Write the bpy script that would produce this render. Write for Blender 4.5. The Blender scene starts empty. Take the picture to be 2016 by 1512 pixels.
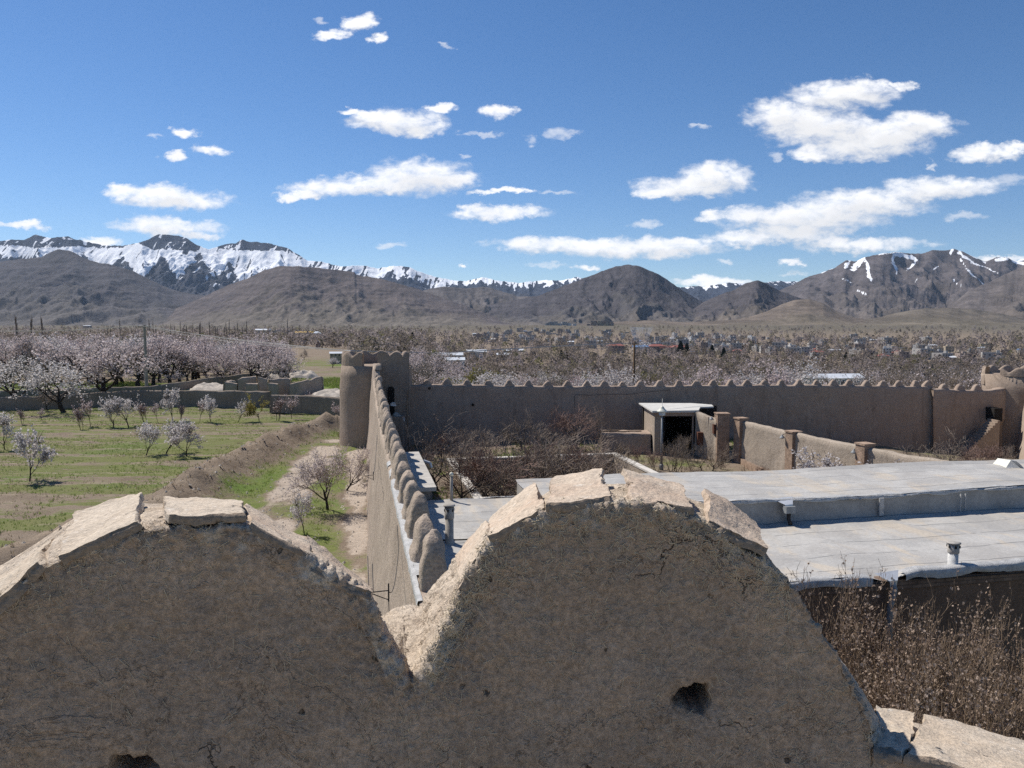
import bpy, math, random
import numpy as np
from mathutils import Vector

SC = bpy.context.scene
COL = SC.collection
# ------------------------------------------------------------------ camera
EYE = 8.0                       # eye height above the valley floor (m)
FPX, CX, CY = 1500.0, 1008.0, 756.0
PITCH = math.atan(111.0 / FPX)
cam_d = bpy.data.cameras.new("camera")
cam_d.sensor_width = 36.0
cam_d.lens = 36.0 * FPX / 2016.0
cam_d.clip_start = 0.05
cam_d.clip_end = 20000.0
cam = bpy.data.objects.new("camera", cam_d)
COL.objects.link(cam)
cam.location = (0, 0, EYE)
cam.rotation_euler = (math.pi / 2 - PITCH, 0, 0)
SC.camera = cam
# ------------------------------------------------------------------ light
SUN_EL = math.radians(50.0)
SUN_AZ = math.radians(-50.0)    # from +Y (view direction) towards -X (left)
SUN = Vector((math.sin(SUN_AZ) * math.cos(SUN_EL), math.cos(SUN_AZ) * math.cos(SUN_EL), math.sin(SUN_EL)))
ld = bpy.data.lights.new("sun", 'SUN')
ld.energy = 5.0
ld.angle = math.radians(0.53)
ld.color = (1.0, 0.95, 0.88)
lo = bpy.data.objects.new("sun", ld)
COL.objects.link(lo)
lo.rotation_euler = SUN.to_track_quat('Z', 'Y').to_euler()
lo.location = (0, 0, 60)
SC.view_settings.view_transform = 'Standard'
SC.view_settings.look = 'None'
SC.view_settings.exposure = 0.18
SC.view_settings.gamma = 1.0
SC.cycles.max_bounces = 5
SC.cycles.diffuse_bounces = 3
SC.cycles.glossy_bounces = 2
SC.cycles.transparent_max_bounces = 6
SC.cycles.volume_bounces = 0
SC.cycles.use_denoising = False

SKY_STRENGTH = 0.093
world = bpy.data.worlds.new("World")
SC.world = world
world.use_nodes = True
world.cycles.sampling_method = 'MANUAL'
world.cycles.sample_map_resolution = 256

def wdir(px, py):
    dx = (px - CX) / FPX
    dy = -(py - CY) / FPX
    c, s = math.cos(PITCH), math.sin(PITCH)
    return dx, c + dy * s, -s + dy * c
def W(px, py, Y):
    """point of the photograph's ray (px, py) at distance Y in front of the camera"""
    x, y, z = wdir(px, py)
    k = Y / y
    return np.array((x * k, Y, EYE + z * k))
def G(px, py, z=0.0):
    x, y, zz = wdir(px, py)
    k = (z - EYE) / zz
    return np.array((x * k, y * k, z))

class NT:
    """small helper for node trees"""
    def __init__(s, tree):
        s.t = tree; s.n = tree.nodes; s.l = tree.links
    def new(s, typ, **kw):
        n = s.n.new(typ)
        for k, v in kw.items():
            if k == 'ins':
                for kk, vv in v.items():
                    s.put(n.inputs[kk], vv)
            else:
                setattr(n, k, v)
        return n
    def put(s, sock, v):
        if isinstance(v, bpy.types.NodeSocket):
            s.l.new(v, sock)
        elif isinstance(v, (tuple, list)) and len(v) == 3 and sock.type == 'RGBA':
            sock.default_value = (*v, 1)
        else:
            sock.default_value = v
    def math(s, op, a, b=None, c=None, clamp=False):
        n = s.n.new('ShaderNodeMath'); n.operation = op; n.use_clamp = clamp
        s.put(n.inputs[0], a)
        if b is not None: s.put(n.inputs[1], b)
        if c is not None: s.put(n.inputs[2], c)
        return n.outputs[0]
    def vmath(s, op, a, b=None, c=None):
        n = s.n.new('ShaderNodeVectorMath'); n.operation = op
        s.put(n.inputs[0], a)
        if b is not None: s.put(n.inputs[1], b)
        if c is not None: s.put(n.inputs[2], c)
        return n.outputs['Value'] if op in ('DOT_PRODUCT', 'LENGTH', 'DISTANCE') else n.outputs[0]
    def noise(s, vec, scale, detail=4, rough=0.55, dist=0.0, out='Fac', dim='3D'):
        n = s.n.new('ShaderNodeTexNoise'); n.noise_dimensions = dim
        if vec is not None: s.l.new(vec, n.inputs['Vector'])
        n.inputs['Scale'].default_value = scale; n.inputs['Detail'].default_value = detail
        n.inputs['Roughness'].default_value = rough; n.inputs['Distortion'].default_value = dist
        return n.outputs[out]
    def ramp(s, fac, lo, hi, a=0.0, b=1.0, smooth=True):
        n = s.n.new('ShaderNodeMapRange')
        n.interpolation_type = 'SMOOTHSTEP' if smooth else 'LINEAR'
        s.put(n.inputs[0], fac)
        for k, v in zip((1, 2, 3, 4), (lo, hi, a, b)): s.put(n.inputs[k], v)
        return n.outputs[0]
    def mix(s, fac, a, b, mode='MIX'):
        n = s.n.new('ShaderNodeMix'); n.data_type = 'RGBA'; n.blend_type = mode
        s.put(n.inputs[0], fac); s.put(n.inputs[6], a); s.put(n.inputs[7], b)
        return n.outputs[2]
    def mapping(s, vec, scale=(1, 1, 1), loc=(0, 0, 0), rot=(0, 0, 0)):
        n = s.n.new('ShaderNodeMapping')
        s.l.new(vec, n.inputs[0])
        n.inputs[1].default_value = loc; n.inputs[2].default_value = rot; n.inputs[3].default_value = scale
        return n.outputs[0]

# ---- sky: Nishita + scattered fair-weather clouds, laid out by direction (azimuth / height tangents)
CLOUDS = [  # px, py, rx, ry
 (1655,188,100,24),(1545,232,75,32),(1620,250,105,34),(1700,283,105,28),(1805,250,72,26),(1745,268,85,32),(1605,302,38,16),(1700,172,50,16),
 (1940,300,66,15),(2005,290,30,12),(1360,366,100,20),(1410,350,62,28),(1300,375,50,11),
 (1855,368,105,22),(1800,378,60,20),(1700,402,115,26),(1575,432,145,26),(1480,468,85,14),(1640,418,90,26),(1480,425,60,18),(1405,428,28,9),(1560,460,90,18),
 (1700,480,112,14),(1640,475,50,14),(1070,480,98,16),(1255,488,140,18),(1170,482,70,16),(1320,496,60,16),(1350,478,50,10),
 (985,421,85,12),(935,414,38,11),(990,378,62,5),
 (830,348,92,30),(745,362,100,18),(640,370,75,15),(590,383,45,7),(895,353,38,14),
 (780,240,80,22),(820,255,60,14),(735,228,35,10),(865,216,26,9),(690,222,25,6),(985,220,30,12),
 (340,392,100,17),(240,378,42,14),(320,382,60,18),(330,447,95,15),(300,440,55,16),(395,462,38,8),(45,444,46,8),(195,476,46,9),
 (708,43,34,15),(652,69,30,10),(752,76,20,8),(368,263,30,10),(412,298,30,10),(338,311,22,9),
 (1395,557,75,10),(1150,526,26,6),(1562,513,22,7),(1775,168,22,8),(910,524,12,4),(1970,512,50,9)]
WISPS = [(1075,521,45,6),(1562,537,40,6),(770,481,32,6),(1045,278,18,11),(1097,265,27,13),(1260,440,28,9),(1385,252,20,5),(1905,428,50,8),
 (300,268,14,6),(918,308,16,5),(950,262,45,5),(1525,310,20,10),(1830,322,10,8),(1120,268,18,14),(880,92,14,5),(1430,515,14,5),(1985,355,50,12),(620,40,20,6),(1100,378,40,4)]
t = NT(world.node_tree)
t.n.clear()
out = t.new('ShaderNodeOutputWorld'); bg = t.new('ShaderNodeBackground')
sky = t.new('ShaderNodeTexSky', sky_type='NISHITA', sun_disc=False, sun_elevation=SUN_EL, sun_rotation=SUN_AZ,
            altitude=1900.0, air_density=1.0, dust_density=0.35, ozone_density=2.2)
tc = t.new('ShaderNodeTexCoord')
sep = t.new('ShaderNodeSeparateXYZ'); t.l.new(tc.outputs['Generated'], sep.inputs[0])
yy = t.math('MAXIMUM', sep.outputs[1], 0.02)
u = t.math('DIVIDE', sep.outputs[0], yy); v = t.math('DIVIDE', sep.outputs[2], yy)
cb = t.new('ShaderNodeCombineXYZ'); t.l.new(u, cb.inputs[0]); t.l.new(v, cb.inputs[1])
uv = cb.outputs[0]
warp = t.noise(t.mapping(uv, (1, 1.7, 1)), 14.0, 3, 0.6, out='Color')
warp = t.vmath('MULTIPLY', t.vmath('SUBTRACT', warp, (0.5, 0.5, 0.5)), (0.05, 0.022, 0.0))
warp2 = t.noise(t.mapping(uv, (1, 1.6, 1), (5, 2, 0)), 48.0, 5, 0.65, out='Color')
warp2 = t.vmath('MULTIPLY', t.vmath('SUBTRACT', warp2, (0.5, 0.5, 0.5)), (0.044, 0.020, 0.0))
uvw = t.vmath('ADD', t.vmath('ADD', uv, warp), warp2)
def blob_field(lst, uvec):
    cur = None
    for (px, py, rx, ry) in lst:
        x, y, z = wdir(px, py)
        u0, v0 = x / y, z / y
        su, sv = FPX / rx * 0.93, FPX / ry * 0.93
        q = t.vmath('MULTIPLY_ADD', uvec, (su, sv, 0), (-u0 * su, -v0 * sv, 0))
        d = t.vmath('DOT_PRODUCT', q, q)
        if cur is None: cur = d
        else:
            n = t.n.new('ShaderNodeMath'); n.operation = 'SMOOTH_MIN'
            t.l.new(cur, n.inputs[0]); t.l.new(d, n.inputs[1]); n.inputs[2].default_value = 0.35
            cur = n.outputs[0]
    return t.math('SUBTRACT', 1.15, cur)
fine = t.noise(t.mapping(uv, (1, 1.9, 1)), 38.0, 6, 0.62, 0.3)
fine2 = t.noise(t.mapping(uv, (1, 1.5, 1), (3, 1, 0)), 17.0, 5, 0.6)
dens = blob_field(CLOUDS, uvw)
dens = t.math('MULTIPLY_ADD', t.math('SUBTRACT', fine, 0.5), 2.3, dens)
dens = t.math('MULTIPLY_ADD', t.math('SUBTRACT', fine2, 0.5), 0.8, dens)
m1 = t.ramp(dens, -0.35, 1.25)
wd = blob_field(WISPS, uvw)
wd = t.math('MULTIPLY_ADD', t.math('SUBTRACT', fine, 0.5), 2.6, wd)
m2 = t.ramp(wd, 0.0, 1.5, 0.0, 0.55)
mask = t.math('MAXIMUM', m1, m2)
front = t.math('GREATER_THAN', sep.outputs[1], 0.05)
mask = t.math('MULTIPLY', mask, front, clamp=True)
CLOUD_L = 1.02 / SKY_STRENGTH
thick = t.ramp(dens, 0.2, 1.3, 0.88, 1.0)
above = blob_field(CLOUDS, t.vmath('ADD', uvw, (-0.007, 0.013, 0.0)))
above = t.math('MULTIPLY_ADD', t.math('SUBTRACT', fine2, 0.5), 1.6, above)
thick = t.math('MULTIPLY', t.ramp(above, 0.1, 1.25, 1.0, 0.80), t.ramp(dens, 0.0, 0.9, 0.94, 1.0))  # shading of cloud undersides away from the sun, painted into their colour
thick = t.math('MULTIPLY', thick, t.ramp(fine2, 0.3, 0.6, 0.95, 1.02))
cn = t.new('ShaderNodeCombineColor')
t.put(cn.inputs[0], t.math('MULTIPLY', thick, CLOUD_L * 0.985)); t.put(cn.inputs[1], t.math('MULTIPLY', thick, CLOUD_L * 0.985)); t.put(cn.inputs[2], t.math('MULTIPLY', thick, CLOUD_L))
hs = t.new('ShaderNodeHueSaturation', ins={'Saturation': 1.2, 'Value': 1.0, 'Color': t.mix(1.0, sky.outputs[0], (1.0, 1.0, 1.05), 'MULTIPLY')})
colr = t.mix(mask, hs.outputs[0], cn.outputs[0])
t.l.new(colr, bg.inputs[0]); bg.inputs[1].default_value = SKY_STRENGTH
t.l.new(bg.outputs[0], out.inputs[0])

# ------------------------------------------------------------------ numpy noise
_rng = np.random.RandomState(7)
_perm = np.concatenate([_rng.permutation(256)] * 3).astype(np.int32)
_grad = _rng.normal(size=(256, 3)); _grad /= np.linalg.norm(_grad, axis=1)[:, None]
def pn(x, y, z):
    x, y, z = np.broadcast_arrays(np.asarray(x, float), np.asarray(y, float), np.asarray(z, float))
    xi, yi, zi = np.floor(x).astype(np.int64), np.floor(y).astype(np.int64), np.floor(z).astype(np.int64)
    xf, yf, zf = x - xi, y - yi, z - zi
    f = lambda a: a * a * a * (a * (a * 6 - 15) + 10)
    ux, uy, uz = f(xf), f(yf), f(zf)
    xi &= 255; yi &= 255; zi &= 255
    r = 0
    for dx in (0, 1):
        wx = ux if dx else 1 - ux
        for dy in (0, 1):
            wy = uy if dy else 1 - uy
            for dz in (0, 1):
                wz = uz if dz else 1 - uz
                g = _grad[_perm[_perm[_perm[(xi + dx) & 255] + ((yi + dy) & 255)] + ((zi + dz) & 255)]]
                r = r + wx * wy * wz * (g[..., 0] * (xf - dx) + g[..., 1] * (yf - dy) + g[..., 2] * (zf - dz))
    return r * 1.6
def fbm(x, y, z, oct=4, gain=0.5, lac=2.03):
    r, a = 0, 1.0
    for i in range(oct):
        r = r + a * pn(x, y, z + i * 17.3)
        x, y, z, a = x * lac, y * lac, z * lac, a * gain
    return r
def ridged(x, y, z, oct=4, gain=0.5, lac=2.1):
    r, a, s = 0, 1.0, 0
    for i in range(oct):
        r = r + a * (1 - np.abs(pn(x, y, z + i * 11.7)) * 1.6); s += a
        x, y, z, a = x * lac, y * lac, z * lac, a * gain
    return r / s
def sstep(a, b, x):
    t_ = np.clip((np.asarray(x, float) - a) / (b - a), 0, 1)
    return t_ * t_ * (3 - 2 * t_)
def vnoise(P, f, amp, oct=3, seed=0):
    """vector displacement that depends on position only (neighbouring pieces stay joined)"""
    x, y, z = P[:, 0] * f, P[:, 1] * f, P[:, 2] * f
    return np.stack([fbm(x + 5.2 + seed, y, z, oct), fbm(x, y + 31.4 + seed, z, oct), fbm(x, y, z + 77.7 + seed, oct)], 1) * amp

# ------------------------------------------------------------------ meshes and objects
def raw_mesh(name, V, F, smooth=True, mats=(), fm=None, attrs=None):
    me = bpy.data.meshes.new(name)
    V = np.asarray(V, np.float32)
    me.vertices.add(len(V)); me.vertices.foreach_set('co', V.ravel())
    if isinstance(F, np.ndarray):
        n, k = F.shape
        me.loops.add(n * k); me.loops.foreach_set('vertex_index', F.astype(np.int32).ravel())
        me.polygons.add(n); me.polygons.foreach_set('loop_start', np.arange(0, n * k, k, dtype=np.int32))
        me.polygons.foreach_set('loop_total', np.full(n, k, np.int32))
    else:
        ls = np.array([len(f) for f in F], np.int32)
        me.loops.add(int(ls.sum())); me.loops.foreach_set('vertex_index', np.array([i for f in F for i in f], np.int32))
        me.polygons.add(len(F)); me.polygons.foreach_set('loop_start', np.concatenate([[0], np.cumsum(ls)[:-1]]).astype(np.int32))
        me.polygons.foreach_set('loop_total', ls)
    if fm is not None: me.polygons.foreach_set('material_index', np.asarray(fm, np.int32))
    me.polygons.foreach_set('use_smooth', np.full(len(me.polygons), smooth))
    for m in mats: me.materials.append(m)
    if attrs:
        for an, av in attrs.items():
            av = np.asarray(av, np.float32)
            if av.ndim == 2:
                a = me.attributes.new(an, 'FLOAT_COLOR', 'POINT')
                if av.shape[1] == 3: av = np.concatenate([av, np.ones((len(av), 1), np.float32)], 1)
                a.data.foreach_set('color', av.ravel())
            else:
                a = me.attributes.new(an, 'FLOAT', 'POINT'); a.data.foreach_set('value', av)
    me.update(calc_edges=True)
    return me
def origin_of(o):
    p = np.zeros(3)
    while o is not None:
        p += np.array(o.location); o = o.parent
    return p
def add(name, V, F, mats, parent=None, smooth=True, at=None, label=None, fm=None, attrs=None):
    """one mesh object; V in world coordinates"""
    if not isinstance(mats, (list, tuple)): mats = [mats]
    V = np.asarray(V, float)
    org = origin_of(parent) if parent is not None else (np.array(at, float) if at is not None else np.zeros(3))
    o = bpy.data.objects.new(name, raw_mesh(name, V - org, F, smooth, mats, fm, attrs))
    COL.objects.link(o)
    if parent is not None: o.parent = parent
    else: o.location = org
    if label: o['label'] = label
    return o
def thing(name, label, cat, loc, group=None):
    o = bpy.data.objects.new(name, None); COL.objects.link(o)
    o.location = tuple(float(c) for c in loc); o.empty_display_size = 0.3
    o['label'] = label; o['category'] = cat
    if group: o['group'] = group
    return o
def tag(o, label=None, cat=None, group=None, kind=None):
    if label: o['label'] = label
    if cat: o['category'] = cat
    if group: o['group'] = group
    if kind: o['kind'] = kind
    return o
def copy_thing(root, loc, rotz=0.0, scale=1.0, label=None, group=None):
    r = root.copy(); COL.objects.link(r)
    r.location = tuple(float(c) for c in loc); r.rotation_euler = (0, 0, rotz)
    r.scale = (scale,) * 3 if not isinstance(scale, (tuple, list)) else scale
    if label: r['label'] = label
    if group: r['group'] = group
    for ch in list(root.children):
        c = ch.copy(); COL.objects.link(c); c.parent = r
        for g in list(ch.children):
            d = g.copy(); COL.objects.link(d); d.parent = c
    return r

def grid_faces(nu, nv, off=0, flip=False, wrap_u=False):
    iu = np.arange(nu if wrap_u else nu - 1); iv = np.arange(nv - 1)
    A, B = np.meshgrid(iu, iv, indexing='ij')
    A2 = (A + 1) % nu
    f = np.stack([A * nv + B, A2 * nv + B, A2 * nv + B + 1, A * nv + B + 1], -1).reshape(-1, 4) + off
    return f[:, ::-1] if flip else f
class MB:
    """collects simple solids into one mesh"""
    def __init__(s): s.V, s.F, s.n, s.M, s.cm = [], [], 0, [], 0
    def put(s, V, F):
        V = np.asarray(V, float); s.V.append(V); s.F += [tuple(i + s.n for i in f) for f in F]; s.M += [s.cm] * len(F); s.n += len(V)
    def box8(s, c):
        s.put(c, [(0, 3, 2, 1), (4, 5, 6, 7), (0, 1, 5, 4), (1, 2, 6, 5), (2, 3, 7, 6), (3, 0, 4, 7)])
    def box(s, x0, x1, y0, y1, z0, z1):
        s.box8([(x0, y0, z0), (x1, y0, z0), (x1, y1, z0), (x0, y1, z0), (x0, y0, z1), (x1, y0, z1), (x1, y1, z1), (x0, y1, z1)])
    def fbox(s, n0, n1, s0, s1, z0, z1):
        """box aligned with the fort's walls"""
        c = [FR(n0, s0), FR(n1, s0), FR(n1, s1), FR(n0, s1)]
        s.box8([(*p, z0) for p in c] + [(*p, z1) for p in c])
    def tube(s, pts, r, k=8, cap=True):
        pts = [np.asarray(p, float) for p in pts]
        rr = r if isinstance(r, (list, tuple, np.ndarray)) else [r] * len(pts)
        V, F = [], []
        for i, p in enumerate(pts):
            d = pts[min(i + 1, len(pts) - 1)] - pts[max(i - 1, 0)]; d /= (np.linalg.norm(d) + 1e-9)
            a = np.cross(d, (0, 0, 1) if abs(d[2]) < 0.9 else (1, 0, 0)); a /= np.linalg.norm(a); b = np.cross(d, a)
            for j in range(k):
                th = 2 * math.pi * j / k
                V.append(p + rr[i] * (a * math.cos(th) + b * math.sin(th)))
        for i in range(len(pts) - 1):
            for j in range(k):
                F.append((i * k + j, i * k + (j + 1) % k, (i + 1) * k + (j + 1) % k, (i + 1) * k + j))
        if cap: F.append(tuple(range(k))[::-1]); F.append(tuple((len(pts) - 1) * k + j for j in range(k)))
        s.put(V, F)
    def lathe(s, c, prof, k=20):
        V, F = [], []
        for (r, z) in prof:
            for j in range(k):
                th = 2 * math.pi * j / k
                V.append((c[0] + r * math.cos(th), c[1] + r * math.sin(th), c[2] + z))
        for i in range(len(prof) - 1):
            for j in range(k):
                F.append((i * k + j, i * k + (j + 1) % k, (i + 1) * k + (j + 1) % k, (i + 1) * k + j))
        F.append(tuple(range(k))[::-1]); F.append(tuple((len(prof) - 1) * k + j for j in range(k)))
        s.put(V, F)
    def build(s, name, mats, parent=None, smooth=False, **kw):
        return add(name, np.concatenate(s.V), s.F, mats, parent, smooth, fm=s.M if s.cm else None, **kw)

# the fort's own frame: s runs along the left curtain wall, n to its right
WA = math.atan2(5.2, 25.7)
def FR(n, s):
    c, q = math.cos(WA), math.sin(WA)
    return (n * c - s * q, n * q + s * c)
def FR3(n, s, z): return np.array((*FR(n, s), z))
# ------------------------------------------------------------------ materials
def new_mat(name, rough=0.9, spec=0.15):
    m = bpy.data.materials.new(name); m.use_nodes = True
    t = NT(m.node_tree)
    b = t.n['Principled BSDF']
    b.inputs['Roughness'].default_value = rough
    b.inputs['Specular IOR Level'].default_value = spec
    return m, t, b
def geo_pos(t):
    return t.new('ShaderNodeNewGeometry').outputs['Position']
def bump(t, b, h, strength=0.5, dist=0.02):
    n = t.new('ShaderNodeBump'); t.l.new(h, n.inputs['Height'])
    n.inputs['Strength'].default_value = strength; n.inputs['Distance'].default_value = dist
    t.l.new(n.outputs[0], b.inputs['Normal'])
def simple(name, col, rough=0.8, var=0.25, scale=3.0, bs=0.3, bd=0.01, metal=0.0, col2=None, obj=False):
    m, t, b = new_mat(name, rough)
    p = t.new('ShaderNodeTexCoord').outputs['Object'] if obj else geo_pos(t)
    n1 = t.noise(p, scale, 5, 0.6); n2 = t.noise(p, scale * 9, 4, 0.6)
    f = t.math('MULTIPLY_ADD', n2, 0.4, t.math('MULTIPLY', n1, 0.6))
    f = t.ramp(f, 0.3, 0.7)
    c2 = col2 or tuple(c * (1 - var) for c in col)
    t.l.new(t.mix(f, c2, tuple(c * (1 + var * 0.5) for c in col) if not col2 else col), b.inputs['Base Color'])
    b.inputs['Metallic'].default_value = metal
    if bs: bump(t, b, n2, bs, bd)
    return m
def mud_mat(name, c1, c2, c3, s=1.0, streak=0.45, bs=0.9, bd=0.04, straw=0.0):
    """kahgel: mud and straw render with damp blotches, vertical rain streaks, fine grit"""
    m, t, b = new_mat(name, 0.95, 0.08)
    p = geo_pos(t)
    big = t.noise(p, 0.55 * s, 5, 0.6, 0.3)
    mid = t.noise(p, 3.2 * s, 5, 0.62)
    fin = t.noise(p, 26 * s, 4, 0.65)
    st = t.noise(t.mapping(p, (2.6 * s, 2.6 * s, 0.16 * s)), 1.0, 4, 0.6)
    col = t.mix(t.ramp(big, 0.33, 0.68), c1, c2)
    col = t.mix(t.math('MULTIPLY', t.ramp(mid, 0.45, 0.75), 0.55), col, c3)
    col = t.mix(t.math('MULTIPLY', t.ramp(st, 0.5, 0.75), streak), col, tuple(c * 0.62 for c in c1))
    col = t.mix(t.math('MULTIPLY', t.ramp(t.noise(p, 1.4 * s, 6, 0.7, 0.9), 0.56, 0.66), 0.5), col, tuple(c * 1.22 for c in c2))
    col = t.mix(t.math('MULTIPLY', t.ramp(t.noise(t.mapping(p, (1, 1, 0.6), (4, 2, 9)), 0.9 * s, 6, 0.7, 0.6), 0.58, 0.68), 0.55), col, tuple(c * 0.7 for c in c3))
    g = t.ramp(fin, 0.3, 0.72, 0.74, 1.22)
    col = t.mix(1.0, col, t.new('ShaderNodeCombineColor', ins={0: g, 1: g, 2: g}).outputs[0], 'MULTIPLY')
    t.l.new(col, b.inputs['Base Color'])
    h = t.math('MULTIPLY_ADD', fin, 0.45, mid)
    bump(t, b, h, bs, bd)
    return m
M = {}
M['mud'] = mud_mat('kahgel_plaster', (0.37, 0.298, 0.236), (0.43, 0.348, 0.276), (0.305, 0.238, 0.187))
M['mud_tower'] = mud_mat('kahgel_tower', (0.315, 0.245, 0.19), (0.365, 0.288, 0.225), (0.26, 0.197, 0.152), streak=0.3)
M['mud_back'] = mud_mat('kahgel_back_wall', (0.355, 0.27, 0.21), (0.39, 0.305, 0.24), (0.295, 0.218, 0.17), streak=0.6)
M['mud_low'] = mud_mat('kahgel_orchard_wall', (0.24, 0.195, 0.155), (0.29, 0.24, 0.19), (0.2, 0.155, 0.12), streak=0.5)
M['mud_pale'] = mud_mat('pale_kahgel', (0.42, 0.35, 0.28), (0.37, 0.31, 0.245), (0.33, 0.265, 0.2), streak=0.45)
M['rubble'] = simple('pale_rubble', (0.5, 0.44, 0.37), 0.95, 0.4, 2.0, 0.8, 0.05)
M['dark_void'] = simple('opening_shade_black', (0.03, 0.027, 0.025), 0.95, 0.3)  # near-black colour standing in for the shade inside openings

# mud of the near parapet: straw flecks, hairline cracks, small holes
m, t, b = new_mat('near_kahgel', 0.95, 0.08)
p = geo_pos(t)
big = t.noise(p, 1.7, 6, 0.66, 0.8); mid = t.noise(p, 9.0, 5, 0.62, 0.3); fin = t.noise(p, 70.0, 5, 0.7); grit = t.noise(p, 260.0, 2, 0.6)
col = t.mix(t.ramp(big, 0.35, 0.66), (0.345, 0.258, 0.188), (0.46, 0.345, 0.25))
col = t.mix(t.math('MULTIPLY', t.ramp(mid, 0.48, 0.7), 0.6), col, (0.31, 0.25, 0.2))
col = t.mix(t.math('MULTIPLY', t.ramp(t.noise(t.mapping(p, (1, 1, 1), (3, 7, 1)), 4.0, 4, 0.6), 0.55, 0.75), 0.55), col, (0.33, 0.235, 0.145))
bl = t.math('ADD', t.new('ShaderNodeAttribute', attribute_name='pale_sunlit').outputs['Fac'], t.math('MULTIPLY', t.math('SUBTRACT', mid, 0.5), 0.7))  # pale weathered mud plus a sunlit tone put into the colour
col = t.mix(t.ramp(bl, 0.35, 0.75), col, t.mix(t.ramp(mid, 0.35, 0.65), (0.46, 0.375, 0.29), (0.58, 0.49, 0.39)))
g = t.ramp(fin, 0.28, 0.74, 0.70, 1.26)
g = t.math('MULTIPLY', g, t.ramp(grit, 0.25, 0.75, 0.85, 1.15))
col = t.mix(1.0, col, t.new('ShaderNodeCombineColor', ins={0: g, 1: g, 2: g}).outputs[0], 'MULTIPLY')
# straw flecks in several directions
fleck = None
for ang, off in ((0.3, 0), (1.15, 5), (2.0, 9), (2.7, 13)):
    v_ = t.mapping(p, (1, 1, 1), (off, off * 2, 0), (0, ang, 0))
    v_ = t.mapping(v_, (36, 150, 330))
    n_ = t.noise(v_, 1.0, 1, 0.4)
    k = t.ramp(n_, 0.685, 0.76)
    fleck = k if fleck is None else t.math('MAXIMUM', fleck, k)
fleck = t.math('MULTIPLY', fleck, t.ramp(t.noise(p, 6, 3), 0.3, 0.62))
col = t.mix(t.math('MULTIPLY', fleck, 0.42), col, (0.52, 0.42, 0.28))
# cracks
vo = t.new('ShaderNodeTexVoronoi', feature='DISTANCE_TO_EDGE')
wv = t.vmath('ADD', p, t.vmath('MULTIPLY', t.vmath('SUBTRACT', t.noise(p, 7, 4, 0.65, out='Color'), (.5, .5, .5)), (0.22, 0.22, 0.22)))
t.l.new(wv, vo.inputs['Vector']); vo.inputs['Scale'].default_value = 3.0
crack = t.math('MULTIPLY', t.ramp(vo.outputs['Distance'], 0.0, 0.007, 1, 0), t.ramp(t.noise(p, 2.1, 3, 0.6), 0.56, 0.66))
vo2 = t.new('ShaderNodeTexVoronoi', feature='F1'); t.l.new(t.vmath('ADD', p, t.vmath('MULTIPLY', t.vmath('SUBTRACT', t.noise(p, 60, 3, 0.6, out='Color'), (.5, .5, .5)), (0.02, 0.02, 0.02))), vo2.inputs['Vector']); vo2.inputs['Scale'].default_value = 17.0
pit = t.math('MULTIPLY', t.ramp(vo2.outputs['Distance'], 0.08, 0.14, 1, 0), t.ramp(t.noise(p, 5.0, 2), 0.5, 0.6))
hole = t.math('MAXIMUM', crack, pit)
col = t.mix(t.math('MULTIPLY', hole, 0.8), col, (0.05, 0.04, 0.033))
t.l.new(col, b.inputs['Base Color'])
h = t.math('MULTIPLY_ADD', fin, 0.5, t.math('MULTIPLY', mid, 0.6))
flk = t.ramp(t.noise(p, 3.4, 7, 0.68, 0.5), 0.535, 0.55)
h = t.math('MULTIPLY_ADD', flk, 0.28, h)
drag = t.noise(t.mapping(p, (9, 9, 34), rot=(0, 0.5, 0)), 1.0, 4, 0.6, 0.6)
h = t.math('MULTIPLY_ADD', drag, 0.45, h)
h = t.math('MULTIPLY_ADD', fleck, 0.12, h)
h = t.math('MULTIPLY_ADD', hole, -0.9, h)
h = t.math('MULTIPLY_ADD', grit, 0.12, h)
bump(t, b, h, 1.0, 0.016)
M['near'] = m

def brick_near(name, c1, c2):
    m, t, b = new_mat(name, 0.93, 0.1)
    p = geo_pos(t)
    big = t.noise(p, 5.0, 4, 0.6); lay = t.noise(t.mapping(p, (14, 14, 60)), 1.0, 4, 0.6, 0.6); fin = t.noise(p, 90, 4, 0.65)
    col = t.mix(t.ramp(big, 0.35, 0.65), c1, c2)
    col = t.mix(t.math('MULTIPLY', t.ramp(lay, 0.5, 0.68), 0.45), col, tuple(c * 0.68 for c in c2))
    col = t.mix(t.math('MULTIPLY', t.ramp(t.noise(p, 32, 3, 0.6), 0.6, 0.72), 0.55), col, (0.66, 0.6, 0.52))
    pit = t.ramp(t.noise(p, 24, 3, 0.6), 0.32, 0.24)
    col = t.mix(t.math('MULTIPLY', pit, 0.6), col, (0.16, 0.125, 0.095))
    g = t.ramp(fin, 0.28, 0.74, 0.78, 1.18)
    sm_ = t.math('ADD', t.new('ShaderNodeAttribute', attribute_name='mud_and_shade').outputs['Fac'], t.math('MULTIPLY', t.math('SUBTRACT', t.noise(p, 22, 4, 0.65), 0.5), 1.3))
    col = t.mix(t.ramp(sm_, 0.35, 0.65), col, (0.28, 0.22, 0.165))  # bedding mud, and shade painted on the brick fronts
    col = t.mix(1.0, col, t.new('ShaderNodeCombineColor', ins={0: g, 1: g, 2: g}).outputs[0], 'MULTIPLY')
    t.l.new(col, b.inputs['Base Color'])
    bump(t, b, t.math('MULTIPLY_ADD', pit, -0.4, t.math('MULTIPLY_ADD', lay, 0.7, fin)), 0.75, 0.008)
    return m
M['brick_near'] = brick_near('sun_bleached_coping_brick', (0.52, 0.40, 0.30), (0.57, 0.47, 0.365))
M['lime_near'] = brick_near('pale_coping_slab', (0.53, 0.43, 0.325), (0.58, 0.49, 0.385))
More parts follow.
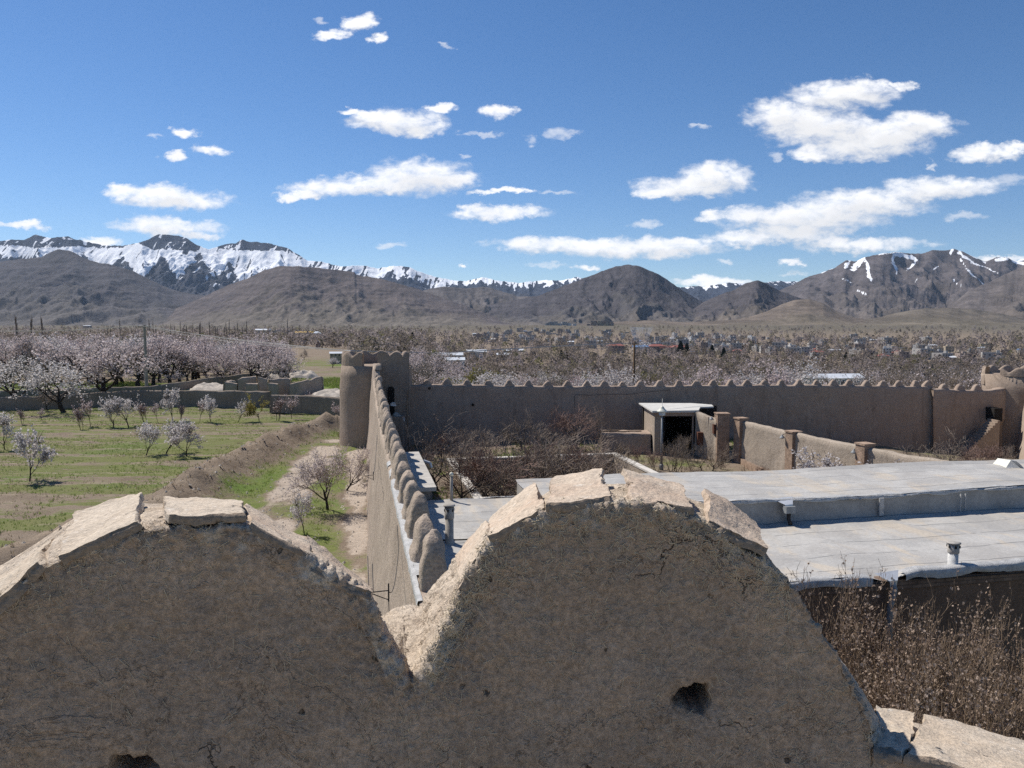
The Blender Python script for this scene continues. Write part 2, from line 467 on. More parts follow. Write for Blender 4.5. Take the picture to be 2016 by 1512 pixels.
M['straw'] = simple('dry_straw', (0.56, 0.46, 0.32), 0.7, 0.35, 30, 0)

# foil roofing
m, t, b = new_mat('silver_roofing_felt', 0.6, 0.12)
p = geo_pos(t)
pr = t.mapping(p, rot=(0, 0, -WA))
sp = t.new('ShaderNodeSeparateXYZ'); t.l.new(pr, sp.inputs[0])
wob = t.math('MULTIPLY', t.math('SUBTRACT', t.noise(p, 0.5, 3), 0.5), 0.25)
ph = t.math('FRACT', t.math('MULTIPLY_ADD', t.math('ADD', sp.outputs[1], wob), 1.08, 0.35))
seam = t.math('MULTIPLY', t.ramp(t.math('ABSOLUTE', t.math('SUBTRACT', ph, 0.5)), 0.006, 0.022, 1, 0), t.ramp(t.noise(p, 2.2, 3), 0.36, 0.5))
b1 = t.noise(p, 0.7, 5, 0.6, 0.5); b2 = t.noise(t.mapping(pr, (1.1, 0.45, 1)), 1.0, 5, 0.62, 0.6); fin = t.noise(p, 14, 4, 0.7)
col = t.mix(t.ramp(b1, 0.4, 0.6), (0.385, 0.365, 0.335), (0.46, 0.44, 0.405))
col = t.mix(t.math('MULTIPLY', t.ramp(b2, 0.50, 0.64), 0.6), col, (0.54, 0.455, 0.345))
col = t.mix(t.math('MULTIPLY', t.ramp(t.noise(p, 5.0, 5, 0.7), 0.62, 0.7), 0.5), col, (0.25, 0.24, 0.23))
pv_ = t.new('ShaderNodeTexVoronoi', feature='F1', distance='CHEBYCHEV'); t.l.new(t.mapping(pr, (0.42, 1.08, 1)), pv_.inputs['Vector']); pv_.inputs['Scale'].default_value = 0.9
pc = t.new('ShaderNodeSeparateColor'); t.l.new(pv_.outputs['Color'], pc.inputs[0])
col = t.mix(t.ramp(pc.outputs[0], 0.55, 0.6, 0, 0.35), col, (0.33, 0.32, 0.30))
col = t.mix(t.math('MULTIPLY', t.ramp(t.noise(t.mapping(pr, (0.6, 3.5, 1)), 1.0, 5, 0.7, 1.0), 0.6, 0.7), 0.4), col, (0.26, 0.245, 0.22))
col = t.mix(t.math('MULTIPLY', seam, 0.9), col, (0.12, 0.12, 0.12))
g = t.ramp(fin, 0.3, 0.7, 0.9, 1.08)
col = t.mix(1.0, col, t.new('ShaderNodeCombineColor', ins={0: g, 1: g, 2: g}).outputs[0], 'MULTIPLY')
t.l.new(col, b.inputs['Base Color'])
bump(t, b, t.math('MULTIPLY_ADD', fin, 0.3, t.math('MULTIPLY_ADD', seam, -0.5, t.noise(p, 3.0, 4))), 0.4, 0.02)
M['felt'] = m
M['brown_wall'] = mud_mat('dark_brown_plaster', (0.155, 0.105, 0.075), (0.19, 0.13, 0.095), (0.12, 0.085, 0.06), streak=0.4)
M['felt_edge'] = simple('silver_felt_edge', (0.48, 0.47, 0.45), 0.55, 0.35, 6, 0.6, 0.03)
M['felt_side'] = simple('felt_upstand', (0.35, 0.33, 0.30), 0.6, 0.3, 1.2, 0.4, 0.02)

def brick_wall(name, c1, c2, mortar, sc=1.0):
    m, t, b = new_mat(name, 0.9, 0.1)
    p = geo_pos(t)
    sp = t.new('ShaderNodeSeparateXYZ'); t.l.new(t.mapping(p, rot=(0, 0, -WA)), sp.inputs[0])
    cmb = t.new('ShaderNodeCombineXYZ'); t.l.new(t.math('ADD', sp.outputs[0], sp.outputs[1]), cmb.inputs[0]); t.l.new(sp.outputs[2], cmb.inputs[1])
    bt = t.new('ShaderNodeTexBrick'); t.l.new(cmb.outputs[0], bt.inputs['Vector'])
    bt.inputs['Color1'].default_value = (*c1, 1); bt.inputs['Color2'].default_value = (*c2, 1); bt.inputs['Mortar'].default_value = (*mortar, 1)
    bt.inputs['Scale'].default_value = sc; bt.inputs['Brick Width'].default_value = 0.22; bt.inputs['Row Height'].default_value = 0.075; bt.inputs['Mortar Size'].default_value = 0.009
    n = t.noise(p, 4, 5, 0.65)
    g = t.ramp(n, 0.3, 0.7, 0.7, 1.15)
    t.l.new(t.mix(1.0, bt.outputs[0], t.new('ShaderNodeCombineColor', ins={0: g, 1: g, 2: g}).outputs[0], 'MULTIPLY'), b.inputs['Base Color'])
    bump(t, b, t.math('MULTIPLY_ADD', n, 0.5, t.math('SUBTRACT', 1.0, bt.outputs['Fac'])), 0.6, 0.012)
    return m
M['brick_pillar'] = brick_wall('pillar_brick', (0.37, 0.26, 0.185), (0.43, 0.31, 0.225), (0.24, 0.18, 0.14))
M['brick_house'] = brick_wall('house_brick', (0.17, 0.115, 0.085), (0.21, 0.15, 0.11), (0.12, 0.09, 0.07))

M['metal_grey'] = simple('painted_grey_metal', (0.28, 0.29, 0.29), 0.5, 0.3, 8, 0.1)
M['metal_white'] = simple('cream_lamp_paint', (0.72, 0.70, 0.58), 0.45, 0.15, 8, 0.1)
M['metal_dark'] = simple('rusty_dark_metal', (0.06, 0.05, 0.045), 0.7, 0.3, 12, 0.2)
M['metal_bright'] = simple('bare_silver_sheet', (0.62, 0.63, 0.64), 0.35, 0.2, 6, 0.2, metal=0.3)
M['cement'] = simple('fibre_cement_pipe', (0.40, 0.37, 0.33), 0.85, 0.35, 7, 0.4, 0.01)
M['cement_white'] = simple('whitewashed_pipe', (0.62, 0.61, 0.58), 0.8, 0.3, 9, 0.4, 0.01)
M['concrete'] = simple('weathered_concrete', (0.30, 0.27, 0.24), 0.9, 0.25, 2, 0.4, 0.02)
M['coping'] = simple('white_stone_coping', (0.62, 0.58, 0.52), 0.85, 0.25, 3, 0.4, 0.02)
M['roof_wash'] = simple('weathered_roof_wash', (0.47, 0.44, 0.40), 0.9, 0.3, 2.5, 0.5, 0.02)
M['plaster_white'] = simple('white_roof_wash', (0.58, 0.56, 0.51), 0.85, 0.2, 3, 0.4, 0.02)
M['wood'] = simple('brown_timber_pole', (0.15, 0.095, 0.055), 0.85, 0.3, 3, 0.4, 0.02)
M['cable'] = simple('black_cable', (0.05, 0.047, 0.045), 0.6, 0.1, 5, 0)
M['wire'] = simple('pale_overhead_wire', (0.42, 0.40, 0.38), 0.6, 0.1, 5, 0)
M['door_rust'] = simple('rust_brown_shutter', (0.13, 0.06, 0.04), 0.8, 0.3, 5, 0.2)
M['lamp_glass'] = simple('frosted_lamp_glass', (0.75, 0.76, 0.72), 0.3, 0.1, 5, 0)

# bark, twigs, blossom
M['bark'] = simple('dark_bark', (0.050, 0.040, 0.034), 0.95, 0.4, 6, 0.5, 0.02, obj=True)
M['bark_grey'] = simple('grey_brown_bark', (0.13, 0.10, 0.08), 0.95, 0.4, 6, 0.5, 0.02, obj=True)
M['twig'] = simple('bare_twigs', (0.28, 0.225, 0.18), 0.9, 0.35, 4, 0, obj=True)
M['twig_red'] = simple('reddish_twigs', (0.25, 0.165, 0.135), 0.9, 0.35, 4, 0, obj=True)
M['twig_dry'] = simple('dry_stems', (0.25, 0.18, 0.12), 0.9, 0.35, 4, 0, obj=True)
def petal(name, c1, c2, trans=0.45):
    m, t, b = new_mat(name, 0.85, 0.1)
    p = t.new('ShaderNodeTexCoord').outputs['Object']
    oi = t.new('ShaderNodeObjectInfo').outputs['Random']
    n1 = t.noise(p, 1.3, 3); n2 = t.new('ShaderNodeTexWhiteNoise'); t.l.new(t.vmath('SNAP', p, (0.14, 0.14, 0.14)), n2.inputs[0])
    f = t.math('MULTIPLY_ADD', n2.outputs[0], 0.6, t.math('MULTIPLY_ADD', n1, 0.5, t.math('MULTIPLY_ADD', oi, 0.3, -0.2)), clamp=True)
    col = t.mix(f, c1, c2)
    tr = t.new('ShaderNodeBsdfTranslucent'); t.l.new(col, tr.inputs[0])
    df = t.new('ShaderNodeBsdfDiffuse'); t.l.new(col, df.inputs[0])
    mx = t.new('ShaderNodeMixShader'); mx.inputs[0].default_value = trans
    t.l.new(df.outputs[0], mx.inputs[1]); t.l.new(tr.outputs[0], mx.inputs[2])
    t.l.new(mx.outputs[0], t.n['Material Output'].inputs[0])
    return m
M['blossom'] = petal('almond_blossom', (0.45, 0.36, 0.355), (0.70, 0.62, 0.605))
M['blossom_white'] = petal('white_blossom', (0.50, 0.45, 0.43), (0.76, 0.72, 0.70))
M['blossom_pink'] = petal('pink_blossom', (0.40, 0.29, 0.30), (0.58, 0.47, 0.47))
M['bud'] = petal('dry_buds', (0.30, 0.20, 0.135), (0.58, 0.47, 0.38), 0.3)
M['leaf_olive'] = petal('young_olive_leaf', (0.14, 0.13, 0.045), (0.26, 0.23, 0.08), 0.3)
M['leaf_yellow'] = petal('yellow_spring_leaf', (0.30, 0.25, 0.07), (0.42, 0.36, 0.12), 0.3)
M['needle'] = petal('dark_evergreen', (0.018, 0.026, 0.016), (0.04, 0.052, 0.03), 0.1)
M['grass'] = petal('green_grass', (0.13, 0.19, 0.04), (0.22, 0.26, 0.08), 0.45)
M['grass_dry'] = petal('dry_grass', (0.28, 0.21, 0.13), (0.42, 0.34, 0.23), 0.25)
# ------------------------------------------------------------------ ground: one sheet
_zr = lambda y: np.interp(y, [0, 58, 150, 300, 520, 1300, 1900, 2600], [0, 0, -7.5, -12, -13, -0.5, 13, 16])
_zl = lambda y: np.interp(y, [0, 200, 600, 1300, 1900, 2600], [0, -1, -2, 2, 12, 16])
BANK = [G(px, py, 0.9)[:2] for px, py in ((-400, 1180), (-150, 1100), (60, 1052), (230, 1003), (345, 950), (420, 905), (490, 872), (560, 842), (620, 822), (668, 815))]
PATH = [G(px, py)[:2] for px, py in ((655, 862), (625, 890), (590, 930), (560, 968), (535, 1005), (505, 1050), (470, 1120), (420, 1230))]
def poly_dist(x, y, pts):
    d = np.full(x.shape, 1e9)
    for (ax, ay), (bx, by) in zip(pts[:-1], pts[1:]):
        vx, vy = bx - ax, by - ay
        tt = np.clip(((x - ax) * vx + (y - ay) * vy) / (vx * vx + vy * vy), 0, 1)
        d = np.minimum(d, np.hypot(x - ax - tt * vx, y - ay - tt * vy))
    return d
_by = np.array([p[1] for p in BANK]); _bx = np.array([p[0] for p in BANK])
def bank_x(y): return np.interp(y, _by, _bx)
def fort_ns(x, y):
    c, q = math.cos(WA), math.sin(WA)
    return x * c + y * q, -x * q + y * c
def ground_z(x, y, fine=True):
    x = np.asarray(x, float); y = np.asarray(y, float)
    r = x / np.maximum(y, 40.0)
    b = sstep(-0.16, -0.02, r)
    z = _zl(y) * (1 - b) + _zr(y) * b
    z = z - 1.7 * sstep(16, 38, x) * sstep(36, 60, y) * (1 - sstep(60, 100, y))
    near = 1 - sstep(100, 160, y)
    db = poly_dist(x, y, BANK)
    n1 = fbm(x * 0.35, y * 0.35, 3.0, 4)
    z = z + near * 1.02 * np.exp(-(db / 1.2) ** 2) * (1 + 0.30 * n1 + 0.30 * fbm(x * 1.3, y * 1.3, 6.0, 4)) * sstep(20, 28, y)
    n, s = fort_ns(x, y)
    sunk = sstep(5.25, 5.5, n) * (1 - sstep(14.9, 15.15, n)) * sstep(33, 33.3, s) * (1 - sstep(43.5, 43.8, s))
    z = z - 1.1 * sunk
    if fine:
        z = z + near * (0.10 * n1 + 0.05 * fbm(x * 1.3, y * 1.3, 9.0, 3)) + sstep(160, 500, y) * 1.2 * fbm(x * 0.012, y * 0.012, 5.0, 3)
    return z
def gz(x, y): return float(ground_z(np.array([x]), np.array([y]))[0])
def axis(dense0, dense1, step, lo, hi, g=1.09):
    a = list(np.arange(dense0, dense1 + 1e-6, step))
    st, c = step, a[-1]
    while c < hi: st *= g; c += st; a.append(min(c, hi))
    st, c, pre = step, a[0], []
    while c > lo: st *= g; c -= st; pre.append(max(c, lo))
    return np.array(pre[::-1] + a)
gx = axis(-62, 44, 0.42, -4600, 4600); gy = axis(6, 118, 0.42, -60, 6400, 1.06)
XX, YY = np.meshgrid(gx, gy, indexing='ij')
ZZ = ground_z(XX, YY)
_n, _s = fort_ns(XX, YY)
inside = (_n > 0.6) & (YY < 60)
d_path = poly_dist(XX, YY, PATH)
wn = fbm(XX * 0.25, YY * 0.25, 1.0, 4)
dirt = np.clip(1.25 - d_path / 1.25 + 0.8 * wn - 0.45 * np.exp(-(d_path / 0.3) ** 2), 0, 1) * (YY < 62)
dirt = np.maximum(dirt, np.clip(1.25 - np.abs(_n + 0.15) / 0.62 + 0.7 * wn, 0, 1) * (_s < 52))
side = XX - bank_x(YY)
db = poly_dist(XX, YY, BANK)
green = np.where(YY < 62, np.where(side < 0, 0.67, 0.66), 0.5)
green = np.where((YY > 66) & (side < 2), 0.67, green)
green = np.where(YY > 86, 0.72, green)
green = np.where((YY > 118) & (YY < 175), 0.42, green)
green = green - 0.55 * np.exp(-(db / 1.7) ** 2)
green = green - 0.55 * sstep(0.1, 0.9, dirt)
green = np.where(inside, 0.40 + 0.35 * fbm(XX * 0.16, YY * 0.16, 4.0, 3), green)
green = green * (1 - 0.55 * sstep(150, 260, YY)) + 0.22 * fbm(XX * 0.11, YY * 0.11, 8.0, 3) * (YY < 200)
field = ((side < -1.2) & (YY < 80)).astype(float)
plain = sstep(900, 1700, YY)
m, t, b = new_mat('valley_soil_and_grass', 0.97, 0.05)
p = geo_pos(t)
at = lambda n: t.new('ShaderNodeAttribute', attribute_name=n).outputs['Fac']
n1 = t.noise(p, 0.45, 6, 0.65); n2 = t.noise(p, 3.5, 5, 0.7); n3 = t.noise(p, 22, 3, 0.7)
rows = t.noise(t.mapping(p, (0.04, 0.85, 1.0), rot=(0, 0, 0.02)), 1.0, 4, 0.6)
gval = t.math('ADD', at('green'), t.math('MULTIPLY', t.math('SUBTRACT', n1, 0.5), 0.9))
gval = t.math('ADD', gval, t.math('MULTIPLY', t.math('SUBTRACT', n2, 0.5), 0.8))
gval = t.math('ADD', gval, t.math('MULTIPLY', t.math('MULTIPLY', t.math('SUBTRACT', rows, 0.5), 3.4), at('field')))
gm = t.ramp(gval, 0.38, 0.72)
soil = t.mix(t.ramp(n1, 0.3, 0.7), (0.20, 0.155, 0.115), (0.27, 0.215, 0.16))
soil = t.mix(at('plain'), soil, (0.14, 0.12, 0.09))
grs = t.mix(t.ramp(n2, 0.3, 0.7), (0.115, 0.155, 0.036), (0.175, 0.185, 0.07))
grs = t.mix(t.math('MULTIPLY', t.ramp(t.noise(p, 0.16, 3), 0.5, 0.68), 0.8), grs, (0.10, 0.175, 0.032))
grs = t.mix(t.math('MULTIPLY', t.ramp(rows, 0.4, 0.6), t.math('MULTIPLY', at('field'), 0.45)), grs, (0.19, 0.165, 0.09))
col = t.mix(gm, soil, grs)
dv = t.math('ADD', at('dirt'), t.math('MULTIPLY', t.math('SUBTRACT', n2, 0.5), 0.9))
col = t.mix(t.ramp(dv, 0.4, 0.75), col, t.mix(n1, (0.36, 0.295, 0.235), (0.48, 0.405, 0.33)))
spy = t.new('ShaderNodeSeparateXYZ'); t.l.new(t.vmath('ADD', p, t.vmath('MULTIPLY', t.vmath('SUBTRACT', t.noise(p, 0.25, 4, 0.6, out='Color'), (.5, .5, .5)), (0, 1.6, 0))), spy.inputs[0])
fur = t.math('ABSOLUTE', t.math('SUBTRACT', t.math('FRACT', t.math('MULTIPLY', spy.outputs[1], 0.34)), 0.5))
furm = t.math('MULTIPLY', t.ramp(fur, 0.02, 0.075, 1, 0), t.math('MULTIPLY', at('field'), t.ramp(t.noise(p, 0.4, 4), 0.35, 0.6)))
col = t.mix(t.math('MULTIPLY', furm, 0.7), col, (0.30, 0.25, 0.175))
g = t.ramp(n3, 0.25, 0.75, 0.68, 1.3)
col = t.mix(1.0, col, t.new('ShaderNodeCombineColor', ins={0: g, 1: g, 2: g}).outputs[0], 'MULTIPLY')
t.l.new(col, b.inputs['Base Color'])
bump(t, b, t.math('MULTIPLY_ADD', n3, 0.35, n2), 0.7, 0.12)
gv = np.stack([XX.ravel(), YY.ravel(), ZZ.ravel()], 1)
ground = add('ground', gv, grid_faces(len(gx), len(gy)), m, attrs={'green': green.ravel(), 'dirt': dirt.ravel(), 'field': field.ravel(), 'plain': plain.ravel()})
tag(ground, 'valley floor of soil, thin grass and a pale dirt track', None, None, 'structure')
def on_ground(px, py):
    """where the photograph's ray meets the ground sheet"""
    x, y, z = wdir(px, py)
    lo_, hi_ = 4.0, 1500.0
    k = np.geomspace(lo_, hi_, 1500)
    h = EYE + z * k / y - ground_z(x / y * k, k, False)
    i = int(np.argmax(h < 0)) if (h < 0).any() else len(k) - 1
    Y = k[i]
    X = x / y * Y
    return np.array((X, Y, gz(X, Y)))

# ------------------------------------------------------------------ mountains
m, t, b = new_mat('mountain_rock_and_snow', 0.95, 0.05)
ca = t.new('ShaderNodeAttribute', attribute_name='rock').outputs['Color']
sn = t.new('ShaderNodeAttribute', attribute_name='snow').outputs['Fac']
p = geo_pos(t)
n1 = t.noise(p, 0.012, 6, 0.65); n2 = t.noise(t.mapping(p, (0.09, 0.03, 0.05)), 1.0, 5, 0.7)
g = t.ramp(t.math('MULTIPLY_ADD', n2, 0.6, t.math('MULTIPLY', n1, 0.4)), 0.3, 0.7, 0.7, 1.25)
col = t.mix(1.0, ca, t.new('ShaderNodeCombineColor', ins={0: g, 1: g, 2: g}).outputs[0], 'MULTIPLY')
sv = t.math('ADD', sn, t.math('MULTIPLY', t.math('SUBTRACT', n2, 0.5), 0.9))
col = t.mix(t.ramp(sv, 0.42, 0.58), col, (0.90, 0.91, 0.93))
t.l.new(col, b.inputs['Base Color'])
bump(t, b, n2, 0.6, 6.0)
M['rock'] = m
def mountain(name, crest, D, Df, seed, L=140.0, amp=0.35, low=(0.17, 0.14, 0.105), high=(0.115, 0.095, 0.085), snow=None, nv=110, step=1.7, zf=11.0, crag=None, pw=1.5, jag=1.2, spur=None, cragc=(0.075, 0.066, 0.068)):
    c = np.array(crest, float); c[:, 0] = c[:, 0]
    px = np.arange(c[0, 0], c[-1, 0] + step, step)
    py = np.interp(px, c[:, 0], c[:, 1])
    k = np.array([.25, .5, .25]); pyp = np.convolve(np.pad(py, 1, 'edge'), k, 'valid')
    py = pyp + jag * fbm(px / 14.0, seed * 3.1, 0.5, 4)
    dx, dy, dz = (px - CX) / FPX, math.cos(PITCH) - (py - CY) / FPX * math.sin(PITCH), -math.sin(PITCH) - (py - CY) / FPX * math.cos(PITCH)
    tx = dx / dy
    Yc = D * (1 + 0.05 * fbm(px / 160.0, seed, 2.5, 3))
    zc = EYE + dz / dy * Yc
    v = np.concatenate([np.linspace(0, 1, nv), 1 + np.linspace(0.03, 1, 10) ** 1.2 * 0.5])
    VV = np.broadcast_to(v, (len(px), len(v)))
    vf = np.minimum(VV, 1.0)
    Yv = Df + (Yc[:, None] - Df) * VV
    Xv = tx[:, None] * Yv
    H = np.maximum(zc[:, None] - zf, 1.0)
    prof = 0.5 * vf + 0.5 * vf ** pw
    z = zf + (zc[:, None] - zf) * prof
    warp = 0.6 * L * fbm(Xv / (2.5 * L), Yv / (3.5 * L), seed + 0.3, 3)
    gl = ridged((Xv + warp) / L, Yv / (2.8 * L), seed + 5.5, 5, 0.46)
    w = np.clip(np.sin(np.pi * np.clip(vf, 0, 1) ** 0.85), 0, 1) ** 0.8
    z = z - amp * H * (1 - gl) * w
    w2 = np.clip((1 - vf) / 0.14, 0, 1) * np.clip(vf / 0.3, 0, 1)
    if spur: z = z - spur[1] * H * (1 - ridged(px[:, None] / spur[0] + 0.12 * fbm(Xv / 300., Yv / 300., seed, 2), vf * 0.55, seed + 4.4, 2, 0.4)) * w2
    z = z + 0.035 * H * fbm(Xv / (0.35 * L), Yv / (0.5 * L), seed + 2, 4) * w
    z = np.where(VV > 1, zc[:, None] - (VV - 1) * 1.1 * H, z)
    z = np.where(VV <= 0.001, zf - 14, z)
    hrel = (z - zf) / (H.max())
    n = fbm(Xv / (0.8 * L), Yv / (1.2 * L), seed + 9, 5)
    mixh = np.clip(sstep(0.12, 0.75, vf + 0.25 * n), 0, 1)[..., None]
    rock = np.array(low) * (1 - mixh) + np.array(high) * mixh
    rock = rock * (1 + 0.30 * n[..., None])
    pxg = np.broadcast_to(px[:, None], z.shape)
    if crag:
        cr = crag(pxg, vf, n, gl)[..., None]
        rock = rock * (1 - cr) + np.array(cragc) * cr
    st = fbm(Xv / 26.0, Yv / 260.0, seed + 3.3, 3)
    strata = fbm(Xv / 260.0, z / 11.0 + 0.4 * n, seed + 6.1, 3)
    rock = rock * (1 + 0.16 * st[..., None] + 0.26 * (strata * sstep(0.3, 0.6, vf))[..., None])
    fine = fbm(Xv / 40.0, Yv / 60.0, seed + 8.3, 4)
    dep_ = Yv * math.cos(PITCH) - (z - EYE) * math.sin(PITCH)
    pyv = CY - FPX * (Yv * math.sin(PITCH) + (z - EYE) * math.cos(PITCH)) / dep_
    s = snow(pxg, pyv, np.broadcast_to(py[:, None], z.shape), vf, n, gl, st, fine) if snow else np.zeros_like(z)
    V = np.stack([Xv.ravel(), Yv.ravel(), z.ravel()], 1)
    o = add(name, V, grid_faces(len(px), len(v)), M['rock'], attrs={'rock': np.clip(rock.reshape(-1, 3), 0.02, 1), 'snow': s.ravel()})
    return tag(o, None, None, None, 'structure')
def Z(pts, ox, oy, s=2.88): return [(ox + a / s, oy + b_ / s) for a, b_ in pts]
snowy = Z([(-260, 150), (-100, 135), (0, 160), (60, 148), (140, 150), (200, 122), (290, 140), (380, 132), (440, 150), (600, 180), (700, 182), (740, 175), (800, 160), (850, 145), (900, 117), (1000, 125), (1060, 145), (1110, 180), (1190, 205), (1280, 175), (1340, 165), (1375, 148), (1410, 160), (1540, 172), (1620, 195), (1700, 240), (1740, 265), (1820, 275), (1870, 282)], 0, 420) + \
    Z([(0, 288), (60, 300), (190, 295), (270, 312), (360, 298), (430, 300), (480, 320), (560, 350), (640, 372), (700, 380), (780, 382), (860, 365), (950, 380), (1010, 390), (1070, 395), (1150, 385), (1230, 378), (1300, 382), (1400, 362), (1500, 385), (1700, 420)], 650, 420) + \
    Z([(60, 420), (150, 415), (260, 408), (330, 395), (420, 395), (560, 390), (640, 385), (720, 387), (900, 400)], 1316, 420)
CAP = np.array([(-120, 486), (0, 484), (40, 486), (70, 489), (105, 487), (150, 486), (205, 489), (240, 487), (258, 482), (270, 478), (285, 486), (296, 491), (340, 492), (380, 496), (391, 494), (397, 482), (406, 476), (418, 481), (430, 488), (450, 492), (500, 494), (540, 493), (575, 497), (592, 506), (602, 498), (620, 400), (3000, 400)], float)
LOW = np.array([(-120, 506), (0, 505), (50, 509), (100, 508), (135, 512), (163, 502), (180, 516), (200, 528), (220, 522), (240, 502), (255, 527), (268, 551), (280, 548), (300, 524), (318, 498), (335, 532), (347, 549), (360, 530), (375, 514), (394, 499), (408, 530), (425, 548), (440, 535), (452, 522), (470, 552), (484, 560), (500, 540), (520, 526), (545, 547), (600, 540), (625, 500), (3000, 400)], float)
def snow_main(px, py, crest, v, n, g, st, fine):
    w_ = 5.0 * st + 3.0 * fine
    cap = sstep(-2.0, 2.0, np.interp(px, CAP[:, 0], CAP[:, 1]) + 3.0 * fine + 3.0 * st - py)
    cap = cap * (1 - 0.75 * sstep(0.25, 0.55, st + 0.5 * fine) * (px < 700)) * (1 - sstep(0.3, 0.7, fine + 0.4 * n) * 0.5)
    low = sstep(-6, 6, np.interp(px, LOW[:, 0], LOW[:, 1]) + 9.0 * st + 5.0 * fine - py)
    streak = sstep(0.42, 0.6, st + 0.25 * fine) * sstep(0, 6, np.interp(px, LOW[:, 0], LOW[:, 1]) + 32 - py) * 0.8
    rib = ridged(px / 21.0 + 0.5 * fbm(px / 30.0, v * 3.0, 4.0, 2), v * 1.6, 3.3, 1)
    low = low * (1 - 0.85 * sstep(0.86, 0.95, rib) * sstep(0.0, 0.3, 0.9 - v + 0.3 * n))
    a = np.maximum(low * (1 - cap) * (1 - 0.6 * sstep(0.35, 0.7, -st + 0.3 * fine)), streak * (1 - cap) * (px < 640))
    depth = np.interp(px, [600, 680, 760, 860, 900, 1000, 1100, 1180, 1330, 1560], [20, 19, 24, 24, 8, 12, 10, 8, 5, 4])
    b_ = sstep(0.1, 0.5, (depth - (py - crest)) / 12.0 + 0.9 * st + 0.5 * fine) * (1 - 0.75 * sstep(0.05, 0.4, -st - 0.3 * n))
    r = sstep(596, 632, px)
    return a * (1 - r) + b_ * r
STREAKS = [([(1697, 503), (1708, 520), (1714, 545), (1718, 552)], 3.2), ([(1700, 505), (1690, 520), (1680, 530)], 5.5), ([(1672, 512), (1667, 524)], 4), ([(1760, 499), (1757, 515), (1766, 530), (1764, 540)], 3.0), ([(1765, 500), (1785, 505), (1800, 508)], 4.5), ([(1792, 501), (1806, 512), (1795, 525), (1788, 530)], 2.4), ([(1720, 499), (1745, 500), (1760, 497)], 2.2),
           ([(1876, 491), (1872, 500)], 2.6), ([(1888, 497), (1900, 506), (1915, 516)], 3.4), ([(1893, 510), (1900, 525), (1920, 545), (1938, 560)], 1.5), ([(1915, 518), (1950, 530), (1965, 538)], 1.3), ([(1878, 546), (1890, 560), (1902, 566)], 1.0), ([(1800, 556), (1812, 548)], 1.6), ([(1838, 532), (1850, 524)], 1.2), ([(1659, 548), (1680, 558)], 1.3), ([(1690, 572), (1712, 582)], 1.1),
           ([(1905, 500), (1940, 517)], 1.6), ([(1962, 512), (1985, 508), (2016, 512)], 3.4), ([(1995, 515), (2030, 520)], 4.0), ([(1618, 537), (1640, 528)], 1.2)]
def snow_right(px, py, crest, v, n, g, st, fine):
    s = np.zeros(px.shape)
    for pts, w_ in STREAKS:
        d = poly_dist(px + 3.0 * fine, py + 2.0 * st, pts)
        s = np.maximum(s, np.exp(-(d / (w_ * 1.2)) ** 2) * (0.85 + 0.5 * fine))
    return s
def crag_main(px, v, n, g): return sstep(0.55, 0.9, v + 0.3 * n)
mountain('hills', snowy, 5600, 3900, 1.0, L=150, amp=0.26, spur=(52.0, 0.16), low=(0.095, 0.092, 0.10), high=(0.075, 0.078, 0.095), snow=snow_main, crag=crag_main, cragc=(0.05, 0.06, 0.085), nv=230, zf=60, jag=1.6)
right_range = Z([(560, 470), (640, 430), (720, 395), (800, 355), (860, 340), (940, 310), (1010, 265), (1060, 275), (1110, 250), (1200, 230), (1290, 220), (1360, 225), (1430, 230), (1500, 208), (1560, 212), (1620, 200), (1660, 215), (1740, 250), (1800, 275), (1860, 250), (1920, 250), (1970, 275), (2016, 250), (2300, 260)], 1316, 420)
mountain('hills', right_range, 4400, 2700, 12.0, L=150, amp=0.24, spur=(60.0, 0.10), low=(0.138, 0.118, 0.104), high=(0.112, 0.097, 0.095), snow=snow_right, nv=120, zf=14, pw=1.2)
mid_low = Z([(380, 480), (470, 450), (560, 430), (640, 415), (780, 425), (860, 415), (920, 425), (1000, 450), (1060, 470), (1120, 470), (1250, 480), (1500, 520)], 650, 420)
mountain('hills', mid_low, 3900, 2700, 21.0, L=120, amp=0.3, low=(0.15, 0.13, 0.11), high=(0.12, 0.105, 0.098), nv=70)
left_hill = Z([(-500, 330), (-300, 300), (-100, 285), (0, 275), (110, 260), (230, 250), (280, 225), (330, 205), (375, 206), (420, 222), (480, 255), (560, 280), (640, 291), (700, 312), (760, 330), (830, 365), (900, 400), (1000, 440), (1100, 460), (1200, 470), (1320, 530), (1400, 580)], 0, 420)
def crag_left(px, v, n, g): return sstep(0.60, 0.9, v * 0.7 + 0.5 * n + 0.3 * g) * 0.5
mountain('hills', left_hill, 3700, 2150, 33.0, L=130, amp=0.16, spur=(90.0, 0.09), low=(0.135, 0.122, 0.112), high=(0.085, 0.080, 0.086), crag=crag_left, nv=120)
dome = Z([(900, 520), (980, 505), (1040, 492), (1100, 480), (1180, 465), (1260, 440), (1340, 405), (1420, 375), (1500, 345), (1560, 320), (1620, 300), (1700, 290), (1760, 300), (1810, 322), (1860, 345), (1910, 375), (1960, 410), (2016, 450)], 650, 420) + \
    Z([(60, 425), (120, 460), (200, 505), (280, 550), (370, 585), (460, 620)], 1316, 420)
def crag_dome(px, v, n, g): return sstep(0.50, 0.62, v + 0.25 * n) * 0.85
mountain('hills', dome, 3500, 2300, 44.0, L=120, amp=0.30, low=(0.145, 0.126, 0.108), high=(0.085, 0.080, 0.083), crag=crag_dome, nv=110, pw=2.0)
small = Z([(120, 560), (200, 500), (300, 460), (380, 430), (440, 395), (500, 380), (550, 395), (600, 425), (680, 455), (740, 480), (830, 520), (950, 570)], 1316, 420)
